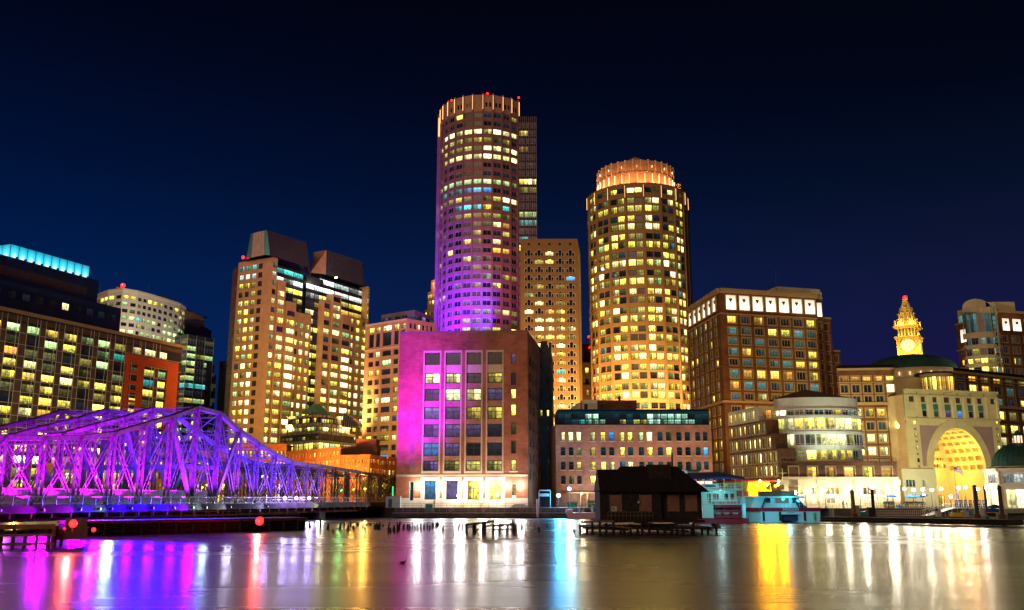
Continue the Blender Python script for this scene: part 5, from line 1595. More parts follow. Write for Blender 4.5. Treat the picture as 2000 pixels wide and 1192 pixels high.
# ---------------------------------------------- long brick wing to the right of the hotel, and its far half
def brick_wings():
 for k, (xa, ya, xb, yb, Y, lab) in enumerate((
  (1634, 722, 1768, 733, 288, 'long lower brick wing joining the tall hotel to the arched stone pavilion'),
  (1862, 726, 2040, 745, 292, 'brick wing on the far side of the arched stone pavilion, cut by the picture edge'))):
  A = at(xa, ya, Y); z1 = A.z
  B = xy(onz(xb, yb, z1)); A = xy(A)
  if B.y < Y - 22: B = A + (B - A).normalized() * 40
  if k == 0: B = xy(hz(1768, Y - 2))
  L = (B - A).length; d = (B - A) / L; n = Vector((d.y, -d.x, 0))
  b = Bld('hotel_wing', lab, 'building', (A.x, A.y))
  pitch = 22.6 if k == 0 else 24
  xs = [xa + 8 + pitch * i for i in range(int((xb - xa) / pitch))]
  cols = pcols([(x, x + 15.5) for x in xs], 760, A, B)
  cols = [(max(.3, a), c) for a, c in cols if c < L - .2]
  px = 1700 if k == 0 else 1960
  rs = [(735, 744.5), (751, 767), (773, 786), (798, 814), (824, 840), (848, 864), (873, 889), (899, 914)]
  if k: rs = [(y0 + 6, y1 + 6) for y0, y1 in rs]
  rows = prows(rs, px, A, B)
  pat = ['ooooooo', 'kkknwkk', 'nkknkyk', 'ewyyccd', 'wwcccyd', 'wwwwcky', 'wwwwwwy', 'ccccccc']
  if k: pat = ['koooedo', 'kyokckn', 'ckyckyc', 'ykyydyc', 'yyyyyyy', 'ywdwwyw', 'wwwwwww', 'wwwwwww']
  b.facade(A, B, GZ, z1, cols, rows, lambda i, j, r: pat[j][i % len(pat[j])], 'brick_brown' if k else 'brick_brown', .45, (.15, 1, 0, 'frame_cream'), surround='frame_cream')
  b.band(A, B, z1 - .4, z1 + .3, .5, 'frame_cream')
  zq = prows([(787.5, 791)], px, A, B)[0] if not k else prows([(795, 798)], px, A, B)[0]
  b.band(A, B, zq[0] - .1, zq[1] + .25, .6, 'frame_cream')
  q = prows([(746.5, 748)], px, A, B)[0]; b.band(A, B, q[0], q[1], .5, 'frame_cream')
  b.core([A, B, bk(B, 16), bk(A, 16)], GZ, z1, 'brick_brown')
  b.part('ground_storey').prism([A + n * .25, B + n * .25, bk(B, 1), bk(A, 1)], GZ, prows([(917, 918)], px, A, B)[0][1], 'cream_stone')
  # slate roof
  b.part('attic').prism([bk(A, 2), bk(B, 2), bk(B, 14), bk(A, 14)], z1, z1 + 1.6, 'shingle')
  b.finish()
brick_wings()
# ---------------------------------------------- stone pavilion with the great arch
def arch_pavilion():
 Yf = 268
 A = at(1764, 761, Yf); z1 = A.z
 B = xy(onz(1946, 767.5, z1)); A = xy(A)
 L = (B - A).length; d = (B - A) / L; n = Vector((d.y, -d.x, 0))
 b = Bld('arched_pavilion', 'pale stone pavilion pierced by a huge coffered arch glowing orange', 'building', ((A + B) / 2)[:2])
 P = lambda u, z, o=0.0: (A.x + d.x * u + n.x * o, A.y + d.y * u + n.y * o, z)
 X = lambda z: 1640 + z / 3.725
 Yp = lambda z: 740 + z / 3.725
 # arch opening
 uc, zsp = onwall(X(880), Yp(655), A, B)
 ro = abs(onwall(X(1060), Yp(655), A, B)[0] - onwall(X(683), Yp(655), A, B)[0]) / 2
 rO = abs(onwall(X(1110), Yp(640), A, B)[0] - onwall(X(642), Yp(640), A, B)[0]) / 2
 ztop = onwall(X(870), Yp(362), A, B)[1]
 uc = (onwall(X(1060), Yp(655), A, B)[0] + onwall(X(683), Yp(655), A, B)[0]) / 2
 el = (ztop - zsp) / ro
 W = b.part('wall')
 zA = onwall(X(870), Yp(300), A, B)[1]
 N = 28
 def arc(r, k, e=el): 
  t = pi - pi * k / N
  return uc + r * cos(t), zsp + r * e * sin(t)
 # wall below zA with the arch cut out
 for k in range(N):
  u0, y0 = arc(ro, k); u1, y1 = arc(ro, k + 1)
  W.poly([P(u0, y0), P(u1, y1), P(u1, zA), P(u0, zA)], 'cream_stone')
 W.poly([P(0, zsp), P(uc - ro, zsp), P(uc - ro, zA), P(0, zA)], 'cream_stone')
 W.poly([P(uc + ro, zsp), P(L, zsp), P(L, zA), P(uc + ro, zA)], 'cream_stone')
 W.poly([P(0, GZ), P(uc - ro, GZ), P(uc - ro, zsp), P(0, zsp)], 'cream_stone')
 W.poly([P(uc + ro, GZ), P(L, GZ), P(L, zsp), P(uc + ro, zsp)], 'cream_stone')
 # mauve spandrel field
 S = b.part('spandrel_field')
 us0, us1 = onwall(X(592), Yp(480), A, B)[0], onwall(X(1122), Yp(480), A, B)[0]
 zs1 = onwall(X(870), Yp(345), A, B)[1]; zs0 = zsp + .6
 for k in range(N):
  u0, y0 = arc(rO, k, el * .98); u1, y1 = arc(rO, k + 1, el * .98)
  if y1 < zs0 or y0 < zs0: continue
  if max(y0, y1) < zs1: S.poly([P(u0, y0, .05), P(u1, y1, .05), P(u1, zs1, .05), P(u0, zs1, .05)], 'mauve_stone')
 S.poly([P(us0, zs0, .05), P(uc - rO, zs0, .05), P(uc - rO + .1, zs1, .05), P(us0, zs1, .05)], 'mauve_stone')
 S.poly([P(uc + rO - .1, zs0, .05), P(us1, zs0, .05), P(us1, zs1, .05), P(uc + rO - .1, zs1, .05)], 'mauve_stone')
 # raised ring
 Rg = b.part('arch_ring')
 for k in range(N):
  a0, a1 = arc(ro, k), arc(ro, k + 1); c0, c1 = arc(rO, k, el * .98), arc(rO, k + 1, el * .98)
  Rg.poly([P(*a0, .35), P(*a1, .35), P(*c1, .35), P(*c0, .35)][::-1], 'cream_stone')
  Rg.poly([P(*c0, .35), P(*c1, .35), P(*c1, 0), P(*c0, 0)], 'cream_stone')
  m0, m1 = arc(ro + .25, k), arc(ro + .25, k + 1)
  Rg.poly([P(*a0, .35), P(*a1, .35), P(*a1, -.1), P(*a0, -.1)][::-1], 'cream_stone')
 # coffered vault: ribs along and across, glowing recesses between
 D = 15.0
 V = b.part('vault')
 nrib = 5
 for s in range(nrib):
  o0, o1 = -.1 - (D - .1) * s / nrib, -.1 - (D - .1) * (s + .24) / nrib
  o2 = -.1 - (D - .1) * (s + 1) / nrib
  for k in range(N):
   a0, a1 = arc(ro, k), arc(ro, k + 1); e0, e1 = arc(ro + .55, k), arc(ro + .55, k + 1)
   V.poly([P(*a0, o0), P(*a1, o0), P(*a1, o1), P(*a0, o1)][::-1], 'vault_stone')
   V.poly([P(*a0, o1), P(*a1, o1), P(*e1, o1), P(*e0, o1)][::-1], 'vault_stone')
   V.poly([P(*a0, o2), P(*a1, o2), P(*e1, o2), P(*e0, o2)], 'vault_stone')
   if k % 2 == 0:
    V.poly([P(*a0, o1), P(*a1, o1), P(*a1, o2), P(*a0, o2)][::-1], 'vault_stone')
    V.poly([P(*a1, o1), P(*e1, o1), P(*e1, o2), P(*a1, o2)], 'vault_stone')
    V.poly([P(*a0, o1), P(*e0, o1), P(*e0, o2), P(*a0, o2)][::-1], 'vault_stone')
   else:
    b.box_of('coffer').poly([P(*e0, o1), P(*e1, o1), P(*e1, o2), P(*e0, o2)][::-1], 'coffer_red')
 # passage walls and the great window at its end
 for sg in (-1, 1):
  pts = [P(uc + sg * ro, GZ, 0), P(uc + sg * ro, GZ, -D), P(uc + sg * ro, zsp, -D), P(uc + sg * ro, zsp, 0)]
  V.poly(pts if sg < 0 else pts[::-1], 'vault_stone')
 E = b.part('end_wall')
 for k in range(N):
  a0, a1 = arc(ro, k), arc(ro, k + 1)
  E.poly([P(*a0, -D), P(*a1, -D), P(a1[0], zsp, -D), P(a0[0], zsp, -D)][::-1], 'vault_stone')
 E.poly([P(uc - ro, GZ, -D), P(uc + ro, GZ, -D), P(uc + ro, zsp, -D), P(uc - ro, zsp, -D)], 'vault_stone')
 for j, zz in enumerate((zsp + .8, zsp + ro * el * .26, zsp + ro * el * .50, zsp + ro * el * .72)):
  half = sqrt(max(0, 1 - ((zz - zsp + 1.5) / (ro * el)) ** 2)) * ro - 1.0
  m = int(half * 2 / .9)
  for i in range(m):
   u = uc - half + half * 2 * (i + .2) / m
   b.window(A - n * (D - .35), d, n, u, u + half * 2 / m * .6, zz, zz + (1.1, .8, 2.0, .8)[j], .12, 'kyoe'[(i * 3 + j) % 4], (.06, 0, 0, 'frame_cream'))
 for (u, z, w, h) in ((-6.0, GZ + 4.4, 1.6, 1.8), (-3.8, GZ + 4.4, 1.8, 2.0), (1.0, GZ + 4.4, 3.0, 2.2)):
  b.window(A - n * (D - .35), d, n, uc + u, uc + u + w, z, z + h, .12, 'hot', (.15, 1, 0, 'frame_white'))
 for i in range(4): b.window(A - n * (D - .35), d, n, uc - 5 + 3 * i, uc - 3 + 3 * i, GZ + .2, GZ + 3.2, .12, 'o', (.15, 1, 1, 'frame_dark'))
 # upper storey with pilasters, windows and teal roundels
 cu = [(505, 543), (591, 624), (676, 710), (758, 800), (844, 881), (926, 960), (1000, 1036), (1096, 1128)]
 cols = pcols([(X(a), X(c)) for a, c in cu], Yp(160), A, B)
 zr = prows([(Yp(137), Yp(178))], X(840), A, B)
 b.facade(A, B, zA, z1, cols, zr, lambda i, j, r: 'cwnwcnoy'[i], 'cream_stone', .4, (.12, 0, 0, 'frame_cream'))
 z2 = prows([(Yp(190), Yp(232))], X(840), A, B)[0]; z3 = prows([(Yp(236), Yp(282))], X(840), A, B)[0]
 for i, (c0, c1) in enumerate(cols[1:7]):
  m = MB(); u, z = (c0 + c1) / 2, sum(z2) / 2; r_ = (c1 - c0) * .5
  m.beam(P(c0, z, .06), P(c1, z, .06), .12, z2[1] - z2[0], 'teal_paint')
  for q in range(12):
   t0, t1 = 2 * pi * q / 12, 2 * pi * (q + 1) / 12
   m.poly([P(u, z, .16), P(u + r_ * .75 * cos(t0), z + r_ * .75 * sin(t0), .16), P(u + r_ * .75 * cos(t1), z + r_ * .75 * sin(t1), .16)][::-1], 'copper_light')
  m.build('roundel', b.root)
  b.window(A + n * .03, d, n, c0, c1, z3[0], z3[1], -.02, 'kcvbkk'[i], (.1, 0, 0, 'frame_cream'))
 for u in [0.2] + [(a[1] + c[0]) / 2 for a, c in zip(cols[:-1], cols[1:])] + [L - .2]:
  b.trim(A, d, n, u - .35, u + .35, zA + .3, z1 - 1.8, .28, 'cream_stone', 'pilaster')
 b.band(A, B, z1 - .5, z1 + .2, .8, 'cream_stone'); b.band(A, B, z1 - 1.8, z1 - 1.4, .4, 'cream_stone'); b.band(A, B, zA - .2, zA + .3, .45, 'cream_stone')
 for k in range(6):
  u = L * (k + .9) / 7
  m = MB(); m.sphere(P(u, z1 - 1.0, .35), .18, 'louvre_dark', 6); m.build('rosette', b.root)
 # small windows up the two side piers
 for k in range(8):
  for px in (1786, 1946):
   u, z = onwall(px + k * 1.3, 826 + 12.2 * k, A, B)
   if k % 2 == 0: b.window(A + n * .02, d, n, u - .45, u + .45, z - .6, z + .6, -.02, 'ydwk'[(k // 2) % 4], (.1, 0, 0, 'frame_cream'))
   else: b.trim(A, d, n, u - .4, u + .4, z - .35, z + .35, .08, 'mauve_stone', 'plaque')
 b.part('core').prism([A - n * .4, A + d * (uc - ro - .6) - n * .4, A + d * (uc - ro - .6) - n * (D + 2), bk(A, D)], GZ, z1 - .2, 'cream_stone')
 b.part('core').prism([A + d * (uc + ro + .7) - n * .4, B - n * .4, bk(B, D), A + d * (uc + ro + .7) - n * (D + 2)], GZ, z1 - .2, 'cream_stone')
 b.part('roof').prism([A - n * .3, B - n * .3, bk(B, D), bk(A, D)], zsp + ro * el + 1.2, z1 - .1, 'roof_grey')
 # low wing at its foot, to the left
 u0 = onwall(1758, 950, A, B)[0]; zz = onwall(1770, 916, A, B)[1]
 Q0, Q1 = A + d * u0 + n * 1.2, A + d * (uc - ro - .3) + n * 1.2
 LL = (Q1 - Q0).length
 b.facade(Q0, Q1, GZ, zz, [(1.2, 4.6), (6.6, 8.0)] if LL > 9 else grid(LL, 2, .5), [(GZ + 5.4, GZ + 7.6)] if zz > GZ + 8.5 else [(zz - 2.6, zz - .9)], lambda i, j, r: 'c', 'white_stone', .4, (.15, 2, 0, 'frame_white'))
 b.part('roof').prism([Q0 - n * .1, Q1 - n * .1, Q1 - n * 3, Q0 - n * 3], zz - .2, zz + .05, 'cream_stone')
 b.finish()
 # light inside the vault
 for (u, o, z, e_) in ((-4, -4, 3, 700), (4, -8, 3, 900), (0, -12, 5, 900), (5, -3, 9, 500), (-5, -9, 9, 500)):
  light('POINT', P(uc + u, zsp - 3 + z, o), e_ * 2.4, (1.0, .62, .10), .5, parent=b.root)
 harbour_beam(P(uc, zsp + 1, .8), 9000, (1, .34, .02), b.root, .8)  # added orange spot before the arch, for its streak on the water
 light('POINT', P(uc, GZ + 3.5, -6), 1100, (1.0, .42, .05), .6, parent=b.root)
 return A, B, d, n, uc, ro, P, z1
mat('vault_stone', (0.62, 0.50, 0.30), var=.08)
mat('coffer_red', (0.50, 0.19, 0.04), var=.15)
AP = arch_pavilion()
# ---------------------------------------------- rotunda with green roof behind the arch
def rotunda():
 Yc = 328; c = hz(1792, Yc)
 rp = (1862 - 1694) / 2 / FL * Yc * 1.02
 zt = at(1780, 693, Yc).z; ze = at(1777, 716, Yc - rp).z; zb = at(1777, 742, Yc - rp).z
 cx = at(1778, 716, Yc).x
 b = Bld('rotunda', 'wide stone rotunda with a shallow green copper dome and small pink-lit windows', 'building', (cx, Yc))
 D = MB()
 prof = [(rp * 1.01, ze), (rp * .97, ze + 1.0)] + [(rp * .97 * cos(t), ze + 1.0 + (zt - ze) * .8 * sin(t)) for t in [pi / 2 * k / 8 for k in range(1, 8)]] + [(0.1, zt + .2)]
 D.lathe(cx, Yc, prof, 48, 'copper_green'); D.build('dome', b.root, smooth=True)
 W = b.part('wall')
 W.lathe(cx, Yc, [(rp, GZ), (rp, zb + .2), (rp, ze), ], 64, 'cream_stone')
 b.part('cornice').lathe(cx, Yc, [(rp, ze - .9), (rp + .4, ze - .7), (rp + .5, ze - .1), (rp * .98, ze + .1)], 64, 'cream_stone')
 b.part('cornice').lathe(cx, Yc, [(rp, zb + 1), (rp + .35, zb + 1.1), (rp + .35, zb + 1.5), (rp, zb + 1.6)], 64, 'cream_stone')
 for k in range(14):
  a = -pi / 2 + (k - 5) * .215
  dd = Vector((cos(a), sin(a), 0)); tt = Vector((-sin(a), cos(a), 0))
  if dd.y > -.1: continue
  p = Vector((cx, Yc, 0)) + dd * (rp + .05); z = (ze + zb) / 2 + .2
  m = MB(); m.beam(p + Vector((0, 0, z - .55)), p + Vector((0, 0, z + .55)), 1.3, .2, 'slot_glow', up=tt); m.build('window', b.root)
 # curved glazed hall in front, orange inside
 Yh = 304; ch = at(1830, 748, Yh)
 r2 = (1866 - 1796) / 2 / FL * Yh * 1.1
 z2, z3 = at(1830, 735, Yh - r2).z, at(1830, 768, Yh - r2).z
 nseg = 12
 for k in range(nseg):
  a0 = -pi / 2 + (k - nseg / 2) * .22; a1 = a0 + .22
  p = Vector((ch.x + r2 * cos(a0), Yh + r2 * sin(a0), 0)); q = Vector((ch.x + r2 * cos(a1), Yh + r2 * sin(a1), 0))
  L = (q - p).length
  b.facade(p, q, GZ, z2 + 1.6, [(.08, L - .08)], [(z3 + .2, z2)], lambda i, j, r: r.choice('oooy'), 'cream_stone', .15, (.07, 1, 2, 'frame_dark'))
 b.part('hall_roof').lathe(ch.x, Yh, [(r2 + .3, z2 + 1.2), (r2 + .3, z2 + 1.7), (.1, z2 + 2.6)], 30, 'copper_green')
 b.finish()
 # dark pitched roof lines on both sides
rotunda()
# ---------------------------------------------- clock tower
def clock_tower():
 Yk = 430
 K = at(1794, 692, Yk)
 P = lambda px, py, z: xy(onz(px, py, z))
 zc0 = K.z
 z_cl1 = at(1787, 661, Yk).z; z_co = at(1786, 655, Yk).z; z_b1 = at(1782, 640, Yk).z; z_b2 = at(1781, 634, Yk).z
 z_ap = at(1767.5, 591, Yk + 6).z
 # square plan turned 45-ish: left face wide, right face narrower
 K = xy(K); Lp = P(1751, 690, zc0); 
 wdt = 14.0
 dl = Vector((-.84, .54, 0)).normalized(); dR = Vector((.54, .84, 0)).normalized()
 s = 9.2
 # widths from the picture
 kx = K.x
 sL = (K.x - at(1757, 690, Yk + 3.5).x) / .84
 s = sL
 c = K + dl * s / 2 + dR * s / 2
 b = Bld('clock_tower', 'golden floodlit stone clock tower with pyramid spire and red light on top', 'clock tower', (c.x, c.y))
 def sq(h):
  return [c + (dl * sgn1 + dR * sgn2) * h / 2 for sgn1, sgn2 in ((1, -1), (-1, -1), (-1, 1), (1, 1))]
 q = sq(s)
 def prism(part, h, z0, z1, m, mt=None): b.part(part).prism(sq(h), z0, z1, m, mt=mt)
 S = 'cream_stone'
 prism('shaft', s, GZ, z_cl1, S)
 for sg1, sg2 in ((1, -1), (-1, -1), (-1, 1), (1, 1)):
  p = c + (dl * sg1 + dR * sg2) * (s / 2 - .35)
  a_ = .8
  b.part('pilaster').prism([p + (dl * x + dR * y) * a_ for x, y in ((1, -1), (-1, -1), (-1, 1), (1, 1))], GZ, z_cl1, S)
 prism('cornice', s + 1.6, z_cl1, z_cl1 + .8, S); prism('cornice', s + 2.6, z_cl1 + .8, z_cl1 + 1.4, S)
 for k in range(9):
  for (base, dd, nn) in ((q[0], -dl, -dR), (q[1], dR, -dl)):
   p = base + dd * (s * (k + .5) / 9) + nn * .9
   b.part('bracket').box(p.x - .2, p.x + .2, p.y - .2, p.y + .2, z_cl1 - .7, z_cl1, S)
 zl0 = z_cl1 + 1.4
 prism('loggia', s - 2.2, zl0, z_b1, 'amber_stone')
 for (base, dd, nn) in ((q[0], -dl, -dR), (q[1], dR, -dl)):
  for k in range(6):
   p = base + dd * (s * (k + .5) / 6) - nn * .2
   b.part('column').cyl((p.x, p.y, zl0), (p.x, p.y, z_b1), .4, .34, 8, S)
 prism('cornice', s + 1.4, z_b1, z_b1 + .6, S); prism('cornice', s + 2.4, z_b1 + .6, z_b2, S)
 for x, y in ((1, -1), (-1, -1), (-1, 1), (1, 1)):
  p = c + (dl * x + dR * y) * (s / 2 + .4)
  m = MB(); m.cyl((p.x, p.y, z_b2), (p.x, p.y, z_b2 + 2.2), .6, .25, 8, S); m.sphere((p.x, p.y, z_b2 + 2.5), .45, S, 8); m.build('urn', b.root)
 m = MB(); pb, ptp = sq(s * .92), sq(1.9)
 N = 8
 for i in range(4):
  j = (i + 1) % 4
  for k in range(N):
   f0, f1 = k / N, (k + 1) / N - .02
   a0, a1 = pb[i].lerp(ptp[i], f0), pb[j].lerp(ptp[j], f0); e0, e1 = pb[i].lerp(ptp[i], f1 + .02), pb[j].lerp(ptp[j], f1 + .02)
   za, zb_ = z_b2 + (z_ap - z_b2) * f0, z_b2 + (z_ap - z_b2) * f1
   m.poly([tuple(a0[:2]) + (za,), tuple(a1[:2]) + (za,), tuple(e1[:2]) + (zb_,), tuple(e0[:2]) + (zb_,)], S)
  for k in range(3):
   f = .08 + .24 * k; cc = (pb[i].lerp(ptp[i], f) + pb[j].lerp(ptp[j], f)) / 2
   z = z_b2 + (z_ap - z_b2) * f; nn = (cc - c).normalized()
   for o in ((-.22, .22) if k < 2 else (0,)):
    t = Vector((-nn.y, nn.x, 0)); p = cc + t * (s * .92 * o * (1 - f)) + nn * .1
    m.beam(tuple(p[:2]) + (z,), tuple(p[:2]) + (z + 2.6,), 1.0, 1.2, S, up=t)
    p2 = p + nn * .62
    m.beam(tuple(p2[:2]) + (z + .3,), tuple(p2[:2]) + (z + 2.0,), .5, .08, 'glass_dark', up=t)
  e_ = MB()
  m.beam(tuple(pb[i][:2]) + (z_b2,), tuple(ptp[i][:2]) + (z_ap,), .6, .6, S)
 m.build('spire', b.root)
 prism('lantern', 2.3, z_ap, z_ap + 1.6, S)
 m = MB(); m.sphere((c.x, c.y, z_ap + 2.4), .95, 'lamp_red', 10); m.build('red_light', b.root)
 # clock faces
 for (base, dd, nn) in ((q[0], -dl, -dR), (q[1], dR, -dl)):
  cen = base + dd * s / 2 + nn * .12; zc = at(1769, 673, Yk).z; r = s * .36
  m = MB()
  P3 = lambda a, rr_, o: (cen.x + dd.x * rr_ * sin(a) + nn.x * o, cen.y + dd.y * rr_ * sin(a) + nn.y * o, zc + rr_ * cos(a))
  for k in range(24):
   t0, t1 = 2 * pi * k / 24, 2 * pi * (k + 1) / 24
   m.poly([P3(0, 0, 0), P3(t1, r, 0), P3(t0, r, 0)], 'clock_face')
   m.poly([P3(t0, r, .15), P3(t1, r, .15), P3(t1, r * 1.12, .15), P3(t0, r * 1.12, .15)][::-1], 'amber_stone')
  cf = m.build('clock_face', b.root)
  m = MB()
  for k in range(12):
   t = 2 * pi * k / 12; m.beam(P3(t, r * .74, .08), P3(t, r * .95, .08), .34, .06, 'blue_paint', up=nn)
  m.build('hour_marks', cf)
  m = MB(); m.beam(P3(0, -.3, .16), P3(2.2, r * .5, .16), .3, .06, 'frame_dark', up=nn); m.build('hour_hand', cf)
  m = MB(); m.beam(P3(0, -.3, .2), P3(5.6, r * .8, .2), .2, .06, 'frame_dark', up=nn); m.build('minute_hand', cf)
  m = MB()
  base2 = cen + nn * .6
  m.cyl((base2.x, base2.y, zc0 - 3), (base2.x, base2.y, zc0 - 2.9), 1, 1, 8, 'amber_stone')
 b.finish()
 for (nn, tt) in ((-dR, dl), (-dl, dR)):
  for o in (-.3, .3):
   p = c + nn * (s / 2 + 7) + tt * s * o
   light('SPOT', (p.x, p.y, zc0 - 8), 24000, (1.0, .50, .03), .4, target=(c.x, c.y, z_b1), spot=80, parent=b.root)
  p = c + nn * (s / 2 + .9)
  for o in (-.25, .25):
   pp = p + tt * s * o
   light('POINT', (pp.x, pp.y, z_b2 + 1.2), 900, (1.0, .60, .08), .3, parent=b.root)
   light('POINT', (pp.x, pp.y, zl0 + .6), 300, (1.0, .75, .12), .3, parent=b.root)
def spire_light():
 p = hz(1745, 395); q = at(1768, 612, 432)
 light('SPOT', (p.x, 395, 62), 60000, (1.0, .50, .03), .6, target=tuple(q), spot=34, name='spire_fill_spot', blend=1.0)  # added spots out in mid-air that brighten the spire
 p = hz(1800, 398)
 light('SPOT', (p.x, 400, 62), 40000, (1.0, .56, .06), .6, target=tuple(q), spot=34, name='spire_fill_spot', blend=1.0)
spire_light()
emit('clock_face', (1.0, .72, .28), 1.9, 'NONE')
clock_tower()
# ---------------------------------------------- far right brick tower with glass bow
def bow_tower():
 Y = 322
 A = at(1946, 608, Y); z1 = A.z; A = xy(A)
 B = xy(onz(2030, 613, z1))
 b = Bld('hotel_tower', 'brick tower at the picture edge with a rounded glass bow under a barrel roof', 'tower', (A.x, Y))
 L = (B - A).length; d = (B - A) / L; n = Vector((d.y, -d.x, 0))
 Xc = lambda z: 1660 + z / 4.968
 Yq = lambda z: 560 + z / 4.968
 cols = pcols([(1957, 1967.5), (1976, 1980.5), (1984, 1990), (1999, 2010)], 660, A, B)
 ph = 3.9
 r0 = prows([(Yq(478), Yq(540))], 1965, A, B)[0]
 rows = [(r0[0] - ph * k, r0[1] - ph * k) for k in range(12) if r0[0] - ph * k > 6]
 b.facade(A, B, GZ, z1, cols, rows, pick({'k': 6, 'y': 2, 'c': 3}), 'brick_brown', .4, (.14, 1, 0, 'frame_cream'), surround='frame_cream')
 p0, p1 = prows([(Yq(310), Yq(425))], 1965, A, B)[0]
 for (a, c_) in ((1958, 1971), (1978, 1994), (2001, 2014)):
  c0, c1 = pcols([(a, c_)], 634, A, B)[0]; m = MB()
  P = lambda u, z, o: (A.x + d.x * u + n.x * o, A.y + d.y * u + n.y * o, z)
  m.poly([P(c0, p0, .04), P(c1, p0, .04), P(c1, p1, .04), P(c0, p1, .04)], 'panel_glow', [(0, 0), (1, 0), (1, 1), (0, 1)]); o = m.build('lit_panel', b.root)
  m = MB(); u = (c0 + c1) / 2; m.beam(P(u - .5, p0 + (p1 - p0) * .66, .12), P(u + .5, p0 + (p1 - p0) * .66, .12), .2, .9, 'louvre_dark'); m.build('wreath', o)
 b.band(A, B, z1 - .4, z1 + .3, .7, 'frame_cream')
 b.core([A, B, B + Vector((0, 18, 0)), A + Vector((0, 18, 0))], GZ, z1, 'brick_brown')
 # left sliver
 C0 = at(1866, 634, Y + 6); zl = C0.z; C0 = xy(C0); C1 = xy(onz(1884, 630, zl))
 L4 = (C1 - C0).length
 b.facade(C0, C1, GZ, zl, [(L4 * .3, L4 * .75)], [r for r in rows if r[1] < zl - 7], pick({'k': 3, 'y': 1, 'o': 1}), 'brick_brown', .3, (.12, 0, 0, 'frame_cream'), part='side_facade')
 for zz in (zl, zl - 9.5, zl - 16, zl - 22): b.band(C0, C1, zz - .6, zz, .6, 'amber_stone')
 m = MB(); dd = (C1 - C0).normalized(); nn = Vector((dd.y, -dd.x, 0))
 P = lambda u, z, o: (C0.x + dd.x * u + nn.x * o, C0.y + dd.y * u + nn.y * o, z)
 m.poly([P(L4 * .45, zl - 7, .05), P(L4, zl - 7, .05), P(L4, zl - 2.4, .05), P(L4 * .45, zl - 2.4, .05)], 'panel_glow', [(0, 0), (1, 0), (1, 1), (0, 1)]); m.build('lit_panel', b.root)
 # bow
 cb = at(1911, 640, Y + 5); R_ = 7.1
 zt = at(1911, 597, Y).z
 zb = GZ
 ns = 9; nst = pi / ns
 flo = [(at(1911, yb_, Y - 2).z, at(1911, ya_, Y - 2).z) for ya_, yb_ in ((611, 648), (659, 672), (680, 693), (699, 709), (716, 727))]
 for k in range(ns):
  a0 = -pi + k * nst; a1 = a0 + nst
  p = Vector((cb.x + R_ * cos(a0), Y + 5 + R_ * sin(a0), 0)); q = Vector((cb.x + R_ * cos(a1), Y + 5 + R_ * sin(a1), 0)); L5 = (q - p).length
  b.facade(p, q, zb, zt - 1, [(.12, L5 - .12)], flo, lambda i, j, r: r.choice(['cckd', 'cckn', 'knkd', 'kyyd', 'ywyk'][min(j, 4)]), 'cream_stone', .2, (.09, 1, 1, 'frame_cream'), part='glass_bow')
 # pier on its right, barrel roof above
 X0, X1 = at(1929, 640, Y - 1).x, at(1947, 640, Y - 1).x
 b.part('stone_pier').box(X0, X1, Y - 1.5, Y + 6, GZ, at(1940, 592, Y).z, 'cream_stone')
 for k in range(14):
  z_ = at(1940, 600 + 10 * k, Y).z
  b.window(Vector((X0, Y - 1.5, 0)), Vector((1, 0, 0)), Vector((0, -1, 0)), .5, X1 - X0 - .4, z_ - 1.5, z_, .02 - .03, 'c' if k < 5 else 'ck'[k % 2], (.08, 1, 0, 'frame_cream'))
 m = MB(); xl, xr = at(1875, 600, Y).x, at(1931, 600, Y).x
 zt0 = at(1900, 603, Y - 1).z; hh = at(1900, 584.5, Y - 1).z - zt0
 N = 12; pts = []
 for k in range(N + 1):
  t = pi * k / N; pts.append((xl + (xr - xl) * (1 - cos(t)) / 2, zt0 + hh * sin(t)))
 for k in range(N):
  (x0, y0), (x1, y1) = pts[k], pts[k + 1]
  kf = (Y + 14) / (Y - 1.5); m.poly([(x0, Y - 1.5, y0), (x0 * kf, Y + 14, y0), (x1 * kf, Y + 14, y1), (x1, Y - 1.5, y1)], 'pale_stone')
  m.poly([(x0, Y - 1.5, zt0 - 1.5), (x1, Y - 1.5, zt0 - 1.5), (x1, Y - 1.5, y1), (x0, Y - 1.5, y0)], 'pale_stone')
 m.build('barrel_roof', b.root)
 m = MB(); a_, c_ = at(1931, 590, Y + 6), at(1976, 596, Y + 6)
 m.box(a_.x, c_.x, Y + 4, Y + 12, z1, at(1950, 592, Y + 6).z, 'cream_stone'); m.build('rooftop_room', b.root)
 p = at(1943, 558, Y + 8); b.part('antenna').cyl((p.x, p.y, z1), tuple(p), .1, .05, 5, 'steel_dark')
 b.finish()
 light('SPOT', (A.x + 6, Y - 3, p0 - 1), 900, (1, .6, .3), .3, target=(A.x + 6, Y, p1 + 3), spot=120, parent=b.root)
 light('POINT', (at(1880, 700, Y).x, Y - 10, at(1880, 720, Y).z), 900, (1, .75, .5), .5, parent=b.root)
bow_tower()
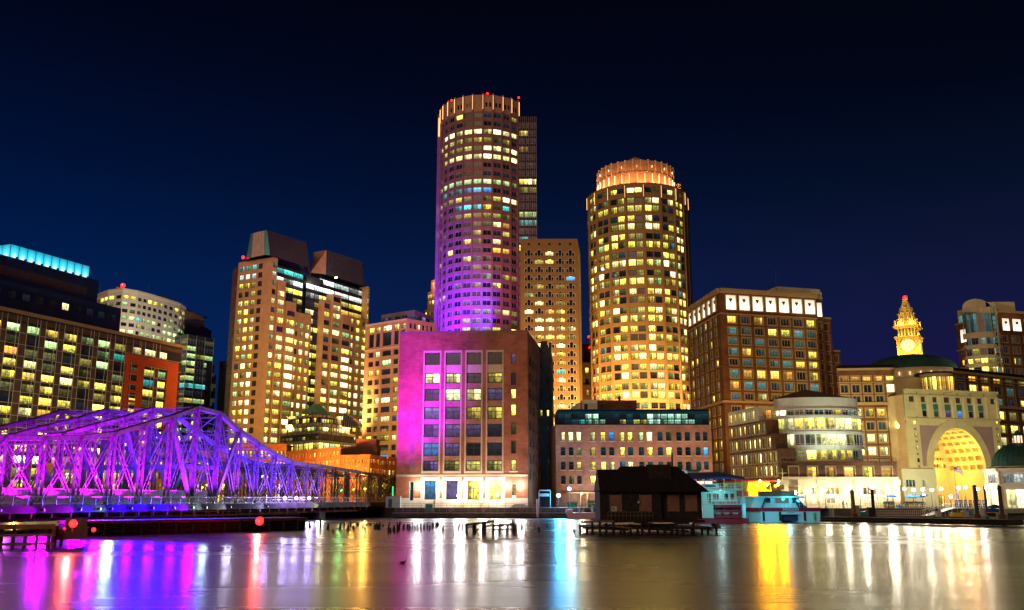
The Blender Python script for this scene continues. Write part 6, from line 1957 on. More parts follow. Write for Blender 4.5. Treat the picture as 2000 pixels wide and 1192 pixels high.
# ---------------------------------------------- waterfront building with round glass corner
def wharf_building():
 g = 2.4
 Y = 222
 K = at(1525, 905, Y); zk = K.z; K = xy(K)
 E = xy(hz(1757, Y + 1.5))
 X = lambda z: 1340 + z / 3.725
 Yp = lambda z: 740 + z / 3.725
 b = Bld('wharf_building', 'brick waterfront building with terraces and a rounded white and glass corner, beside the moored ferries', 'building', (K.x, K.y, g))
 d = (E - K).normalized(); n = Vector((d.y, -d.x, 0)); L = (E - K).length
 # front: brown storey over pale ground storey
 zt = onwall(1640, 902, K, E)[1]; zm = onwall(1640, 934.5, K, E)[1]; zz1 = onwall(1640, 912, K, E)[1]; zz0 = onwall(1640, 932.5, K, E)[1]
 cols = pcols([(1541, 1559), (1578, 1596), (1614, 1631.5), (1650, 1669), (1687, 1706), (1723.5, 1742)], 922, K, E)
 b.facade(K, E, zm, zt, cols, [(zz0, zz1)], lambda i, j, r: 'hoooyo'[i], 'brick_brown', .5, (.16, 0, 1, 'frame_cream'), surround='frame_cream')
 gc = pcols([(1541, 1571), (1586, 1596), (1613, 1642), (1658, 1668), (1686, 1714), (1718, 1727)], 960, K, E)
 gr = prows([(951, 967), (972, 984)], 1640, K, E)
 b.facade(K, E, g, zm, gc, gr, lambda i, j, r: ['ycocoh', 'hwhwhw'][j][i], 'cream_stone', .6, (.16, 2, 0, 'frame_white'))
 b.band(K, E, zm - .25, zm + .35, .45, 'cream_stone'); b.band(K, E, zt - .4, zt + .1, .3, 'brick_brown')
 for px in (1532, 1605, 1677, 1750):
  u = onwall(px, 960, K, E)[0]
  b.trim(K, d, n, u - .8, u + .8, g, zm - .3, .35, 'cream_stone', 'pilaster'); b.trim(K, d, n, u - 1.1, u + 1.1, zm - 1.5, zm - .3, .5, 'cream_stone', 'pilaster')
 b.part('terrace').prism([K - n * .1, E - n * .1, E - n * 16, K - n * 16], zt - .6, zt - .02, 'paving')
 b.part('core').prism([K - n * 1, E - n * 1, E - n * 16, K - n * 16], g, zt - .7, 'brick_brown')
 b.part('side_wall').poly([tuple(E[:2]) + (g,), tuple((E - n * 16)[:2]) + (g,), tuple((E - n * 16)[:2]) + (zt,), tuple(E[:2]) + (zt,)], 'brick_brown')
 RL = b.part('terrace_railing')
 RL.beam(tuple(K[:2]) + (zt + 1,), tuple(E[:2]) + (zt + 1,), .06, .06, 'frame_grey')
 for k in range(40):
  p = K.lerp(E, k / 39); RL.beam(tuple(p[:2]) + (zt,), tuple(p[:2]) + (zt + 1,), .04, .04, 'frame_grey')
 # left brick wing, receding to the left and stepping back storey by storey
 D2 = K + Vector((-.20, .98, 0)) * 28
 dl = (K - D2).normalized(); nl = Vector((dl.y, -dl.x, 0)); Lw = (K - D2).length
 tops = [onwall(1522, 903, D2, K)[1], onwall(1522, 876, D2, K)[1], onwall(1520, 846, D2, K)[1], onwall(1500, 819, D2, K)[1], onwall(1480, 794, D2, K)[1]]
 zbase = g
 prev = g
 ends = [Lw, Lw, onwall(1515, 860, D2, K)[0], onwall(1497, 832, D2, K)[0], onwall(1480, 806, D2, K)[0]]
 nw = [10, 9, 8, 7, 6]
 for k in range(5):
  en = min(Lw, ends[k])
  a, c_ = D2, D2 + dl * en
  top = tops[k]
  cc = [(Lw * (i + .25) / 10.5, Lw * (i + .25) / 10.5 + 1.55) for i in range(10) if Lw * (i + .25) / 10.5 + 2 < en]
  h = top - prev
  rws = [(top - 3.1, top - .75)] if k else [(top - 3.1, top - .75)]
  wm = 'cream_stone' if k == 4 else 'brick_brown'
  b.facade(a, c_, prev, top, cc, rws, pick({'w': 5, 'y': 5, 'd': 3, 'g': 1}), wm, .45, (.13, 0, 0, 'frame_cream'), surround='frame_cream' if k < 4 else None)
  # return facing the front
  f1 = c_ - nl * 0
  rr_ = f1 + d * 16
  if k >= 0 and k < 5:
   Lr = max(1.0, onwall((1557, 1553, 1538, 1521, 1516)[k], (920, 890, 860, 832, 806)[k], c_, c_ + d)[0])
   b.facade(c_, c_ + d * Lr, prev, top, [(Lr * .35, Lr * .35 + 2.0)] if k and Lr > 4 else [], rws if k and Lr > 4 else [], lambda i, j, r: r.choice('wyo'), wm, .45, (.13, 1, 0, 'frame_cream'), surround='frame_cream' if k < 4 else None)
  b.part('terrace').poly([tuple(a[:2]) + (top,), tuple(c_[:2]) + (top,), tuple((c_ + d * Lr)[:2]) + (top,), tuple(bk(c_ + d * Lr, 14)[:2]) + (top,), tuple(bk(a, 6)[:2]) + (top,)], 'roof_grey')
  if k < 4 and k > 0:
   q = D2 + dl * min(Lw, ends[k]); q2 = D2 + dl * min(Lw, ends[k + 1])
   for (s0, s1) in ((q2, q), (q, q + d * 5)):
    b.part('terrace_railing').beam(tuple(s0[:2]) + (top + 1,), tuple(s1[:2]) + (top + 1,), .05, .05, 'frame_dark')
    for i in range(7):
     p = s0.lerp(s1, i / 6); b.part('terrace_railing').beam(tuple(p[:2]) + (top,), tuple(p[:2]) + (top + 1,), .04, .04, 'frame_dark')
  prev = top
 # round glass corner
 cx = at(1602, 840, Y + 9).x; cy = Y + 13.0
 zr = [at(1602, y, Y + 3).z for y in (902, 875, 843, 811, 796, 773)]
 def bow(r, z0, z1_, rows, keys, a0=-165, a1=-12, nseg=12, wm='white_stone', mul=2):
  n_ = nseg
  for k in range(n_):
   t0, t1 = radians(a0 + (a1 - a0) * k / n_), radians(a0 + (a1 - a0) * (k + 1) / n_)
   p = Vector((cx + r * cos(t0), cy + .62 * r * sin(t0), 0)); q = Vector((cx + r * cos(t1), cy + .62 * r * sin(t1), 0)); L_ = (q - p).length
   b.facade(p, q, z0, z1_, [(.08, L_ - .08)] if rows else [], rows, lambda i, j, rr_, k=k: keys[k % len(keys)] if rr_.random() > .15 else rr_.choice('wyd'), wm, .12, (.09, mul - 1, 0, 'frame_white'), part='glass_corner')
 Rb = 12.2
 hs = [(zr[0], zr[1], 'ekeeyyyyynck', .93), (zr[1], zr[2], 'wwwkewwwwnnn', .98), (zr[2], zr[3], 'gwwyyyywwyyn', .96), (zr[3], zr[4], 'wwekknkykcce', .90)]
 for (z0, z1_, keys, rf) in hs:
  h = z1_ - z0
  bow(Rb * rf, z0, z1_, [(z0 + h * .20, z0 + h * .90)], keys)
 bow(Rb * .90, zr[4], zr[5], [], 'w')
 for (r, z) in ((Rb * .96, zr[0] + .1), (Rb * 1.01, zr[1] + .1), (Rb * .99, zr[2] + .1), (Rb * .97, zr[3] + .1), (Rb * .92, zr[4])):
  for k in range(20):
   t0, t1 = radians(-165 + 153 * k / 20), radians(-165 + 153 * (k + 1) / 20)
   p = (cx + r * cos(t0), cy + .62 * r * sin(t0)); q = (cx + r * cos(t1), cy + .62 * r * sin(t1))
   b.part('slab_edge').beam((*p, z), (*q, z), .5, .35, 'white_stone')
   if r > Rb * .93:
    b.part('balcony_railing').beam((p[0], p[1] - .3, z + 1.1), (q[0], q[1] - .3, z + 1.1), .05, .05, 'frame_white')
    b.part('balcony_railing').beam((p[0], p[1] - .3, z + .1), (p[0], p[1] - .3, z + 1.1), .05, .05, 'frame_white')
 # hipped brown roof
 m = MB()
 zt_, zap = zr[5], at(1580, 760, Y + 13).z
 ring = [(cx + Rb * .92 * cos(radians(a)), cy + .6 * Rb * .92 * sin(radians(a)), zt_) for a in range(-170, 190, 20)]
 for k in range(len(ring) - 1): m.poly([ring[k], ring[k + 1], (cx - 1.5, cy + 1, zap)], 'roof_brown')
 m.build('hipped_roof', b.root)
 b.part('core').lathe(cx, cy + 1, [(Rb * .5, zt), (Rb * .5, zt_ - .3)], 16, 'white_stone')
 b.finish()
 # floodlight that whitens the parapet
 light('SPOT', (cx - 2, cy - 17, zt + 2), 3200, (.80, 1.0, .72), .5, target=(cx, cy, zr[5]), spot=90, parent=b.root)
 light('SPOT', (cx + 5, cy - 17, zt + 2), 2400, (.80, 1.0, .72), .5, target=(cx + 3, cy, zr[5]), spot=90, parent=b.root)
 return K, E, d, n, zm, zt
mat('roof_brown', (0.14, 0.085, 0.05), rough=.9, var=.3)
WB = wharf_building()
# ---------------------------------------------- domed pavilion at the right edge
def domed_pavilion():
 Y = 210; g = 2.4
 cy = Y + 6; cx = at(1993, 900, cy).x
 b = Bld('domed_pavilion', 'small white octagonal pavilion with ribbed dark green dome and small lantern on top', 'pavilion', (cx, cy, g))
 R_ = (1990 - 1939) / FL * cy * 1.0
 zd = at(1990, 912, cy).z; za = at(1988, 865, cy).z
 m = MB(); N = 32
 for k in range(N):
  t0, t1 = 2 * pi * k / N, 2 * pi * (k + 1) / N
  for j in range(8):
   s0, s1 = pi / 2 * j / 8, pi / 2 * (j + 1) / 8
   def p(t, s): return (cx + R_ * cos(s) * cos(t), cy + R_ * cos(s) * sin(t), zd + (za - zd) * sin(s))
   m.poly([p(t0, s0), p(t1, s0), p(t1, s1), p(t0, s1)], 'copper_green')
   if k % 1 == 0: m.beam(p(t0, s0), p(t0, s1), .12, .12, 'copper_green', up=(cos(t0), sin(t0), .5))
 m.build('dome', b.root)
 m = MB(); m.lathe(cx, cy, [(.9, za - .3), (.9, za + 1.6)], 8, 'slot_glow'); 
 for k in range(8):
  t = pi / 4 * k; m.beam((cx + .95 * cos(t), cy + .95 * sin(t), za - .3), (cx + .95 * cos(t), cy + .95 * sin(t), za + 1.6), .18, .18, 'white_paint')
 m.lathe(cx, cy, [(1.2, za + 1.6), (1.0, za + 1.9), (.6, za + 2.4), (.05, za + 3.0)], 12, 'copper_green'); m.build('lantern', b.root)
 R2 = R_ * 1.22
 zc = at(1990, 918, cy - R2).z; zmid = at(1990, 947, cy - R2).z
 pts = [Vector((cx + R2 * cos(radians(a)), cy + R2 * sin(radians(a)), 0)) for a in range(-157, 203, 45)]
 for k in range(8):
  p, q = pts[k], pts[(k + 1) % 8]; L = (q - p).length
  if (p.y + q.y) / 2 < cy + 1:
   b.facade(p, q, zmid, zc, [(.7, L - .7)], [(zmid + .4, zc - .7)], lambda i, j, r: 'cw', 'white_stone', .25, (.12, 5, 0, 'frame_white'))
   b.facade(p, q, g, zmid, [(.9, L - .9)], [(g + .1, zmid - .9)], lambda i, j, r: 'w', 'white_stone', .4, (.14, 3, 2, 'frame_white'))
  else:
   b.part('wall').poly([tuple(p[:2]) + (g,), tuple(q[:2]) + (g,), tuple(q[:2]) + (zc,), tuple(p[:2]) + (zc,)], 'white_stone')
  b.band(p, q, zmid - .3, zmid + .1, .5, 'white_stone'); b.band(p, q, zc - .2, zc + .5, .6, 'white_stone')
  m = MB(); m.cyl((p.x, p.y, g), (p.x, p.y, zc), .28, .26, 10, 'white_stone'); m.build('column', b.root)
 b.part('roof').lathe(cx, cy, [(R2 + .4, zc + .45), (R_, zd)], 8, 'copper_green', a0=radians(-157), a1=radians(203))
 b.part('roof').lathe(cx, cy, [(R_ + .15, zd - .6), (R_ + .15, zd + .05)], 32, 'cream_stone')
 b.finish()
domed_pavilion()
# ================================================================== ground, quays, water
def setting(name, m, pts, z, z0=None):
 b = MB()
 if z0 is None: b.poly([(p[0], p[1], z) for p in pts], m)
 else: b.prism([(p[0], p[1]) for p in pts], z0, z, m)
 o = b.build(name); o['kind'] = 'structure'; return o
def water_material():
 m = bpy.data.materials.new('water'); m.use_nodes = True
 n, l = m.node_tree.nodes, m.node_tree.links
 p = n['Principled BSDF']
 p.inputs['Base Color'].default_value = (0.008, 0.010, 0.012, 1)
 p.inputs['Roughness'].default_value = 0.16
 p.inputs['IOR'].default_value = 2.3
 t = n.new('ShaderNodeTexCoord')
 mp = n.new('ShaderNodeMapping'); mp.inputs['Scale'].default_value = (0.16, 0.55, 1)
 l.new(t.outputs['Object'], mp.inputs[0])
 a = n.new('ShaderNodeTexNoise'); a.inputs['Scale'].default_value = 1.0; a.inputs['Detail'].default_value = 5; a.inputs['Roughness'].default_value = .6
 l.new(mp.outputs[0], a.inputs[0])
 b = n.new('ShaderNodeBump'); b.inputs['Strength'].default_value = 0.10; b.inputs['Distance'].default_value = .35
 l.new(a.outputs[0], b.inputs['Height']); l.new(b.outputs[0], p.inputs['Normal'])
 # calm and ruffled patches of the surface
 mp2 = n.new('ShaderNodeMapping'); mp2.inputs['Scale'].default_value = (0.018, 0.07, 1)
 l.new(t.outputs['Object'], mp2.inputs[0])
 c = n.new('ShaderNodeTexNoise'); c.inputs['Scale'].default_value = 1.0; c.inputs['Detail'].default_value = 4
 l.new(mp2.outputs[0], c.inputs[0])
 r = n.new('ShaderNodeMapRange'); r.inputs['From Min'].default_value = .35; r.inputs['From Max'].default_value = .7
 r.inputs['To Min'].default_value = .235; r.inputs['To Max'].default_value = .30
 l.new(c.outputs[0], r.inputs['Value']); l.new(r.outputs[0], p.inputs['Roughness'])
 MATS['water'] = m
water_material()
SH = [(-1500, 262), (-52, 262), (-29, 240), (-29, 231), (75, 231), (75, 219.5), (300, 219.5), (1500, 219.5), (1500, 2600), (-1500, 2600)]
setting('water', 'water', [(-1500, -60), (1500, -60), (1500, 300), (-1500, 300)], 0)
setting('ground', 'paving', SH, GZ - .004)
q = MB()
for p0, p1 in zip(SH[:7], SH[1:8]):
 q.poly([(*p0, -1), (*p1, -1), (*p1, GZ - .004), (*p0, GZ - .004)], 'concrete_dark')
o = q.build('quay_wall'); tag(o, 'dark stained concrete quay wall along the far shore', 'quay wall')
# lower walkway in front of the brick block with edge beam
b = MB(); b.box(-28.9, 18, 226.5, 230.9, .2, 1.15, 'concrete_dark'); b.box(-28.9, 18, 226.3, 226.6, 1.15, 1.3, 'concrete')
for k in range(16): b.box(-28 + 3 * k, -27.6 + 3 * k, 226.4, 226.8, -1, .2, 'wood_dark')
o = b.build('boardwalk'); tag(o, 'low dark boardwalk on piles at the foot of the brick block', 'boardwalk')
b = MB(); b.box(18.1, 40, 228, 230.9, .1, 1.0, 'concrete_dark')
for k in range(8): b.box(19 + 2.8 * k, 19.4 + 2.8 * k, 227.9, 228.2, -1, .9, 'wood_dark')
o = b.build('boardwalk'); tag(o, 'low landing stage between the brick block and the small pink boat', 'boardwalk')
def railing(name, label, p0, p1, z, h=1.1, nb=12, m='frame_dark', rails=(1.0, .55, .1), grp=None, t=.06):
 p0, p1 = Vector((*p0[:2], z)), Vector((*p1[:2], z))
 b = MB()
 for r in rails: b.beam(p0 + Vector((0, 0, h * r)), p1 + Vector((0, 0, h * r)), t, t, m)
 for k in range(nb + 1):
  q = p0.lerp(p1, k / nb); b.beam(q, q + Vector((0, 0, h)), t, t, m)
 o = b.build(name); return tag(o, label, 'railing', grp)
railing('railing', 'thin pale railing along the low boardwalk of the brick block', (-28, 226.6), (17.5, 226.6), 1.3, 1.1, 26, 'frame_grey')
railing('railing', 'railing on the quay edge above the boardwalk', (-28.5, 231.3), (17, 231.3), GZ, 1.1, 22, 'frame_dark')
railing('railing', 'quay railing in front of the long pink brick mill', (18, 231.3), (72, 231.3), GZ, 1.1, 26, 'frame_dark')
# steps and ramp walls at the front of the brick block
A, B, dr, n, zb_, P = BB
def steps(px, w, label, m='white_stone'):
 u = onwall(px, 980, A, B)[0]
 t = MB()
 for k in range(5):
  a = Vector(P(u - w / 2 - .25 * k, 0, -(.9 + .35 * k))); c = Vector(P(u + w / 2 + .25 * k, 0, -(.02)))
  t.box(a.x, c.x, a.y, c.y - .03, GZ, GZ + .9 - .18 * k - .004 * k, m)
 o = t.build('stairs'); tag(o, label, 'stairs')
steps(924, 9.0, 'broad pale entrance steps between the two warm low lamps of the brick block')
steps(1015, 2.6, 'small flight of steps near the right corner of the brick block', 'concrete')
for k, (px, lab) in enumerate(((905, 'left one of the two warm lamps on stone posts before the brick block steps'), (943, 'right one of the two warm lamps on stone posts before the brick block steps'))):
 u, z = onwall(px, 983, A, B)
 q = P(u, z, -3.2)
 t = thing('post_lamp', lab, 'lamp', (q[0], q[1], GZ), 'warm post lamps at the brick block steps')
 m = MB(); m.box(q[0] - .3, q[0] + .3, q[1] - .3, q[1] + .3, GZ, 3.5, 'cream_stone'); m.box(q[0] - .4, q[0] + .4, q[1] - .4, q[1] + .4, 3.5, 3.65, 'cream_stone'); m.build('post', t)
 m = MB(); m.sphere((q[0], q[1], 4.0), .32, 'lamp_warm', 10); m.build('lamp_globe', t)
 light('POINT', (q[0], q[1] - .6, 4.2), 420, (1.0, .70, .32), .3, parent=t); harbour_beam((q[0], q[1] - .7, 4.1), 2200, (1, .88, .6), t)
# small white utility cabin and teal door sign near the bridge end
q = at(772, 985, 236)
b = MB(); x = q.x
b.box(x - 2.3, x + 1.3, 235, 238, GZ, 5.1, 'white_paint'); b.box(x - 2.5, x + 1.5, 234.8, 238.2, 5.1, 5.25, 'frame_grey'); b.box(x - 1.6, x - .7, 234.9, 235, 2.5, 4.5, 'frame_teal')
tag(b.build('utility_cabin'), 'small white utility cabin between the bridge end and the brick block', 'cabin')
q = at(838, 992, 230)
b = MB(); b.box(q.x - .9, q.x + .9, 229.8, 230.0, 1.35, 3.4, 'teal_paint'); b.box(q.x - 1.0, q.x + 1.0, 229.75, 229.8, 3.3, 3.5, 'frame_white'); b.box(q.x + 1.1, q.x + 1.35, 229.7, 230.0, 1.3, 4.2, 'board_pink')
tag(b.build('notice_board'), 'teal notice board with a pinkish post on the boardwalk of the brick block', 'notice board')
for px, lab in ((880, 'life ring left of the middle of the boardwalk'), (944, 'orange-red life ring right below the right warm lamp'), (1019, 'life ring on the boardwalk rail near the right corner of the brick block')):
 q = at(px, 1000, 226.3); m = MB()
 for k in range(12):
  t0, t1 = 2 * pi * k / 12, 2 * pi * (k + 1) / 12
  m.beam((q.x + .4 * cos(t0), 226.2, 2.0 + .4 * sin(t0)), (q.x + .4 * cos(t1), 226.2, 2.0 + .4 * sin(t1)), .16, .16, 'red_paint' if k % 3 else 'white_paint')
 tag(m.build('life_ring'), lab, 'life ring', 'life rings on the boardwalk rail')
q = at(1050, 996, 226)
b = MB(); b.cyl((q.x, 226, .2), (q.x, 226, 4.4), .3, .28, 10, 'pink_paint'); b.cyl((q.x, 226, 4.4), (q.x, 226, 4.6), .36, .2, 10, 'red_paint')
tag(b.build('mooring_post'), 'pale pink mooring post with red cap at the right end of the boardwalk', 'mooring post')
# ================================================================== swing bridge
UD = Vector((.24, .97, 0)).normalized(); WD = Vector((-.97, .24, 0)).normalized()
Pk = at(385, 798, 165)
BD = 3.6
NODE_Y = {-9: 862, -8: 860, -7: 858, -6: 855, -5: 857, -4: 855, -3: 848, -2: 830, -1: 815, 0: 797, 1: 808, 2: 842, 3: 867, 4: 888, 5: 903, 6: 908, 7: 911, 8: 915, 9: 919, 10: 923, 11: 927, 12: 931}
PANEL = 7.35
def node_xy(k): return Vector((Pk.x, 165, 0)) + UD * PANEL * k
def node_top(k):
 p = node_xy(k)
 a, b_, c = ray(1000, NODE_Y[k])
 return CAMZ + c * p.y / b_
def bridge():
 br = thing('swing_bridge', 'old riveted steel truss swing bridge, floodlit violet and blue', 'bridge', (Pk.x, 165, 0))
 KS = list(range(-9, 13))
 SP = 9.4
 TOP = {k: node_top(k) for k in KS}
 end = lambda k: k == KS[-1]
 for t in range(4):
  off = WD * SP * t
  tm = MB()
  bot = lambda k: node_xy(k) + off + Vector((0, 0, BD - .1))
  top = lambda k: node_xy(k) + off + Vector((0, 0, TOP[k]))
  for k in KS[:-1]:
   tm.beam(bot(k), bot(k + 1), .5, .6, 'steel_paint')
  tr = tm.build('truss', br)
  cm = MB()
  for k in KS[:-1]:
   a, c = top(k), top(k + 1)
   dd = (c - a).normalized()
   cm.beam(a - dd * .1, c + dd * .1, .75, .62, 'steel_paint')
   cm.beam(a + Vector((0, 0, .35)), c + Vector((0, 0, .35)), .95, .08, 'steel_dark')
  cm.beam(top(KS[-1]), bot(KS[-1]), .6, .5, 'steel_paint')
  cm.build('top_chord', tr)
  for k in KS:
   h = TOP[k] - BD
   if h < 2: continue
   p = MB(); w_ = .42
   b0, t0 = bot(k), top(k)
   p.beam(b0 - WD * w_, t0 - WD * w_, .12, .34, 'steel_paint', up=WD)
   p.beam(b0 + WD * w_, t0 + WD * w_, .12, .34, 'steel_paint', up=WD)
   nz = max(3, int((t0 - b0).z / .95))
   if t < 3 or k > -3:
    for i in range(nz):
     s = 1 if i % 2 else -1
     a, c = b0.lerp(t0, i / nz), b0.lerp(t0, (i + 1) / nz)
     p.beam(a - WD * w_ * s - UD * .17, c + WD * w_ * s - UD * .17, .10, .05, 'steel_paint', up=UD)
   if k in (0, 1):
    p.beam(b0 - WD * .1, t0, .5, .12, 'steel_paint', up=UD)
   p.build('post', tr)
  for k in KS[:-1]:
   # eyebar pairs lean towards the tower; counters the other way near midspan
   if k < 0: hi, lo = k + 1, k
   else: hi, lo = k, k + 1
   if k == 0:
    prs = ((0, 1), (1, 0))
   else:
    prs = ((hi, lo), (lo, hi)) if (abs(k) > 2) else ((hi, lo),)
   for a, c in prs:
    m = MB()
    for s in (-.28, .28):
     m.beam(top(a) + WD * s, bot(c) + WD * s, .16, .07, 'steel_paint', up=WD)
    m.build('diagonal', tr)
  for a, c in ((-1, 0), (2, 1)):
   m = MB(); m.beam(top(a), bot(c), .7, .5, 'steel_paint', up=WD)
   m.build('inclined_post', tr)
 # cross struts and top bracing between the trusses
 for k in KS:
  if TOP[k] - BD < 3.5: continue
  for t in range(3):
   m = MB()
   a = node_xy(k) + WD * SP * t + Vector((0, 0, TOP[k] + .1)); c = a + WD * SP
   dz = Vector((0, 0, .85 if abs(k) < 7 else .6))
   m.beam(a, c, .3, .14, 'steel_paint'); m.beam(a - dz, c - dz, .3, .14, 'steel_paint')
   for i in range(7):
    s0, s1 = (0, 1) if i % 2 else (1, 0)
    m.beam(a.lerp(c, i / 7) - dz * s0, a.lerp(c, (i + 1) / 7) - dz * s1, .06, .1, 'steel_paint')
   m.build('cross_strut', br)
 for k in KS[:-1]:
  m = MB()
  for t in range(3):
   a = node_xy(k) + WD * SP * t + Vector((0, 0, TOP[k])); c = node_xy(k + 1) + WD * SP * (t + 1) + Vector((0, 0, TOP[k + 1]))
   m.beam(a, c, .12, .10, 'steel_paint')
   a = node_xy(k) + WD * SP * (t + 1) + Vector((0, 0, TOP[k])); c = node_xy(k + 1) + WD * SP * t + Vector((0, 0, TOP[k + 1]))
   m.beam(a, c, .12, .10, 'steel_paint')
  m.build('top_bracing', br)
 for k in (0, 1):
  for t in range(3):
   for z in (10.2,):
    m = MB(); a = node_xy(k) + WD * SP * t + Vector((0, 0, z)); m.beam(a, a + WD * SP, .4, .7, 'steel_paint')
    m.beam(a, a + WD * SP * .5 + Vector((0, 0, TOP[k] - z - 1)), .25, .2, 'steel_paint'); m.beam(a + WD * SP, a + WD * SP * .5 + Vector((0, 0, TOP[k] - z - 1)), .25, .2, 'steel_paint')
    m.build('portal_frame', br)
 # deck, walkway, edge beam
 S, E = node_xy(-9), node_xy(12) + UD * 3
 out = -WD * 3.6; far = WD * (SP * 3 + 3)
 d = MB()
 def slab(o0, o1, z0, z1, m):
  a, b_, c, e = S + o0, E + o0, E + o1, S + o1
  d.hexa([(*p[:2], z0) for p in (a, b_, c, e)] + [(*p[:2], z1) for p in (a, b_, c, e)], m)
 slab(out + WD * .35, far, BD - .75, BD - .15, 'asphalt')
 d.build('deck', br)
 d = MB(); slab(out, out + WD * .35, BD - .95, BD + .05, 'concrete_dark'); d.build('edge_beam', br)
 d = MB()
 for o_ in (0, SP, SP * 2, SP * 3): slab(WD * (o_ - .5), WD * (o_ + .5), BD - 2.1, BD - .75, 'rust')
 n_ = int((E - S).length / 3.7)
 for k in range(n_):
  p = S.lerp(E, (k + .5) / n_) ; d.beam(p + out + Vector((0, 0, BD - 1.2)), p + far + Vector((0, 0, BD - 1.2)), .3, .8, 'rust')
 d.build('floor_beams', br)
 # walkway railing
 r = MB(); o_ = out + WD * .15
 for z in (.05 + .12, .75, 1.32): r.beam(S + o_ + Vector((0, 0, BD + z)), E + o_ + Vector((0, 0, BD + z)), .07, .07, 'frame_dark')
 nn = int((E - S).length / 2.6)
 for k in range(nn + 1):
  p = S.lerp(E, k / nn) + o_; r.beam(p + Vector((0, 0, BD)), p + Vector((0, 0, BD + 1.35)), .10, .10, 'frame_dark')
 r.build('railing', br)
 r = MB(); o_ = out + WD * 1.5
 r.beam(S + o_ + Vector((0, 0, BD - .05)), node_xy(5) + o_ + Vector((0, 0, BD - .05)), .08, .14, 'edge_glow_white'); r.build('edge_glow_band', br)  # glowing band added for the light that lies along the deck edge
 # inner lattice railing
 r = MB(); o_ = -WD * .9
 r.beam(S + o_ + Vector((0, 0, BD + 1.2)), E + o_ + Vector((0, 0, BD + 1.2)), .08, .1, 'frame_white'); r.beam(S + o_ + Vector((0, 0, BD + .3)), E + o_ + Vector((0, 0, BD + .3)), .06, .08, 'frame_white')
 nn = int((E - S).length / 1.1)
 for k in range(nn): 
  p = S.lerp(E, k / nn) + o_; p2 = S.lerp(E, (k + 1) / nn) + o_
  r.beam(p + Vector((0, 0, BD + .3)), p2 + Vector((0, 0, BD + 1.2)), .04, .04, 'frame_white'); r.beam(p + Vector((0, 0, BD + 1.2)), p2 + Vector((0, 0, BD + .3)), .04, .04, 'frame_white')
 r.build('lattice_railing', br)
 # solid fence panels behind the near truss
 for k in range(-9, 1):
  m = MB(); a = node_xy(k) + WD * 1.4; c = node_xy(k + 1) + WD * 1.4 - UD * .15
  m.beam(a + Vector((0, 0, BD + 1.2)), c + Vector((0, 0, BD + 1.2)), .1, 2.4, 'frame_white')
  m.build('fence_panel', br)
 # sign plate on the railing
 q = node_xy(-3) + out - WD * .1
 # lights along the deck
 cols = []
 for k in range(-9, 7):
  if k < -1: c = (.66, .0, 1.0)
  elif k < 2: c = (.34, .01, 1.0)
  elif k < 5: c = (.14, .01, 1.0)
  else: c = (.25, .06, .9)
  for j, (w, e_) in enumerate(((-2.2, 1.25), (SP * .5, .6), (SP * 1.5, .45), (SP * 2.5, .4))):
   if k > 4 and j: continue
   cc = c
   if j in (1, 2) and k >= -2: cc = (.04, .02, 1.0)
   if j == 2 and k < -4: cc = (.35, .08, 1)
   p = node_xy(k) + UD * PANEL * .5 + WD * w + Vector((0, 0, BD + .5))
   h = max(.25, min(1.2, (TOP[k] - BD) / 9))
   m = MB(); m.cyl(p - Vector((0, 0, .5)), p, .18, .22, 8, 'frame_dark'); m.build('uplight', br)
   top_ = Vector((p.x, p.y, BD)) + Vector((0, 0, max(4, TOP[k] - BD)))
   tgt = top_ + (WD * (3.0 if w < 0 else 0))
   light('SPOT', p + Vector((0, 0, .2)), 19000 * e_ * h * (.5 if k > 4 else 1), cc, .12, target=tgt, spot=125, blend=.8, parent=br, name='uplight_lamp')
 # lamps under the edge of the walkway, shining down on the water
 for k, px, c, e_ in ((0, 40, (.9, .1, 1), 500), (1, 120, (.55, .0, 1), 1100), (2, 190, (.45, .0, 1), 900), (3, 248, (.45, .7, 1), 260), (4, 285, (.02, .0, 1), 1800), (5, 325, (.02, .0, 1), 2200), (6, 365, (.02, .0, 1), 2200), (12, 400, (.14, .0, 1), 1400), (13, 225, (.05, .0, 1), 1000), (7, 425, (.55, .75, .9), 170), (8, 470, (.65, .6, .75), 200), (9, 540, (.5, .45, 1), 260), (11, 640, (.6, .55, .4), 200)):
  q = None
  for kk in range(-500, 900):
   p = node_xy(0) + UD * kk * .1 + out
   if p.x / p.y * FL * .978 + 1000 > px: break
  p = p - WD * .35 + Vector((0, 0, BD - .5))
  m = MB(); m.box(p.x - .25, p.x + .25, p.y - .15, p.y + .15, p.z - .15, p.z + .15, 'frame_dark'); m.build('edge_lamp', br)
  light('SPOT', p + Vector((0, -.3, -.1)), e_ * (16 if c[1] > .1 else 22), c, .6, target=(p.x * .6, p.y * .6, 0), spot=130, blend=1.0, parent=br, name='edge_lamp_light')
 # three white-violet floodlights on the walkway
 for px in (573, 595, 619):
  k = None
  for kk in range(0, 120):
   p = node_xy(0) + UD * kk + out
   if p.x / p.y * FL * .978 + 1000 > px: break
  m = MB(); m.sphere((p.x, p.y - .2, BD + 1.1), .38, 'lamp_violet', 10); m.build('floodlight', br)
  light('POINT', (p.x + .9, p.y - .9, BD + .6), 700, (.35, .15, 1), .3, parent=br); harbour_beam((p.x + .3, p.y - 1, BD + 1.0), 2600, (.55, .45, 1), br)
 # pivot pier and abutment
 c = node_xy(0.5) + WD * SP * 1.5
 m = MB(); m.cyl((c.x, c.y, -1), (c.x, c.y, BD - 2.1), 9, 8.6, 28, 'concrete_dark'); m.build('pivot_pier', br)
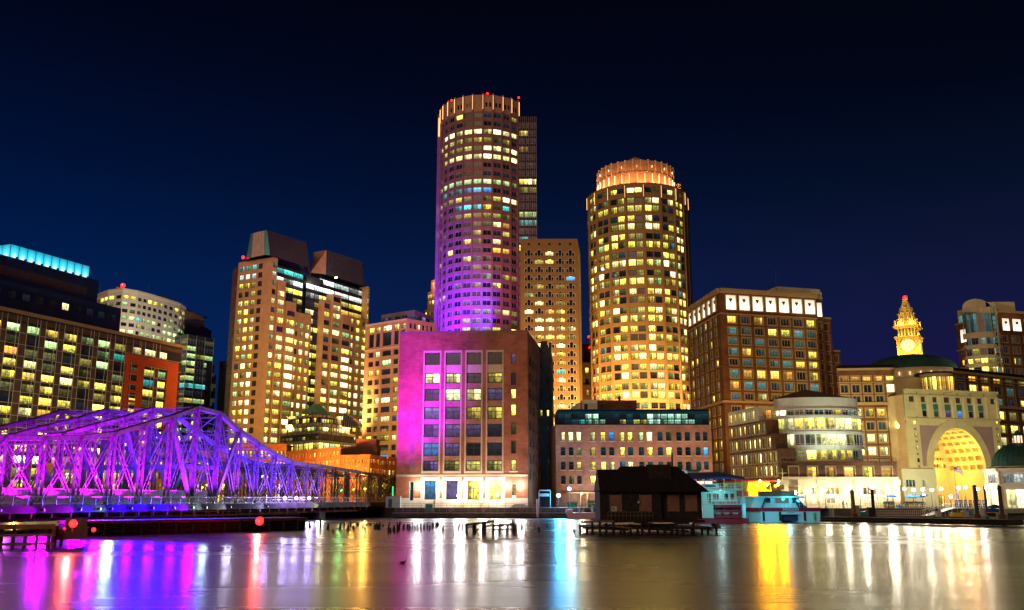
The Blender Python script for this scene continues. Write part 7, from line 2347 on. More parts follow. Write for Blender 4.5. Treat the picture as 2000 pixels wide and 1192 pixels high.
 for k in (6.4, 12.2, -8):
  m = MB(); a = node_xy(k) - WD * 3; c = node_xy(k) + WD * (SP * 3 + 3)
  m.beam(a + Vector((0, 0, .3)), c + Vector((0, 0, .3)), 3.0, 2.6, 'concrete_dark'); m.build('pier', br)
 # navigation signal, green lattice post at the far end
 p = node_xy(12) + out
 m = MB(); m.beam((p.x, p.y, BD), (p.x, p.y, BD + 4.2), .6, .25, 'sign_green'); m.build('signal_post', br)
 return br
def node_xy(k): return Vector((Pk.x, 165, 0)) + UD * PANEL * k
BR = bridge()
# ---------------------------------------------- fender pier under the bridge, with dim railings
def fender():
 a, c = onz(600, 1034, 0), onz(150, 1046, 0)
 A, B = xy(c), xy(a)
 t = thing('fender_pier', 'long low dark timber fender pier lying under the bridge, with a pale handrail', 'fender pier', (A.x, A.y, 0))
 d = (B - A).normalized(); n = Vector((d.y, -d.x, 0)); L = (B - A).length
 m = MB()
 def bx(u0, u1, o0, o1, z0, z1, mt):
  pts = [A + d * u0 + n * o0, A + d * u1 + n * o0, A + d * u1 + n * o1, A + d * u0 + n * o1]
  m.hexa([(*p[:2], z0) for p in pts] + [(*p[:2], z1) for p in pts], mt)
 bx(0, L, 0, -7, 1.35, 1.75, 'rust'); m.build('deck', t); m = MB()
 for z in (.25, .85): bx(0, L - 1, .12, 0, z, z + .3, 'wood_dark')
 bx(0, L, -.6, -6.5, -.5, 1.3, 'wood_dark'); m.build('timber_wall', t)
 for k in range(int(L / 2.4)):
  p = A + d * (1 + 2.4 * k) + n * .25
  m = MB(); m.cyl((p.x, p.y, -1), (p.x, p.y, 1.5), .17, .17, 7, 'wood_dark'); m.build('pile', t)
 m = MB()
 for z in (.5, 1.05):
  m.beam(A + d * L * .10 + n * -.4 + Vector((0, 0, 1.75 + z)), A + d * L * .96 + n * -.4 + Vector((0, 0, 1.75 + z)), .09, .09, 'wood_grey')
 for k in range(15):
  p = A + d * L * (.10 + .86 * k / 14) + n * -.4; m.beam(p + Vector((0, 0, 1.75)), p + Vector((0, 0, 2.85)), .09, .09, 'wood_grey')
 m.build('handrail', t)
 # nearer timber lattice with a lit dolphin at its end
 a, c = onz(-60, 1072, 0), onz(104, 1069, 0)
 A, B = xy(a), xy(c); d = (B - A).normalized(); n = Vector((d.y, -d.x, 0)); L = (B - A).length
 t = thing('timber_jetty', 'short ochre timber jetty of posts and rails at the lower left edge', 'jetty', (A.x, A.y, 0))
 for z, h in ((2.0, .30), (1.25, .22), (.45, .25)):
  m = MB(); pts = [A, B, B - n * .3, A - n * .3]; m.hexa([(*p[:2], z - h) for p in pts] + [(*p[:2], z) for p in pts], 'wood_fender'); m.build('rail', t)
 for k in range(7):
  p = A + d * L * (k + .5) / 7 - n * .35; m = MB(); m.cyl((p.x, p.y, -1), (p.x, p.y, 2.05), .17, .16, 8, 'wood_dark'); m.build('post', t)
 m = MB(); pts = [A, B, B - n * 1.4, A - n * 1.4]; m.hexa([(*p[:2], 2.0) for p in pts] + [(*p[:2], 2.12) for p in pts], 'wood_fender'); m.build('deck', t)
 # floating stage
 a = onz(108, 1066, 0); c = onz(182, 1060, 0)
 t = thing('dolphin_platform', 'dark platform with a red navigation lamp next to the ochre jetty', 'platform', (a.x, a.y, 0))
 m = MB(); m.box(a.x, c.x, a.y, a.y + 5, .55, 1.5, 'rust'); m.box(a.x - .1, c.x + .1, a.y - .1, a.y + 5.1, 1.5, 1.65, 'wood_fender'); m.build('deck', t)
 m = MB(); m.box(a.x - .3, a.x + .1, a.y - .4, a.y, -1, 1.9, 'wood_fender'); m.build('post', t)
 m = MB(); m.box(a.x + .3, a.x + 1.9, a.y + 1, a.y + 2.4, 1.65, 2.6, 'wood_fender'); m.build('equipment_box', t)
 for i in range(5):
  x = a.x + .4 + i * (c.x - a.x - .8) / 4
  m = MB(); m.cyl((x, a.y + .3, -1), (x, a.y + .3, .6), .15, .15, 7, 'wood_dark'); m.build('pile', t)
fender()
def red_lamp(px, py, Y, r, e, lab):
 p = at(px, py, Y)
 t = thing('navigation_light', lab, 'navigation light', (p.x, p.y, 1.6), 'red navigation lights at the water')
 m = MB(); m.cyl((p.x, p.y, 1.6), (p.x, p.y, p.z - r * .5), .07, .07, 6, 'frame_dark'); m.build('mast', t)
 m = MB(); m.sphere(tuple(p), r, 'lamp_red', 10); m.build('lens', t)
 light('POINT', (p.x, p.y - r - .35, p.z), e, (1.0, .02, .02), .2, parent=t); harbour_beam((p.x, p.y - r - .3, p.z), e * 4, (1, .10, .08), t, .25)
red_lamp(143, 1023, 84, .34, 260, 'bright red navigation light on the dark platform beside the ochre jetty')
red_lamp(183, 1035, 84, .18, 60, 'small red navigation light at the outer end of the dark platform')
red_lamp(126, 1033, 85, .10, 20, 'faint red lamp at the inner end of the dark platform')
red_lamp(507, 1018, 128, .55, 1500, 'largest red navigation light, on the fender pier below the bridge')
# ================================================================== timber shed on its pier
def shed():
 Y = 132.0
 S = {'x0': at(1172, 990, Y).x, 'x1': at(1292, 990, Y).x, 'x2': at(1374, 990, Y).x}
 x0, x1, x2 = S['x0'], S['x1'], S['x2']
 zf = 1.75; ze = at(1230, 961, Y).z; zt = at(1260, 911, Y + 4).z
 t = thing('boat_shed', 'dark abandoned shingled shed with boarded pink windows, standing on a decayed pier', 'shed', ((x0 + x2) / 2, Y, zf))
 W = MB()
 W.box(x0, x1, Y, Y + 8, zf, ze, 'wood_dark'); W.box(x1 - .02, x2, Y + 1.2, Y + 8, zf, ze, 'wood_dark')
 for k in range(12): 
  z = zf + (ze - zf) * (k + .5) / 12
  W.box(x0 - .02, x1 + .02, Y - .03, Y, z, z + .05, 'wood_dark')
 W.build('wall', t)
 R = MB(); ov = .8
 y0, y1 = Y - ov, Y + 8 + ov
 # main gable with hipped right end
 xr0, xr1 = at(1212, 911, Y + 4).x, at(1322, 911, Y + 4).x
 ym = Y + 4
 a, b_, c, d_ = (x0 - ov * .4, y0, ze), (x2 + .8, y0, ze), (x2 + .8, y1, ze), (x0 - ov * .4, y1, ze)
 e, f = (xr0, ym, zt), (xr1, ym, zt)
 R.poly([a, b_, f, e], 'shingle'); R.poly([b_, c, f], 'shingle'); R.poly([c, d_, e, f], 'shingle'); R.poly([d_, a, e], 'shingle'); R.poly([a, d_, c, b_], 'wood_dark')
 R.build('roof', t)
 # lower left gable and dormer
 G = MB(); xg = at(1170, 920, Y).x; zg = at(1180, 917, Y + 3).z
 G.poly([(xg, y0 + .1, ze), (xg + .02, ym, zg), (xr0 + 1, ym, zg), (x0 + 4, y0 + .1, ze + .2)], 'shingle')
 G.poly([(xg, y0 + .1, ze), (xg, y1, ze), (xg, ym, zg)], 'wood_dark'); G.build('side_roof', t)
 G = MB(); xa, xb = at(1270, 930, Y).x, at(1316, 930, Y).x; zd = at(1290, 911, Y + 3).z
 G.hexa([(xa, Y + 1.6, ze + 1.6), (xb, Y + 1.6, ze + 1.6), (xb, ym, ze + 1.6), (xa, ym, ze + 1.6), (xa, Y + 2.4, zd + .2), (xb, Y + 2.4, zd + .2), (xb, ym, zt + .25), (xa, ym, zt + .25)], 'wood_dark'); G.build('dormer', t)
 G = MB(); q = at(1313, 900, Y + 4); G.cyl((q.x, ym, zt - .3), (q.x, ym, at(1309, 884, ym).z), .16, .14, 8, 'frame_dark'); G.build('stovepipe', t)
 for k, (px0, px1, yy) in enumerate(((1192, 1213, Y), (1250, 1271, Y), (1305, 1325, Y + 1.2), (1339.5, 1360, Y + 1.2))):
  a_, c_ = at(px0, 985, yy).x, at(px1, 985, yy).x
  z0, z1 = at(1200, 999, yy).z, at(1200, 967, yy).z
  m = MB(); m.box(a_, c_, yy - .10, yy - .02, z0, z1, 'board_pink')
  for q0, q1, w0, w1 in ((a_ - .12, a_, z0 - .1, z1 + .1), (c_, c_ + .12, z0 - .1, z1 + .1)): m.box(q0, q1, yy - .14, yy, w0, w1, 'wood_grey')
  m.build('boarded_window', t)
 m = MB(); a_, c_ = at(1194, 994, Y).x, at(1204.5, 994, Y).x; m.box(a_, c_, Y - .16, Y - .11, at(1200, 999, Y).z, at(1200, 989.5, Y).z, 'white_paint')
 m.box(a_ + .12, c_ - .12, Y - .17, Y - .16, at(1200, 997, Y).z, at(1200, 996, Y).z, 'navy_paint'); m.box(a_ + .12, c_ - .3, Y - .17, Y - .16, at(1200, 994, Y).z, at(1200, 992, Y).z, 'navy_paint'); m.build('notice', t)
 m = MB(); q = at(1246, 987, Y)
 m.beam((q.x, Y - .05, q.z + .5), (q.x, Y - .8, q.z + .6), .05, .05, 'frame_dark'); m.cyl((q.x, Y - .8, q.z + .3), (q.x, Y - .8, q.z + .6), .2, .08, 8, 'white_paint'); m.build('wall_lamp', t)
 m = MB()
 xa, xb = at(1187, 1010, Y - 1).x, at(1275, 1010, Y - 1).x
 for z in (.5, 1.0): m.beam((xa, Y - 1.2, zf + z), (xb, Y - 1.2, zf + z), .06, .06, 'wood_grey')
 for k in range(13): x = xa + (xb - xa) * k / 12; m.beam((x, Y - 1.2, zf), (x, Y - 1.2, zf + 1.0), .06, .06, 'wood_grey')
 m.build('railing', t)
 # pier
 p = thing('decayed_pier', 'broken dark timber pier on piles that carries the shed', 'pier', (x0, Y - 6, 0))
 rng = random.Random(3)
 xl, xr = at(1128, 1030, Y - 5).x, at(1402, 1030, Y - 5).x
 m = MB(); m.box(xl + 3, xr - 1.5, Y - 4, Y + 9, zf - .35, zf - .02, 'wood_dark'); m.box(xl + 1, xr - 1, Y - 5.5, Y + 6, .55, .85, 'wood_dark'); m.build('deck', p)
 for k in range(26):
  x = xl + (xr - xl) * rng.random(); L = 1.5 + 4 * rng.random(); y = Y - 4 - 2.3 * rng.random(); z = .5 + 1.0 * rng.random()
  m = MB(); m.beam((x, y, z), (min(xr, x + L), y + rng.uniform(-.8, .8), z + rng.uniform(-.35, .3)), .35, .22, rng.choice(['wood_dark', 'wood_grey', 'wood_dark'])); m.build('plank', p)
 for k in range(22):
  x = xl + (xr - xl) * (k + rng.random() * .6) / 22; y = Y - 5.6 - rng.random() * .8
  m = MB(); m.cyl((x, y, -1), (x + rng.uniform(-.1, .1), y, .7 + .9 * rng.random()), .19, .16, 8, 'wood_dark'); m.build('pile', p)
shed()
# ================================================================== rotten piles in the water
def piles():
 rng = random.Random(5)
 pos = [(581, 1028, 12), (592, 1030, 14), (605, 1031, 10), (640, 1034, 10), (626, 1030, 16), (651, 1041, 6), (664, 1034, 12), (672, 1030, 10), (679, 1038, 14), (685, 1030, 12), (690, 1037, 10), (708, 1034, 10), (712, 1034, 9), (723, 1026, 5),
           (732, 1034, 10), (735, 1033, 11), (738, 1034, 10), (741, 1033, 12), (758, 1040, 18), (762, 1041, 10), (768, 1038, 9), (771, 1040, 14), (776, 1039, 18), (779, 1036, 16), (788, 1034, 10), (795, 1033, 9), (800, 1035, 11), (806, 1034, 13), (811, 1036, 10),
           (816, 1036, 15), (821, 1035, 12), (828, 1034, 10), (834, 1033, 11), (839, 1035, 9), (845, 1031, 9), (852, 1029, 10), (856, 1028, 9), (865, 1037, 9), (896, 1033, 12), (903, 1033, 10), (1019, 1033, 11), (1052, 1038, 8), (1068, 1030, 7), (1121, 1040, 8), (698, 1028, 6), (748, 1030, 6)]
 for i, (px, py, h) in enumerate(pos):
  p = onz(px, py, 0); s = p.y / FL
  m = MB()
  hh = h * s; r = rng.uniform(1.5, 2.5) * s
  N = 8
  lean = rng.uniform(-.12, .12) * hh
  prof = []
  for (z, rr_, dx) in ((-1, r * 1.05, -lean * .3), (hh * .5, r, lean * .3), (hh * .86, r * .82, lean)):
   prof.append([(p.x + dx + rr_ * cos(2 * pi * k / N), p.y + rr_ * sin(2 * pi * k / N), z) for k in range(N)])
  prof.append([(p.x + lean + r * .5 * cos(2 * pi * k / N), p.y + r * .5 * sin(2 * pi * k / N), hh * (.86 + .25 * rng.random())) for k in range(N)])
  for a in range(3):
   for k in range(N):
    m.poly([prof[a][k], prof[a][(k + 1) % N], prof[a + 1][(k + 1) % N], prof[a + 1][k]], 'wood_dark')
  m.poly(prof[3], 'wood_dark')
  zone = 'below the right half of the bridge' if px < 700 else ('in the cluster left of the brick block' if px < 770 else ('in the row before the brick block' if px < 870 else 'near the broken trestle'))
  tag(m.build('pile'), 'rotten black timber pile in the water ' + zone, 'pile', 'rotten timber piles ' + zone)
 # broken trestle
 a, c = onz(912, 1042, 0), onz(1005, 1040, 0)
 t = thing('timber_trestle', 'broken black timber trestle standing in the water before the brick block', 'trestle', (a.x, a.y, 0))
 s = a.y / FL
 X = lambda px: at(px, 1030, a.y).x
 Z = lambda py: at(950, py, a.y).z
 for (x0, y0, x1, y1, w) in ((908, 1026, 966, 1018, .5), (966, 1027, 1006, 1024, .45), (960, 1035, 1008, 1034, .3), (909, 1031, 925, 1029, .3)):
  m = MB(); m.beam((X(x0), a.y, Z(y0)), (X(x1), a.y, Z(y1)), .6, w * .62, 'wood_dark'); m.build('beam', t)
 for px, top in ((912, 1024), (925, 1022), (930, 1022), (941, 1021), (948, 1020), (962, 1018), (975, 1026), (990, 1026), (1002, 1015), (1005, 1024)):
  m = MB(); m.cyl((X(px), a.y + .2, -1), (X(px) + rng.uniform(-.2, .2), a.y + .2, Z(top)), .20, .15, 8, 'wood_dark'); m.build('pile', t)
 m = MB(); m.beam((X(925), a.y - .2, .2), (X(962), a.y - .2, Z(1024)), .2, .2, 'wood_dark'); m.build('brace', t)
piles()
# ================================================================== duck
def duck():
 p = onz(786, 1101, 0.0)
 m = MB(); s = .6
 N = 10
 st = [(-.42, .12, .02), (-.36, .16, .06), (-.2, .14, .15), (0, .12, .19), (.2, .13, .17), (.32, .16, .09), (.38, .19, .05)]
 rings = [[(p.x + x * s, p.y + r * s * cos(2 * pi * k / N), z * s + r * s * sin(2 * pi * k / N) * .75) for k in range(N)] for x, z, r in st]
 for a in range(len(rings) - 1):
  for k in range(N): m.poly([rings[a][k], rings[a][(k + 1) % N], rings[a + 1][(k + 1) % N], rings[a + 1][k]], 'feather')
 m.poly(rings[0][::-1], 'feather'); m.poly(rings[-1], 'feather')
 m.cyl((p.x + .3 * s, p.y, .16 * s), (p.x + .40 * s, p.y, .40 * s), .07 * s, .055 * s, 8, 'feather'); m.sphere((p.x + .43 * s, p.y, .44 * s), .085 * s, 'feather', 8)
 m.cyl((p.x + .48 * s, p.y, .43 * s), (p.x + .60 * s, p.y, .41 * s), .035 * s, .012 * s, 6, 'yellow_paint')
 tag(m.build('duck'), 'small dark duck swimming alone on the open water below the brick block', 'duck')
duck()
# ================================================================== ferries
def text(s, size, loc, rot, m, parent, name='lettering'):
 c = bpy.data.curves.new(name, 'FONT'); c.body = s; c.size = size; c.extrude = .02; c.align_x = 'CENTER'; c.align_y = 'CENTER'
 o = bpy.data.objects.new(name, c); C.objects.link(o)
 me = bpy.data.meshes.new_from_object(o.evaluated_get(bpy.context.evaluated_depsgraph_get())); bpy.data.objects.remove(o)
 me.materials.clear(); me.materials.append(MATS[m])
 o = bpy.data.objects.new(name, me); C.objects.link(o)
 o.parent = parent; b = BASE[parent.name]; o.location = Vector(loc) - Vector(b); o.rotation_euler = rot
 return o
def catamaran():
 Y = 186.0
 s = lambda px, py, y=Y: at(px, py, y)
 xl, xr = s(1486, 1005).x, s(1602, 1005).x
 zd = s(1540, 999).z; zr = s(1540, 992).z; zc = s(1540, 972).z; zu = s(1540, 961).z; zt = s(1540, 934).z
 wd = Vector((-.30, .954, 0))            # the boat lies back and to the left
 t = thing('ferry', 'white and red catamaran ferry seen from the stern, its upper deck under yellow lamps', 'ferry', ((xl + xr) / 2, Y, 0))
 def slab(x0, x1, y0, y1, z0, z1, m, B, dx0=0, dx1=0):
  pts0 = [(x0 + wd.x * y0, Y + wd.y * y0), (x1 + wd.x * y0, Y + wd.y * y0), (x1 + wd.x * y1, Y + wd.y * y1), (x0 + wd.x * y1, Y + wd.y * y1)]
  pts1 = [(x0 + dx0 + wd.x * y0, Y + wd.y * y0), (x1 + dx1 + wd.x * y0, Y + wd.y * y0), (x1 + dx1 + wd.x * y1, Y + wd.y * y1), (x0 + dx0 + wd.x * y1, Y + wd.y * y1)]
  B.hexa([(*p, z0) for p in pts0] + [(*p, z1) for p in pts1], m)
 xa, xb = s(1526, 1005).x, s(1567, 1005).x
 m = MB(); slab(xl, xa, 0, 26, -.4, zd, 'white_paint', m); slab(xb, xr, 0, 26, -.4, zd, 'white_paint', m); slab(xa, xb, 0, 26, s(1545, 1005).z, zd, 'white_paint', m); slab(xa, xb, 1.5, 26, .3, s(1545, 1005).z, 'navy_paint', m)
 h = m.build('hull', t)
 m = MB(); slab(xl - .5, xr + .1, -.2, 26, zd, zr, 'red_paint', m); m.build('gunwale', t)
 m = MB(); x0, x1 = s(1493, 985).x, s(1572, 985).x
 slab(x0 - 1, x1 + 1, 3, 22, zr, zc, 'white_paint', m, .8, -.8); c = m.build('lower_cabin', t)
 for px in (1500, 1519, 1526, 1536, 1552):
  q = s(px, 985, Y + 2.8); m = MB(); m.box(q.x - .45, q.x + .45, Y + 2.6, Y + 2.75, zr + .9, zr + 1.9, 'cw' if px in (1519, 1526, 1536) else 'glass_dark', ) ; m.build('window', c)
 for sg, px in ((-1, 1488), (1, 1577)):
  q = s(px, 992, Y); m = MB(); x = q.x
  pts = [(x, Y + .6, zr), (x - sg * 1.0, Y + 2.6, zr), (x - sg * 2.2, Y + 2.6, zc), (x - sg * 1.2, Y + 1.8, zc)]
  m.poly(pts, 'glass_dark'); m.poly(pts[::-1], 'glass_dark'); m.build('wing_screen', t)
 m = MB(); slab(x0 - 1.5, x1 + 1.0, 1.5, 24, zc, zc + .25, 'white_paint', m); m.build('upper_deck', t)
 m = MB(); slab(s(1490, 967).x, s(1562, 967).x, 1.6, 1.75, zc + .25, zc + 1.25, 'rust', m); m.build('deck_screen', t)
 m = MB(); slab(s(1438, 965).x, s(1488, 965).x, 5, 5.2, zc + .25, zc + 1.3, 'rust', m)
 m.build('deck_screen', t)
 m = MB(); slab(s(1488, 955).x, s(1541, 955).x, 6, 16, zc + .25, zt - .6, 'yellow_paint', m, .6, -.4); c2 = m.build('wheelhouse', t)
 for px in (1497, 1511, 1524):
  q = s(px, 955, Y + 5.5); m = MB(); slab(q.x + 1.75, q.x + 2.55, 5.85, 5.97, zc + 1.6, zc + 2.6, 'd', m); m.build('window', c2)
 m = MB(); slab(s(1438, 955).x, s(1487, 955).x, 9, 20, zc + .25, s(1460, 948).z, 'tan_stone', m); c3 = m.build('saloon', t)
 for px in (1452, 1463, 1472):
  q = s(px, 955, Y + 8.7); m = MB(); slab(q.x + 2.6, q.x + 3.6, 8.9, 8.98, zc + 1.3, zc + 2.6, 'o', m); m.build('window', c3)
 m = MB(); slab(s(1425, 944).x, s(1546, 944).x, 5.5, 21, zt - .6, zt - .35, 'red_paint', m); m.build('canopy', t)
 m = MB()
 for z in (.55, 1.1):
  m.beam((xl + .2, Y - .1, zr + z), (xr - .2, Y - .1, zr + z), .05, .05, 'frame_grey')
 for k in range(16): x = xl + .2 + (xr - xl - .4) * k / 15; m.beam((x, Y - .1, zr), (x, Y - .1, zr + 1.1), .05, .05, 'frame_grey')
 m.build('stern_rail', t)
 for px in (1491, 1523, 1571):
  q = s(px, 1007); m = MB(); m.cyl((q.x, Y - .2, .3), (q.x, Y - .2, zd - .1), .22, .22, 8, 'black_rubber'); m.build('fender', t)
 q = s(1590, 1007); m = MB(); m.cyl((q.x, Y - .25, .4), (q.x, Y - .25, zd - .3), .22, .22, 8, 'green_paint'); m.build('fender', t)
 m = MB(); q = s(1543, 985, Y + 4); m.cyl((q.x, Y + 8, zt - .4), (q.x, Y + 8, zt + 2.2), .08, .05, 6, 'white_paint'); m.beam((q.x - .9, Y + 8, zt + 1.2), (q.x + .9, Y + 8, zt + 1.2), .06, .06, 'white_paint'); m.build('mast', t)
 q = s(1544, 995.7); text('FREEDOM', .72, (q.x, Y - .24, q.z), (pi / 2, 0, 0), 'white_paint', t)
 q = s(1545, 1001.8); text('BOSTON', .34, (q.x, Y - .03, q.z), (pi / 2, 0, 0), 'navy_paint', t)
 for k, (px, py, e_) in enumerate(((1484.5, 940, 300), (1498, 947, 520), (1519.5, 947, 420), (1520.5, 940, 300), (1480, 949, 160))):
  q = s(px, py, Y + 5); m = MB(); m.sphere((q.x, q.y, q.z), .26, 'lamp_orange' if k == 4 else 'lamp_warm', 8); m.build('deck_lamp', t)
  light('POINT', (q.x, q.y - .7, q.z - .2), e_ * 2.2, (1.0, .50, .01), .25, parent=t); harbour_beam((q.x, q.y - .8, q.z), e_ * 6.5, (1, .34, .0), t, .5)
 q = s(1540, 978, Y + 1); light('POINT', (q.x, Y + .6, zc - .3), 300, (.05, .8, 1.0), .3, parent=t)
 q = s(1510, 1000, Y - 9)
 light('SPOT', (s(1470, 980, Y - 12).x, Y - 18, 5), 12000, (.0, .70, 1.0), .5, target=((xl + xr) / 2 - 3, Y, zd), spot=55, parent=t)
catamaran()
def paddle_ferry():
 Y = 180.0
 s = lambda px, py, y=Y: at(px, py, y)
 t = thing('ferry', 'white paddle ferry with a dark blue awning and red paddle wheel, behind the shed', 'ferry', (s(1410, 1010).x, Y, 0))
 xl, xr = s(1352, 1000).x, s(1456, 1000).x
 zh = s(1400, 1012).z; z1 = s(1400, 984).z; z2 = s(1400, 956).z; z3 = s(1400, 946).z; zc = s(1400, 932).z
 m = MB(); m.hexa([(xl, Y, -.4), (xr + .6, Y, -.4), (xr - 2, Y + 26, -.4), (xl - 2, Y + 26, -.4), (xl, Y, zh), (xr + .6, Y, zh), (xr - 2, Y + 26, zh), (xl - 2, Y + 26, zh)], 'red_paint'); m.build('hull', t)
 m = MB(); m.box(s(1372, 1000).x, s(1393, 1000).x, Y - .3, Y + 20, zh, z1, 'white_paint'); m.box(s(1449, 1000).x, xr, Y - .3, Y + 20, zh, z1, 'white_paint'); m.box(s(1393, 1000).x, s(1449, 1000).x, Y + 2.2, Y + 20, zh, z1, 'white_paint'); m.build('main_deck_house', t)
 m = MB(); xa, xb = s(1394, 1000).x, s(1448, 1000).x; zc_, r = (zh + z1) / 2 - .1, (z1 - zh) / 2 * 1.25
 for k in range(10):
  a = 2 * pi * k / 10
  m.beam((xa + .2, Y + 1 + r * cos(a), zc_ + r * sin(a)), (xb - .2, Y + 1 + r * cos(a), zc_ + r * sin(a)), .12, .45, 'red_paint')
 for f in (0, .33, .66, 1):
  x = xa + .2 + (xb - xa - .4) * f
  for k in range(10):
   a, a2 = 2 * pi * k / 10, 2 * pi * (k + 1) / 10
   m.beam((x, Y + 1 + r * cos(a), zc_ + r * sin(a)), (x, Y + 1 + r * cos(a2), zc_ + r * sin(a2)), .12, .12, 'red_paint'); m.beam((x, Y + 1, zc_), (x, Y + 1 + r * cos(a), zc_ + r * sin(a)), .08, .08, 'red_paint')
 m.build('paddle_wheel', t)
 def deck(z, x0, x1): 
  m = MB(); m.box(x0, x1, Y - .5, Y + 22, z - .18, z, 'white_paint'); m.build('deck', t)
 deck(z1, xl, xr); deck(z2, xl, xr - .4)
 m = MB(); m.box(s(1376, 970).x, s(1446, 970).x, Y + 3, Y + 19, z1, z2 - .2, 'white_paint'); c = m.build('cabin', t)
 for px, kk in ((1385, 'panel_brown'), (1396, 'cw'), (1400, 'frame_dark'), (1418, 'glass_dark'), (1430, 'd')):
  q = s(px, 970, Y + 3); m = MB(); m.box(q.x - .35, q.x + .35, Y + 2.88, Y + 2.98, z1 + (.1 if px == 1385 else .8), z1 + 1.9, kk); m.build('window' if px != 1385 else 'door', c)
 def rail(z, x0, x1, h=1.05, y=Y - .4):
  m = MB()
  for f in (.15, .55, 1): m.beam((x0, y, z + h * f), (x1, y, z + h * f), .05, .05, 'frame_white')
  for k in range(15): x = x0 + (x1 - x0) * k / 14; m.beam((x, y, z), (x, y, z + h), .045, .045, 'frame_white')
  m.build('railing', t)
 rail(z1, xl + .1, xr - .1); rail(z2, xl + .1, xr - .6)
 m = MB(); m.box(s(1370, 950).x, s(1403, 950).x, Y - .55, Y - .47, z2 + .25, z2 + 1.0, 'white_paint')
 q = s(1387, 951, Y - .6); 
 for k in range(16):
  a, a2 = 2 * pi * k / 16, 2 * pi * (k + 1) / 16
  m.poly([(q.x, Y - .6, z2 + .62), (q.x + 1.15 * cos(a), Y - .6, z2 + .62 + .26 * sin(a)), (q.x + 1.15 * cos(a2), Y - .6, z2 + .62 + .26 * sin(a2))][::-1], 'navy_paint')
 m.build('name_board', t)
 for px in (1352, 1366, 1382, 1398, 1414, 1436, 1449):
  q = s(px, 945); m = MB(); m.beam((q.x, Y - .3, z1), (q.x, Y - .3, zc), .08, .08, 'white_paint'); m.build('awning_post', t)
 # awning
 m = MB(); x0, x1 = s(1330, 932).x, s(1452, 932).x; xm, zm = s(1409, 922).x, s(1409, 921.5, Y + 8).z
 y0, y1 = Y - .8, Y + 18; zz = zc
 for pts in (((x0, y0, zz), (x1, y0, zz), (xm + 1, (y0 + y1) / 2, zm), (xm - 6, (y0 + y1) / 2, zm - .3)), ((x1, y0, zz), (x1, y1, zz), (xm + 1, (y0 + y1) / 2, zm)), ((x0, y1, zz), (x0, y0, zz), (xm - 6, (y0 + y1) / 2, zm - .3)), ((x1, y1, zz), (x0, y1, zz), (xm - 6, (y0 + y1) / 2, zm - .3), (xm + 1, (y0 + y1) / 2, zm))):
  m.poly(pts, 'blue_cloth')
 m.box(x0, x1, y0, y0 + .06, zz - .35, zz, 'blue_cloth'); m.build('awning', t)
 m = MB(); q = s(1352, 918, Y + 10); m.box(q.x - 1.2, q.x + 1.2, Y + 9, Y + 12, zz, zz + 1.5, 'white_paint'); m.box(q.x - 1.6, q.x + 1.6, Y + 8.6, Y + 12.4, zz + 1.5, zz + 1.65, 'teal_paint'); m.cyl((q.x, Y + 10, zz + 1.6), (q.x, Y + 10, zz + 4), .09, .05, 6, 'white_paint'); m.build('pilot_house', t)
 for px in (1368, 1384): 
  q = s(px, 941, Y + 6); m = MB(); m.box(q.x - .7, q.x + .7, Y + 6, Y + 6.1, zc - 1.3, zc - .7, 'slot_glow'); m.build('lit_sign', t)
 q = s(1417, 950, Y - .6); m = MB(); m.poly([(q.x - .5, Y - .6, z2 + 1.1), (q.x, Y - .6, z2 + .35), (q.x + .5, Y - .6, z2 + 1.1)], 'yellow_paint'); m.build('pennant', t)
 light('POINT', (s(1410, 940).x, Y + 3, zc - .5), 260, (.75, 1.0, .95), .4, parent=t)
 light('SPOT', (s(1415, 960).x - 1, Y - 14, 6), 4200, (.12, .85, .95), .5, target=(s(1412, 970).x, Y, z1), spot=48, parent=t)
 light('POINT', (s(1410, 975).x, Y + 1, z2 - .5), 110, (.35, 1.0, .95), .3, parent=t)
paddle_ferry()
def pink_boat():
 Y = 218.0
 a, c = at(1106, 1000, Y), at(1176, 1000, Y)
 z0 = at(1140, 1002, Y).z
 t = thing('workboat', 'small pale pink open workboat moored between the brick block and the dark shed', 'boat', (a.x, Y, 0))
 m = MB(); m.hexa([(a.x + .6, Y, -.3), (c.x, Y, -.3), (c.x, Y + 3.4, -.3), (a.x + .9, Y + 3.4, -.3), (a.x - .2, Y - .2, z0 + .1), (c.x, Y - .2, z0), (c.x, Y + 3.6, z0), (a.x, Y + 3.6, z0 + .1)], 'pink_paint'); m.build('hull', t)
 m = MB(); m.box(a.x, a.x + 1.5, Y, Y + 3, z0, z0 + .8, 'pink_paint'); m.build('bow_locker', t)
 m = MB(); x0, x1 = at(1137, 985, Y).x, at(1172, 985, Y).x; zt = at(1150, 984.5, Y).z
 m.box(x0, x1, Y - .1, Y + 3, zt, zt + .12, 'white_paint')
 for x in (x0 + .2, (x0 + x1) / 2, x1 - .2): m.cyl((x, Y, z0), (x, Y, zt), .06, .06, 6, 'white_paint')
 m.build('canopy', t)
 m = MB()
 for z in (.35, .7): m.beam((a.x + 1.6, Y - .1, z0 + z), (x0, Y - .1, z0 + z), .05, .05, 'white_paint')
 for k in range(5): x = a.x + 1.6 + (x0 - a.x - 1.6) * k / 4; m.beam((x, Y - .1, z0), (x, Y - .1, z0 + .7), .05, .05, 'white_paint')
 m.build('rail', t)
 for px in (1132, 1158):
  q = at(px, 990, Y); m = MB(); m.cyl((q.x, Y + 1, z0), (q.x, Y + 1, z0 + 1.7), .18, .14, 8, 'white_paint'); m.build('bollard', t)
pink_boat()
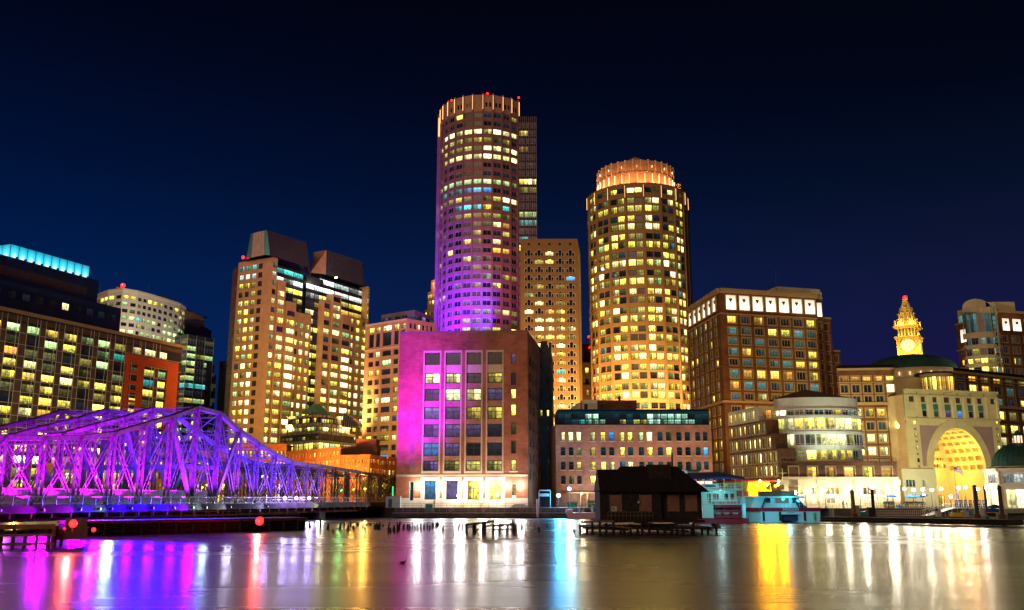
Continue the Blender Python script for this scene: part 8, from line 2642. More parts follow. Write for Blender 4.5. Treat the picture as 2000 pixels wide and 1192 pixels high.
# ================================================================== floating dock, poles and everything on the wharf
def dock():
 a, c = onz(1603, 1021.5, 0), onz(1982, 1029, 0)
 A, B = xy(a), xy(c); d = (B - A).normalized(); n = Vector((d.y, -d.x, 0)); L = (B - A).length
 t = thing('floating_dock', 'long black floating dock hung with tyres in front of the wharf cafes', 'dock', (A.x, A.y, 0))
 dz = 1.15
 m = MB(); pts = [A, B, B - n * 4.5, A - n * 4.5]; m.hexa([(*p[:2], .15) for p in pts] + [(*p[:2], dz) for p in pts], 'concrete_dark'); m.build('pontoon', t)
 m = MB()
 for z in (.35, .8): 
  pts = [A + n * .02, B + n * .02, B + n * .25, A + n * .25]; m.hexa([(*p[:2], z) for p in (pts[3], pts[2], pts[1], pts[0])] + [(*p[:2], z + .25) for p in (pts[3], pts[2], pts[1], pts[0])], 'wood_dark')
 m.build('wale', t)
 for k in range(22):
  p = A + d * L * (.42 + .56 * k / 22) + n * .38; m = MB()
  for i in range(10):
   t0, t1 = 2 * pi * i / 10, 2 * pi * (i + 1) / 10
   m.beam(p + d * .36 * cos(t0) + Vector((0, 0, .62 + .36 * sin(t0))), p + d * .36 * cos(t1) + Vector((0, 0, .62 + .36 * sin(t1))), .2, .17, 'black_rubber', up=n)
  m.build('tyre', t)
 return A, B, d, n, L, dz
DK = dock()
def pole(px, ptop, Y, lab, m_='steel_dark', w=.38, ringz=None):
 q = at(px, ptop, Y)
 t = thing('mooring_pole', lab, 'mooring pole', (q.x, Y, 0), 'tall mooring poles at the wharf')
 m = MB(); m.cyl((q.x, Y, -1), (q.x, Y, q.z), w, w * .9, 12, m_); m.build('shaft', t)
 m = MB(); m.cyl((q.x, Y, q.z), (q.x, Y, q.z + .25), w * 1.1, w * .3, 12, 'frame_dark'); m.build('cap', t)
 m = MB(); m.cyl((q.x, Y, 1.0), (q.x, Y, 1.7), w * 1.5, w * 1.5, 12, 'rust'); m.build('guide_ring', t)
DY = DK[0].y
pole(1903, 950, DY - 8, 'tall dark mooring pole on the near side of the floating dock, with lamps behind it')
pole(1951, 951, DY - 8.5, 'rightmost tall mooring pole, in front of the domed pavilion')
pole(1922, 952, DY + 3, 'thinner mooring pole between the two tallest ones', w=.2)
pole(1664, 960, DY + 2, 'weathered wooden mooring pole left on the floating dock, with small flags', 'wood_grey', .42)
pole(1703, 957, DY + 2, 'dark mooring pole with a black box at its foot, second from the ferries', 'wood_dark', .34)
# ================================================================== lamps
def street_lamp(px, py, Y, lab, key, energy, col, r=.32, arm=True, z0=GZ, grp='street lamps', cat='street lamp', dark='frame_dark', off=1.0, name='street_lamp', beam=7):
 p = at(px, py, Y)
 t = thing(name, lab, cat, (p.x, p.y, z0), grp)
 m = MB(); m.cyl((p.x, p.y + .45, z0), (p.x, p.y + .45, p.z + .1), .10, .07, 8, dark); m.cyl((p.x, p.y + .45, z0), (p.x, p.y + .45, z0 + .5), .2, .16, 8, dark); m.build('post', t)
 m = MB(); m.beam((p.x, p.y + .45, p.z + .25), (p.x, p.y - .1, p.z + r + .12), .08, .08, dark); m.cyl((p.x, p.y, p.z + r * .8), (p.x, p.y, p.z + r * 1.3), r * .8, r * .3, 10, dark); m.build('arm', t)
 m = MB(); m.sphere(tuple(p), r, key, 10); m.build('lamp_globe', t)
 if energy:
  light('POINT', (p.x, p.y - r - off, p.z - .1), energy, col, .35, parent=t)
  if beam: harbour_beam((p.x, p.y - r - off - .1, p.z), energy * beam, col, t, .45)
 return t
OR = (1.0, .48, .08)
for px, py, Y, e_, key, lab in (
 (713, 955, 268, 2600, 'lamp_orange', 'brightest orange street lamp beyond the far end of the bridge'),
 (667, 958, 266, 500, 'lamp_green', 'greenish signal lamp on the road beyond the bridge end'),
 (676, 946, 275, 600, 'lamp_orange', 'small orange street lamp above the greenish signal lamp'),
 (691, 956, 272, 600, 'lamp_orange', 'small orange street lamp between the green signal and the brightest orange lamp'),
 (621, 957, 270, 700, 'lamp_orange', 'orange street lamp seen between the last blue-lit bridge posts'),
 (545, 967, 268, 800, 'lamp_orange', 'pinkish orange lamp low behind the blue part of the bridge'),
 (395, 952, 272, 700, 'lamp_orange', 'orange lamp behind the bridge just right of its tower posts'),
 (146, 943, 270, 1200, 'lamp_orange', 'orange lamp in front of the glowing arches behind the left part of the bridge'),
 (39, 948, 270, 1000, 'lamp_orange', 'leftmost orange lamp behind the bridge'),
 (325, 963, 268, 300, 'lamp_orange', 'small orange lamp behind the bridge left of its tower posts')):
 street_lamp(px, py, Y, lab, key, e_, OR if key == 'lamp_orange' else (.2, 1, .3), .3)
for px, py, lab in ((261, 914, 'bluish white street lamp seen through the left half of the bridge'), (512, 930, 'bluish white street lamp behind the bridge, third post right of the tower'), (578, 934, 'bluish white street lamp behind the blue end of the bridge'), (621, 938, 'bluish white street lamp behind the last blue-lit post of the bridge')):
 street_lamp(px, py, 262, lab, 'lamp_blue', 350, (.6, .8, 1), .28, beam=0)
street_lamp(1091, 968, 234, 'bright blue lamp on the quay between the brick block and the pink mill', 'lamp_blue', 3600, (.02, .45, 1.0), .5, grp='quay lamps', beam=3.5)
street_lamp(1112, 955, 234, 'white lamp on a tall post just right of the bright blue lamp', 'lamp_blue', 2600, (.45, .85, 1.0), .46, grp='quay lamps', beam=3)
street_lamp(1136, 964, 247, 'yellow-white lamp by the entrance of the pink mill', 'lamp_warm', 420, (1, .8, .4), .3, grp='quay lamps')
# mill entrance and gate
q0, q1 = at(1133, 985, 249), at(1146, 985, 249)
b = MB(); b.box(q0.x - 3.5, q1.x + 3, 248.2, 249.9, 6.0, 6.3, 'cream_stone'); b.box(q0.x, q0.x + .3, 248.2, 248.5, GZ, 6, 'cream_stone'); b.box(q1.x, q1.x + .3, 248.2, 248.5, GZ, 6, 'cream_stone')
tag(b.build('porch'), 'pale entrance porch of the pink mill beside the yellow-white lamp', 'porch')
q0, q1 = at(1052, 985, 234), at(1076, 985, 234)
b = MB(); zt = at(1060, 957, 234).z
b.box(q0.x, q0.x + .2, 233.9, 234.1, GZ, zt, 'frame_grey'); b.box(q1.x - .2, q1.x, 233.9, 234.1, GZ, zt, 'frame_grey'); b.box(q0.x, q1.x, 233.9, 234.1, zt - .3, zt, 'frame_grey'); b.box(q0.x, q1.x - .4, 233.95, 234.05, zt - 1.6, zt - .9, 'frame_grey')
for k in range(10): x = q0.x + (q1.x - q0.x) * (k + .5) / 10; b.box(x - .03, x + .03, 233.97, 234.03, GZ, zt - 1.6, 'frame_dark')
tag(b.build('gate'), 'grey metal gate frame between the brick block and the bright blue lamp', 'gate')
# ---------------------------------------------- trees and hedges
def leaf_cloud(m, c, r, n, size, key, rng, sq=1.0):
 for _ in range(n):
  while True:
   v = Vector((rng.uniform(-1, 1), rng.uniform(-1, 1), rng.uniform(-1, 1)))
   if v.length < 1: break
  v = v * (v.length ** -.35 if v.length > .05 else 1)
  p = Vector(c) + Vector((v.x * r, v.y * r, v.z * r * sq))
  a = Vector((rng.uniform(-1, 1), rng.uniform(-1, 1), rng.uniform(-1, 1))).normalized() * size * rng.uniform(.6, 1.3)
  b_ = a.cross(Vector((rng.uniform(-1, 1), rng.uniform(-1, 1), rng.uniform(-1, 1)))).normalized() * size * rng.uniform(.4, .9)
  m.poly([p - a, p + b_, p + a, p - b_], key)
def tree(px, ybase, ytop, Y, w, lab, key='leaf', seed=1, grp='street trees'):
 rng = random.Random(seed)
 b0 = at(px, ybase, Y); zt = at(px, ytop, Y).z; z0 = GZ; h = zt - z0
 t = thing('tree', lab, 'tree', (b0.x, Y, z0), grp)
 m = MB(); m.cyl((b0.x, Y, z0), (b0.x + .2, Y, z0 + h * .45), .24, .17, 8, 'bark')
 for k in range(5):
  a = 2 * pi * k / 5 + rng.random(); m.cyl((b0.x + .2, Y, z0 + h * (.3 + .03 * k)), (b0.x + .2 + w * .32 * cos(a), Y + w * .32 * sin(a), z0 + h * (.6 + .05 * rng.random())), .10, .04, 6, 'bark')
 m.build('trunk', t)
 m = MB()
 for k in range(13):
  a = rng.random() * 2 * pi; rr_ = rng.random() ** .5 * w * .36; zz = z0 + h * rng.uniform(.45, .86)
  leaf_cloud(m, (b0.x + rr_ * cos(a), Y + rr_ * sin(a), zz), w * rng.uniform(.15, .25), 110, .22, key, rng, .8)
 m.build('crown', t)
tree(757, 985, 925, 262, 8.5, 'dark leafy tree between the bridge end and the brick block', 'leaf_dark', 3)
tree(700, 980, 934, 276, 6.5, 'orange-lit tree behind the brightest orange street lamp', 'leaf', 4)
tree(733, 980, 931, 274, 6.5, 'orange-lit tree between the brightest orange lamp and the dark tree', 'leaf', 5)
tree(655, 980, 940, 280, 5.5, 'small tree behind the greenish signal lamp', 'leaf', 6)
tree(352, 980, 930, 286, 6.5, 'tree seen through the bridge just left of its tower posts', 'leaf', 8)
def hedge(px0, px1, ytop, Y, lab, key='leaf_dark', seed=3, z0=GZ):
 rng = random.Random(seed); a, c = at(px0, 985, Y), at(px1, 985, Y); zt = at(px0, ytop, Y).z
 m = MB(); m.box(a.x + .2, c.x - .2, Y - .3, Y + .5, z0, zt - .3, key)
 n = max(2, int((c.x - a.x) / .9))
 for k in range(n): leaf_cloud(m, (a.x + (c.x - a.x) * (k + .5) / n, Y, (z0 + zt) / 2 + .1), .75, 120, .13, key, rng, (zt - z0) / 1.5)
 tag(m.build('hedge'), lab, 'hedge')
hedge(1107, 1128, 979, 236, 'clipped dark hedge behind the pink boat, beside the blue lamp')
hedge(1146, 1166, 975, 240, 'green shrubbery between the pink mill porch and the dark shed', 'leaf', 9)
# ---------------------------------------------- wharf: lamps, umbrellas, people, clutter
WY = 219.5
WL = [(1612, 957), (1648, 967), (1680, 955), (1703, 952), (1733, 950), (1766, 955), (1784, 957), (1802, 956), (1820, 957), (1838, 955), (1857, 970), (1872, 953), (1886, 952), (1910, 955), (1926, 953), (1942, 956), (1553, 962), (1574, 960)]
names = ['on the wall pillar right of the yellow-lit ferry', 'low before the terrace doors of the waterfront building', 'on the second pillar of the waterfront building', 'above the terrace behind the dark mooring pole', 'at the right-hand shopfront of the waterfront building',
         'left of the blue umbrellas at the foot of the arched pavilion', 'between the blue umbrellas below the arched pavilion', 'at the left foot of the great arch', 'just left of the flag below the great arch', 'right under the flag of the great arch',
         'low in the passage of the great arch', 'at the middle of the great arch opening', 'right of centre in the great arch opening', 'immediately right of the tallest mooring pole', 'between the thin and the rightmost mooring pole', 'on the left corner of the domed pavilion', 'at the first pillar behind the ferry', 'behind the stern of the yellow-lit ferry']
for (px, py), w in zip(WL, names):
 street_lamp(px, py, WY + (1.6 if px > 1760 else 1.2), 'white globe lamp ' + w, 'lamp_white', 760 if px > 1600 else 300, (1.0, .90, .66), .36, grp='white globe lamps along the wharf', off=.4, beam={1648: 2.6, 1680: 4, 1733: 5, 1766: 1.5, 1802: 3.5, 1838: 2.5, 1872: 2, 1910: 3, 1942: 2}.get(px, .3))
for px in (1600, 1640, 1672, 1722, 1750):
 p = at(px, 975, WB[0].y - 1.2)
 light('POINT', (p.x, p.y, 6.3), 120, (1.0, .95, .60), .3, name='shopfront_light')
def umbrella(px, py, Y, lab, key='blue_cloth', open_=True, r=1.3):
 p = at(px, py, Y); t = thing('parasol', lab, 'parasol', (p.x, Y, GZ), 'blue cafe parasols' if key == 'blue_cloth' else None)
 m = MB(); m.cyl((p.x, Y, GZ), (p.x, Y, p.z), .04, .04, 6, 'frame_white'); m.cyl((p.x, Y, GZ), (p.x, Y, GZ + .1), .3, .28, 10, 'frame_dark'); m.build('pole', t)
 m = MB()
 if open_:
  for k in range(8):
   a, a2 = pi / 4 * k, pi / 4 * (k + 1)
   m.poly([(p.x + r * cos(a), Y + r * sin(a), p.z - .55), (p.x + r * cos(a2), Y + r * sin(a2), p.z - .55), (p.x, Y, p.z)], key)
   m.poly([(p.x + r * cos(a), Y + r * sin(a), p.z - .75), (p.x + r * cos(a2), Y + r * sin(a2), p.z - .75), (p.x + r * cos(a2), Y + r * sin(a2), p.z - .55), (p.x + r * cos(a), Y + r * sin(a), p.z - .55)], key)
 else:
  m.cyl((p.x, Y, p.z - 1.9), (p.x, Y, p.z), .22, .05, 8, key)
 m.build('canopy', t)
umbrella(1741, 965, WY + 2, 'open blue parasol left of the far edge of the waterfront building')
umbrella(1776, 966, WY + 2.5, 'open blue parasol before the low pale wing of the arched pavilion')
umbrella(1796, 965.5, WY + 2.5, 'open blue parasol at the left foot of the great arch')
umbrella(1787, 958, WY + 3, 'closed blue parasol between the two open ones by the arch', open_=False)
umbrella(1869, 958, WY + 3, 'closed blue parasol in front of the arch passage, right of the flag', open_=False)
umbrella(1943, 985, DY + 4, 'low wide blue boat cover left of the rightmost mooring pole', r=1.7)
umbrella(1804, 963, WY + 1, 'large dark blue round parasol left of the arch doors', 'navy_paint', r=1.0)
# flag on its pole before the great arch
p = at(1863, 914, WY + 6)
t = thing('flagpole', 'flagpole with a striped red and white flag with blue canton, inside the great arch', 'flagpole', (p.x, WY + 6, GZ))
m = MB(); m.cyl((p.x, WY + 6, GZ), (p.x, WY + 6, p.z + .5), .07, .04, 6, 'frame_dark'); m.build('pole', t)
m = MB(); N = 13
def fl(u, v): return (p.x + .05 + 2.1 * u, WY + 6 + .16 * sin(6 * u), p.z + .3 - .85 * u - 1.15 * v + .08 * sin(5 * u))
for k in range(N):
 for i in range(8):
  u0, u1 = i / 8, (i + 1) / 8
  if k < 7 and i < 3: mk = 'blue_paint'
  else: mk = 'red_paint' if k % 2 == 0 else 'white_paint'
  m.poly([fl(u0, (k + 1) / N), fl(u1, (k + 1) / N), fl(u1, k / N), fl(u0, k / N)], mk)
m.build('flag', t)
# people
def person(px, ybase, Y, h, top, legs, lab, pose, z0=None):
 z0 = GZ if z0 is None else z0
 x0 = at(px, ybase, Y).x
 st = pose.get('stride', .12); arm = pose.get('arm', .1)
 J = {'pel': (0, 0, .53, .085), 'wai': (0, 0, .60, .075), 'che': (0, 0, .72, .095), 'nek': (0, 0, .83, .035), 'hd0': (0, -.005, .875, .045), 'hd1': (0, 0, .93, .058), 'hd2': (0, 0, .985, .04)}
 E = [('pel', 'wai'), ('wai', 'che'), ('che', 'nek'), ('nek', 'hd0'), ('hd0', 'hd1'), ('hd1', 'hd2')]
 for s, nme in ((-1, 'l'), (1, 'r')):
  J['sh' + nme] = (s * .115, 0, .80, .042); J['el' + nme] = (s * .15, s * arm * .4, .64, .030); J['wr' + nme] = (s * .14, -.04 + s * arm * .5, .50, .022); J['ha' + nme] = (s * .14, -.05 + s * arm * .5, .455, .022); J['fi' + nme] = (s * .135, -.06 + s * arm * .5, .42, .012)
  J['th' + nme] = (s * .125, -.075 + s * arm * .5, .465, .010)
  J['hi' + nme] = (s * .055, 0, .50, .062); J['kn' + nme] = (s * .06, -.02 + s * st * .5, .28, .042); J['an' + nme] = (s * .06, s * st, .045, .026); J['to' + nme] = (s * .07, s * st - .10, .015, .022)
  E += [('che', 'sh' + nme), ('sh' + nme, 'el' + nme), ('el' + nme, 'wr' + nme), ('wr' + nme, 'ha' + nme), ('ha' + nme, 'fi' + nme), ('wr' + nme, 'th' + nme), ('pel', 'hi' + nme), ('hi' + nme, 'kn' + nme), ('kn' + nme, 'an' + nme), ('an' + nme, 'to' + nme)]
 ks = list(J); me = bpy.data.meshes.new('person')
 ca, sa = cos(pose.get('turn', 0)), sin(pose.get('turn', 0))
 me.from_pydata([((J[k][0] * ca - J[k][1] * sa) * h, (J[k][0] * sa + J[k][1] * ca) * h, J[k][2] * h) for k in ks], [(ks.index(a), ks.index(b)) for a, b in E], [])
 for mm in ('skin', top, legs): me.materials.append(MATS[mm])
 tmp = bpy.data.objects.new('person', me); C.objects.link(tmp)
 tmp.modifiers.new('s', 'SKIN'); 
 for i, k in enumerate(ks): me.skin_vertices[0].data[i].radius = (J[k][3] * h, J[k][3] * h * (.75 if k in ('pel', 'wai', 'che') else 1))
 me.skin_vertices[0].data[0].use_root = True
 tmp.modifiers.new('u', 'SUBSURF').render_levels = 1; tmp.modifiers['u'].levels = 1
 dg = bpy.context.evaluated_depsgraph_get(); nm = bpy.data.meshes.new_from_object(tmp.evaluated_get(dg)); bpy.data.objects.remove(tmp)
 for f in nm.polygons:
  z = f.center.z / h; r_ = sqrt(f.center.x ** 2 + f.center.y ** 2) / h
  f.material_index = 0 if (z > .835 or (r_ > .115 and z < .50 and z > .40)) else (1 if z > .52 else 2)
  f.use_smooth = True
 if len(nm.materials) < 3:
  nm.materials.clear()
  for mm in ('skin', top, legs): nm.materials.append(MATS[mm])
 o = bpy.data.objects.new('person', nm); C.objects.link(o); o.location = (x0, Y, z0)
 o['label'] = lab; o['category'] = 'person'; BASE[o.name] = (x0, Y, z0)
 hm = MB(); hm.lathe(x0, Y, [(.062 * h, z0 + .93 * h), (.066 * h, z0 + .965 * h), (.045 * h, z0 + 1.005 * h), (.005, z0 + 1.02 * h)], 10, 'frame_dark'); ho = hm.build('hair', o)
 return o
person(1829, 994, DY + 3.5, 1.8, 'navy_paint', 'frame_dark', 'person in dark clothes standing upright on the floating dock before the great arch', {'turn': .4}, DK[5])
person(1984, 984, WY - 7 + 7.5, 1.75, 'navy_paint', 'navy_paint', 'person in dark jacket standing by the domed pavilion doors, nearer the frame edge', {'turn': 1.0})
person(1993, 984, WY + 1, 1.7, 'teal_paint', 'frame_dark', 'person in teal top beside the dark-jacketed one at the domed pavilion', {'turn': -.6, 'stride': .05})
person(1647, 992, WY + .9, 1.72, 'navy_paint', 'frame_dark', 'person in dark clothes walking on the wharf behind the weathered mooring pole', {'turn': 1.4, 'stride': .16, 'arm': .2})
person(1654, 992, WY + 1.0, 1.7, 'teal_paint', 'white_paint', 'person in teal jacket and light trousers walking on the wharf near the weathered pole', {'turn': -1.5, 'stride': .14, 'arm': .2})
person(1761, 994, WY + .9, 1.7, 'red_paint', 'red_paint', 'person dressed in red standing by the wharf railing below the first blue parasol', {'turn': .2})
# railings along the wharf
railing('railing', 'white railing on the wharf before the terrace behind the ferry stern', (at(1603, 985, WY).x, WY), (at(1652, 985, WY).x, WY), GZ, 1.15, 12, 'frame_white', grp=None)
railing('railing', 'thin dark railing on the wharf between the two wooden mooring poles', (at(1655, 985, WY).x, WY), (at(1760, 985, WY).x, WY), GZ, 1.15, 24, 'frame_grey')
railing('railing', 'long pale railing on the wharf before the great arch', (at(1762, 985, WY).x, WY), (at(2040, 985, WY).x, WY), GZ, 1.15, 60, 'frame_white')
railing('railing', 'pale teal-lit railing along the back of the floating dock', (DK[0].lerp(DK[1], .43).x, DY + 4.2), (DK[0].lerp(DK[1], .92).x, DY + 4.2), DK[5], 1.15, 30, 'frame_white')
# dock posts and gangway
rng = random.Random(11)
for k in range(16):
 px = 1812 + 8.3 * k + rng.uniform(-2, 2); q = at(px, 1000, DY + 3.9)
 m = MB(); hh = rng.uniform(2.2, 4.2); m.cyl((q.x, q.y, DK[5]), (q.x, q.y, DK[5] + hh), .05, .04, 6, 'white_paint'); m.cyl((q.x, q.y, DK[5]), (q.x, q.y, DK[5] + .12), .16, .14, 8, 'frame_grey')
 if k % 3 == 0: m.box(q.x - .14, q.x + .14, q.y - .1, q.y + .1, DK[5] + .9, DK[5] + 1.3, 'teal_paint')
 tag(m.build('dock_post'), 'slim white service post on the floating dock below the great arch', 'post', 'slim white posts on the floating dock')
g = thing('gangway', 'white lattice gangway leading from the wharf down to the floating dock', 'gangway', (at(1810, 990, DY + 5).x, DY + 5, DK[5]))
a, c = Vector((at(1806, 990, DY + 4).x, DY + 4, DK[5] + .1)), Vector((at(1858, 990, WY).x, WY, GZ + .1))
for s, nme in ((-.6, 0), (.6, 1)):
 m = MB(); o_ = Vector((s * .7, -s * .7, 0))
 m.beam(a + o_, c + o_, .08, .12, 'frame_white'); m.beam(a + o_ + Vector((0, 0, 1.1)), c + o_ + Vector((0, 0, 1.1)), .08, .08, 'frame_white')
 for k in range(24):
  f0, f1 = k / 24, (k + 1) / 24
  m.beam(a.lerp(c, f0) + o_ + Vector((0, 0, 1.1 * (k % 2))), a.lerp(c, f1) + o_ + Vector((0, 0, 1.1 * ((k + 1) % 2))), .05, .05, 'frame_white')
 m.build('lattice_side', g)
m = MB(); m.beam(a, c, 1.7, .08, 'frame_grey'); m.build('walkway', g)
# crates, tables, kayaks
def table(px, Y, lab, z=GZ):
 x = at(px, 990, Y).x; t = thing('cafe_table', lab, 'table', (x, Y, z), 'small cafe tables on the wharf')
 m = MB(); m.cyl((x, Y, z + .72), (x, Y, z + .76), .42, .42, 14, 'white_paint'); m.build('table_top', t)
 m = MB(); m.cyl((x, Y, z), (x, Y, z + .72), .04, .04, 6, 'frame_dark'); m.cyl((x, Y, z), (x, Y, z + .04), .25, .25, 10, 'frame_dark'); m.build('pedestal', t)
def chair(px, Y, turn, lab, z=GZ):
 x = at(px, 990, Y).x; t = thing('cafe_chair', lab, 'chair', (x, Y, z), 'cafe chairs on the wharf terrace'); t.rotation_euler.z = turn
 BASE[t.name] = (0, 0, 0)
 m = MB(); m.box(-.21, .21, -.21, .21, .42, .46, 'yellow_paint'); m.build('seat', t)
 m = MB(); m.box(-.21, .21, .17, .21, .52, .88, 'yellow_paint'); m.box(-.21, -.18, .17, .21, .46, .9, 'frame_grey'); m.box(.18, .21, .17, .21, .46, .9, 'frame_grey'); m.build('backrest', t)
 for sx_ in (-.19, .19):
  for sy_ in (-.19, .19): m = MB(); m.box(sx_ - .015, sx_ + .015, sy_ - .015, sy_ + .015, 0, .42, 'frame_grey'); m.build('leg', t)
for k, px in enumerate((1620, 1634, 1714, 1727, 1745, 1772, 1790)):
 table(px, WY + 1.4 + .3 * (k % 2), 'small round white cafe table behind the wharf railing')
 chair(px - 5, WY + 1.5, 1.4, 'light cafe chair drawn up to a small round table on the wharf'); chair(px + 5, WY + 1.6, -1.4, 'light cafe chair drawn up to a small round table on the wharf')
def planter(px, Y, lab, seed):
 x = at(px, 990, Y).x; t = thing('planter', lab, 'planter', (x, Y, GZ))
 m = MB(); m.box(x - 1.1, x + 1.1, Y - .3, Y + .3, GZ, GZ + .6, 'wood_grey'); m.build('trough', t)
 m = MB(); r_ = random.Random(seed)
 for k in range(4): leaf_cloud(m, (x - .9 + .6 * k, Y, GZ + 1.1), .5, 130, .12, 'leaf_dark', r_)
 m.build('foliage', t)
planter(1737, WY + 2.2, 'wooden trough of dark shrubs below the first open blue parasol', 1)
planter(1775, WY + 2.6, 'wooden trough of dark shrubs below the second open blue parasol', 2)
planter(1797, WY + 2.6, 'wooden trough of dark shrubs at the left foot of the great arch', 4)
def boxy(name, lab, cat, px0, px1, Y, z0, z1, d, key, lid=None, taper=0.0):
 a, c = at(px0, 995, Y).x, at(px1, 995, Y).x
 m = MB(); m.hexa([(a, Y, z0), (c, Y, z0), (c, Y + d, z0), (a, Y + d, z0), (a + taper, Y + taper, z1), (c - taper, Y + taper, z1), (c - taper, Y + d - taper, z1), (a + taper, Y + d - taper, z1)], key)
 m.box(a - .05, c + .05, Y - .05, Y + d + .05, z1 + .003, z1 + .1, lid or key)
 return tag(m.build(name), lab, cat)
z = DK[5]
boxy('dock_box', 'black storage box at the foot of the dark wooden mooring pole', 'box', 1697, 1707, DY + 1.2, z, z + 1.7, 1, 'frame_dark')
boxy('dock_box', 'tall grey cabinet just right of the weathered mooring pole', 'cabinet', 1667, 1679, DY + 2.2, z, z + 2.0, 1, 'concrete', 'wood_grey')
boxy('dock_box', 'yellow-green crate on the floating dock before the arch', 'crate', 1859, 1880, DY + 1.5, z, z + .75, 1.2, 'yellow_paint', 'green_paint')
boxy('dock_box', 'pale teal locker right of the yellow-green crate', 'locker', 1881, 1892, DY + 1.5, z, z + 1.0, 1.2, 'white_paint', 'teal_paint')
boxy('ticket_booth', 'small white sign stand with blue lettering band on the dock', 'booth', 1829, 1838, DY + 2, z, z + 1.0, .8, 'white_paint', 'blue_paint')
boxy('dock_box', 'blue-green tarpaulined heap on the dock left end, beside the grey cabinet', 'tarpaulin', 1680, 1696, DY + 1.8, z, z + .9, 1.6, 'teal_paint', taper=.5)
boxy('dock_box', 'dark low locker between the tall mooring poles', 'locker', 1926, 1944, DY + 1.6, z, z + .7, 1.2, 'navy_paint', 'yellow_paint')
def covered_boat(px, Y, lab, key, r, h, z):
 x = at(px, 990, Y).x; m = MB()
 N = 14
 rings = []
 for j in range(7):
  s = j / 6; rr_ = sin(pi * (s * .94 + .03)); rings.append([(x + (s - .5) * r * 2, Y + .7 * rr_ * cos(pi * k / N) , z + .15 + h * rr_ * sin(pi * k / N)) for k in range(N + 1)])
 for j in range(6):
  for k in range(N): m.poly([rings[j][k], rings[j + 1][k], rings[j + 1][k + 1], rings[j][k + 1]], key)
 m.hexa([(x - r * .8, Y - .6, z), (x + r * .8, Y - .6, z), (x + r * .8, Y + .6, z), (x - r * .8, Y + .6, z), (x - r, Y - .7, z + .2), (x + r, Y - .7, z + .2), (x + r, Y + .7, z + .2), (x - r, Y + .7, z + .2)], 'white_paint')
 tag(m.build('dinghy'), lab, 'dinghy')
covered_boat(1917, DY + 1.8, 'dinghy under a white and blue cover right beside the tallest mooring pole', 'white_paint', .9, 1.6, z)
covered_boat(1890, DY + 3.0, 'teal covered dinghy on the dock between the lockers', 'teal_paint', .9, 1.1, z)
covered_boat(1938, DY + 3.2, 'dinghy under a bright blue cover left of the rightmost mooring pole', 'blue_cloth', 1.9, .9, z + .6)
covered_boat(1757, WY + .2, 'blue covered dinghy standing on the wharf edge under the red-dressed person', 'blue_paint', .8, .8, GZ)
for k in range(9):
 px = 1868 + 9 * k; q = at(px, 980, WY + .8)
 m = MB(); m.box(q.x - .38, q.x + .38, WY + .8, WY + .9, GZ + .1, GZ + 1.9, 'navy_paint' if k % 2 else 'blue_paint'); m.box(q.x - .3, q.x + .3, WY + .76, WY + .8, GZ + 1.2, GZ + 1.7, 'frame_grey'); m.box(q.x - .05, q.x + .05, WY + .8, WY + .9, GZ, GZ + .1, 'frame_dark')
 tag(m.build('display_board'), 'dark blue display board standing along the wharf before the arch passage', 'board', 'dark blue boards along the wharf')
# second quay platform at the right edge
m = MB(); a = at(1968, 1005, DY + 9).x; m.box(a, a + 30, DY + 9, DY + 13, .5, 1.6, 'concrete_dark'); m.box(a, a + 30, DY + 8.8, DY + 9, 1.3, 1.7, 'wood_dark'); tag(m.build('landing_stage'), 'dark landing stage at the right edge behind the floating dock', 'landing stage')
# ================================================================== street and flood lighting of the towers
def flood(px, Y, z, e_, col, tx, tz, spot=85, dy=30, name='tower_flood_and_fill'):
 a = hz(px, Y); b_ = hz(tx, Y + dy)
 light('SPOT', (a.x, Y, z), e_, col, 1.0, target=(b_.x, Y + dy, tz), spot=spot, name=name, blend=1.0)
AM = (1.0, .50, .13)
cx, cy, R_, z1 = RT
# violet wash on the tallest tower
flood(862, 400, 66, 900000, (.16, .0, 1.0), 866, 104, 64, 30)
flood(936, 402, 62, 800000, (.06, .01, 1.0), 938, 92, 30, 18)
flood(985, 392, 62, 75000, (.85, .0, .60), 972, 108, 52, 32)
flood(860, 405, 40, 60000, (.6, .04, .9), 854, 110, 60, 30)
flood(935, 380, 60, 70000, (1.0, .34, .24), 935, 160, 60, 60)
# magenta wash on the left of the brick block
light('SPOT', (hz(765, 208).x, 208, 9), 330000, (.42, .0, 1.0), .6, target=(hz(776, 235).x, 235, 30), spot=66, name='magenta_floodlight', blend=1.0)
light('SPOT', (hz(758, 224).x, 224, 14), 38000, (.60, .0, 1.0), .6, target=(hz(793, 235).x, 235, 24), spot=60, name='magenta_floodlight', blend=1.0)
# magenta side of the beige office block
flood(856, 320, 60, 26000, (.9, .05, 1.0), 830, 78, 80, 25)
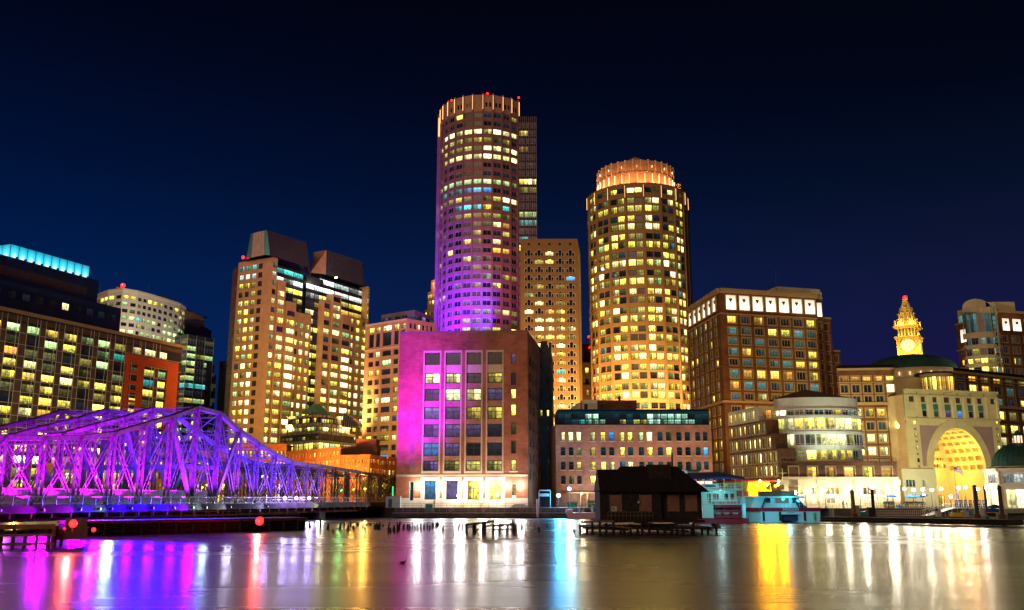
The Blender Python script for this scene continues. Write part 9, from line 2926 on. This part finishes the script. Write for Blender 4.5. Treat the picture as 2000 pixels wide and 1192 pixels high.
# amber street glow
for px, Y, z, e_, tx, tz, dy in (
 (1075, 335, 14, 330000, 1072, 34, 36), (1200, 352, 14, 380000, 1200, 36, 36), (1290, 352, 14, 380000, 1290, 36, 36), (1345, 370, 20, 160000, 1345, 90, 18),
 (470, 345, 20, 150000, 490, 60, 45), (560, 345, 30, 150000, 560, 70, 50), (680, 345, 30, 150000, 670, 70, 55), (745, 305, 16, 110000, 745, 46, 38),
 (580, 272, 8, 70000, 585, 18, 26), (690, 262, 8, 50000, 690, 16, 22), (640, 268, 8, 55000, 640, 18, 26), (745, 262, 8, 26000, 745, 16, 24),
 (1370, 275, 14, 30000, 1372, 34, 28), (1500, 262, 12, 62000, 1500, 46, 40), (1150, 400, 20, 40000, 1145, 60, 30),
 (300, 440, 40, 170000, 300, 100, 30)):
 col = (1.0, .88, .70) if px == 300 else ((1, .36, .06) if Y < 300 and px < 800 else AM)
 flood(px, Y, z, e_, col, tx, tz, 100, dy)
# greenish white light of the wharf on the stone pavilion
light('SPOT', (hz(1850, 225).x, 228, 5), 60000, (1.0, .95, .42), .6, target=(hz(1850, 268).x, 268, 26), spot=75, name='pavilion_floodlight')
light('SPOT', (hz(1775, 280).x, 282, 26), 7000, (.75, .9, .35), .6, target=(hz(1780, 300).x, 312, 40), spot=90, name='pavilion_floodlight')
light('SPOT', (hz(1700, 262).x, 262, 20), 20000, (1, .62, .25), .6, target=(hz(1700, 292).x, 292, 22), spot=110, name='pavilion_floodlight')
light('SPOT', (hz(1450, 214).x, 214, 4), 11000, (1, .72, .26), .6, target=(hz(1475, 235).x, 235, 14), spot=90, name='quay_fill_spot', blend=1.0)  # added spot that brightens the left brick wing of the wharf building
light('SPOT', (hz(1200, 233).x, 233, 3), 11000, (1, .60, .38), .6, target=(hz(1210, 250).x, 250, 13), spot=120, name='quay_fill_spot', blend=1.0)  # this spot and the next are added to brighten the pink mill
light('SPOT', (hz(1330, 233).x, 233, 3), 11000, (1, .60, .38), .6, target=(hz(1330, 250).x, 250, 13), spot=120, name='quay_fill_spot', blend=1.0)
light('SPOT', (hz(150, 270).x, 262, 8), 60000, (1, .72, .42), .8, target=(hz(150, 320).x, 325, 34), spot=110, name='tower_flood_and_fill', blend=1.0)  # added spot, a warm wash over the long glass slab
light('SPOT', (hz(950, 205).x, 203, 3), 24000, (1, .60, .36), .8, target=(hz(935, 235).x, 235, 28), spot=100, name='quay_fill_spot', blend=1.0)  # added spot out over the water, warms the brick block
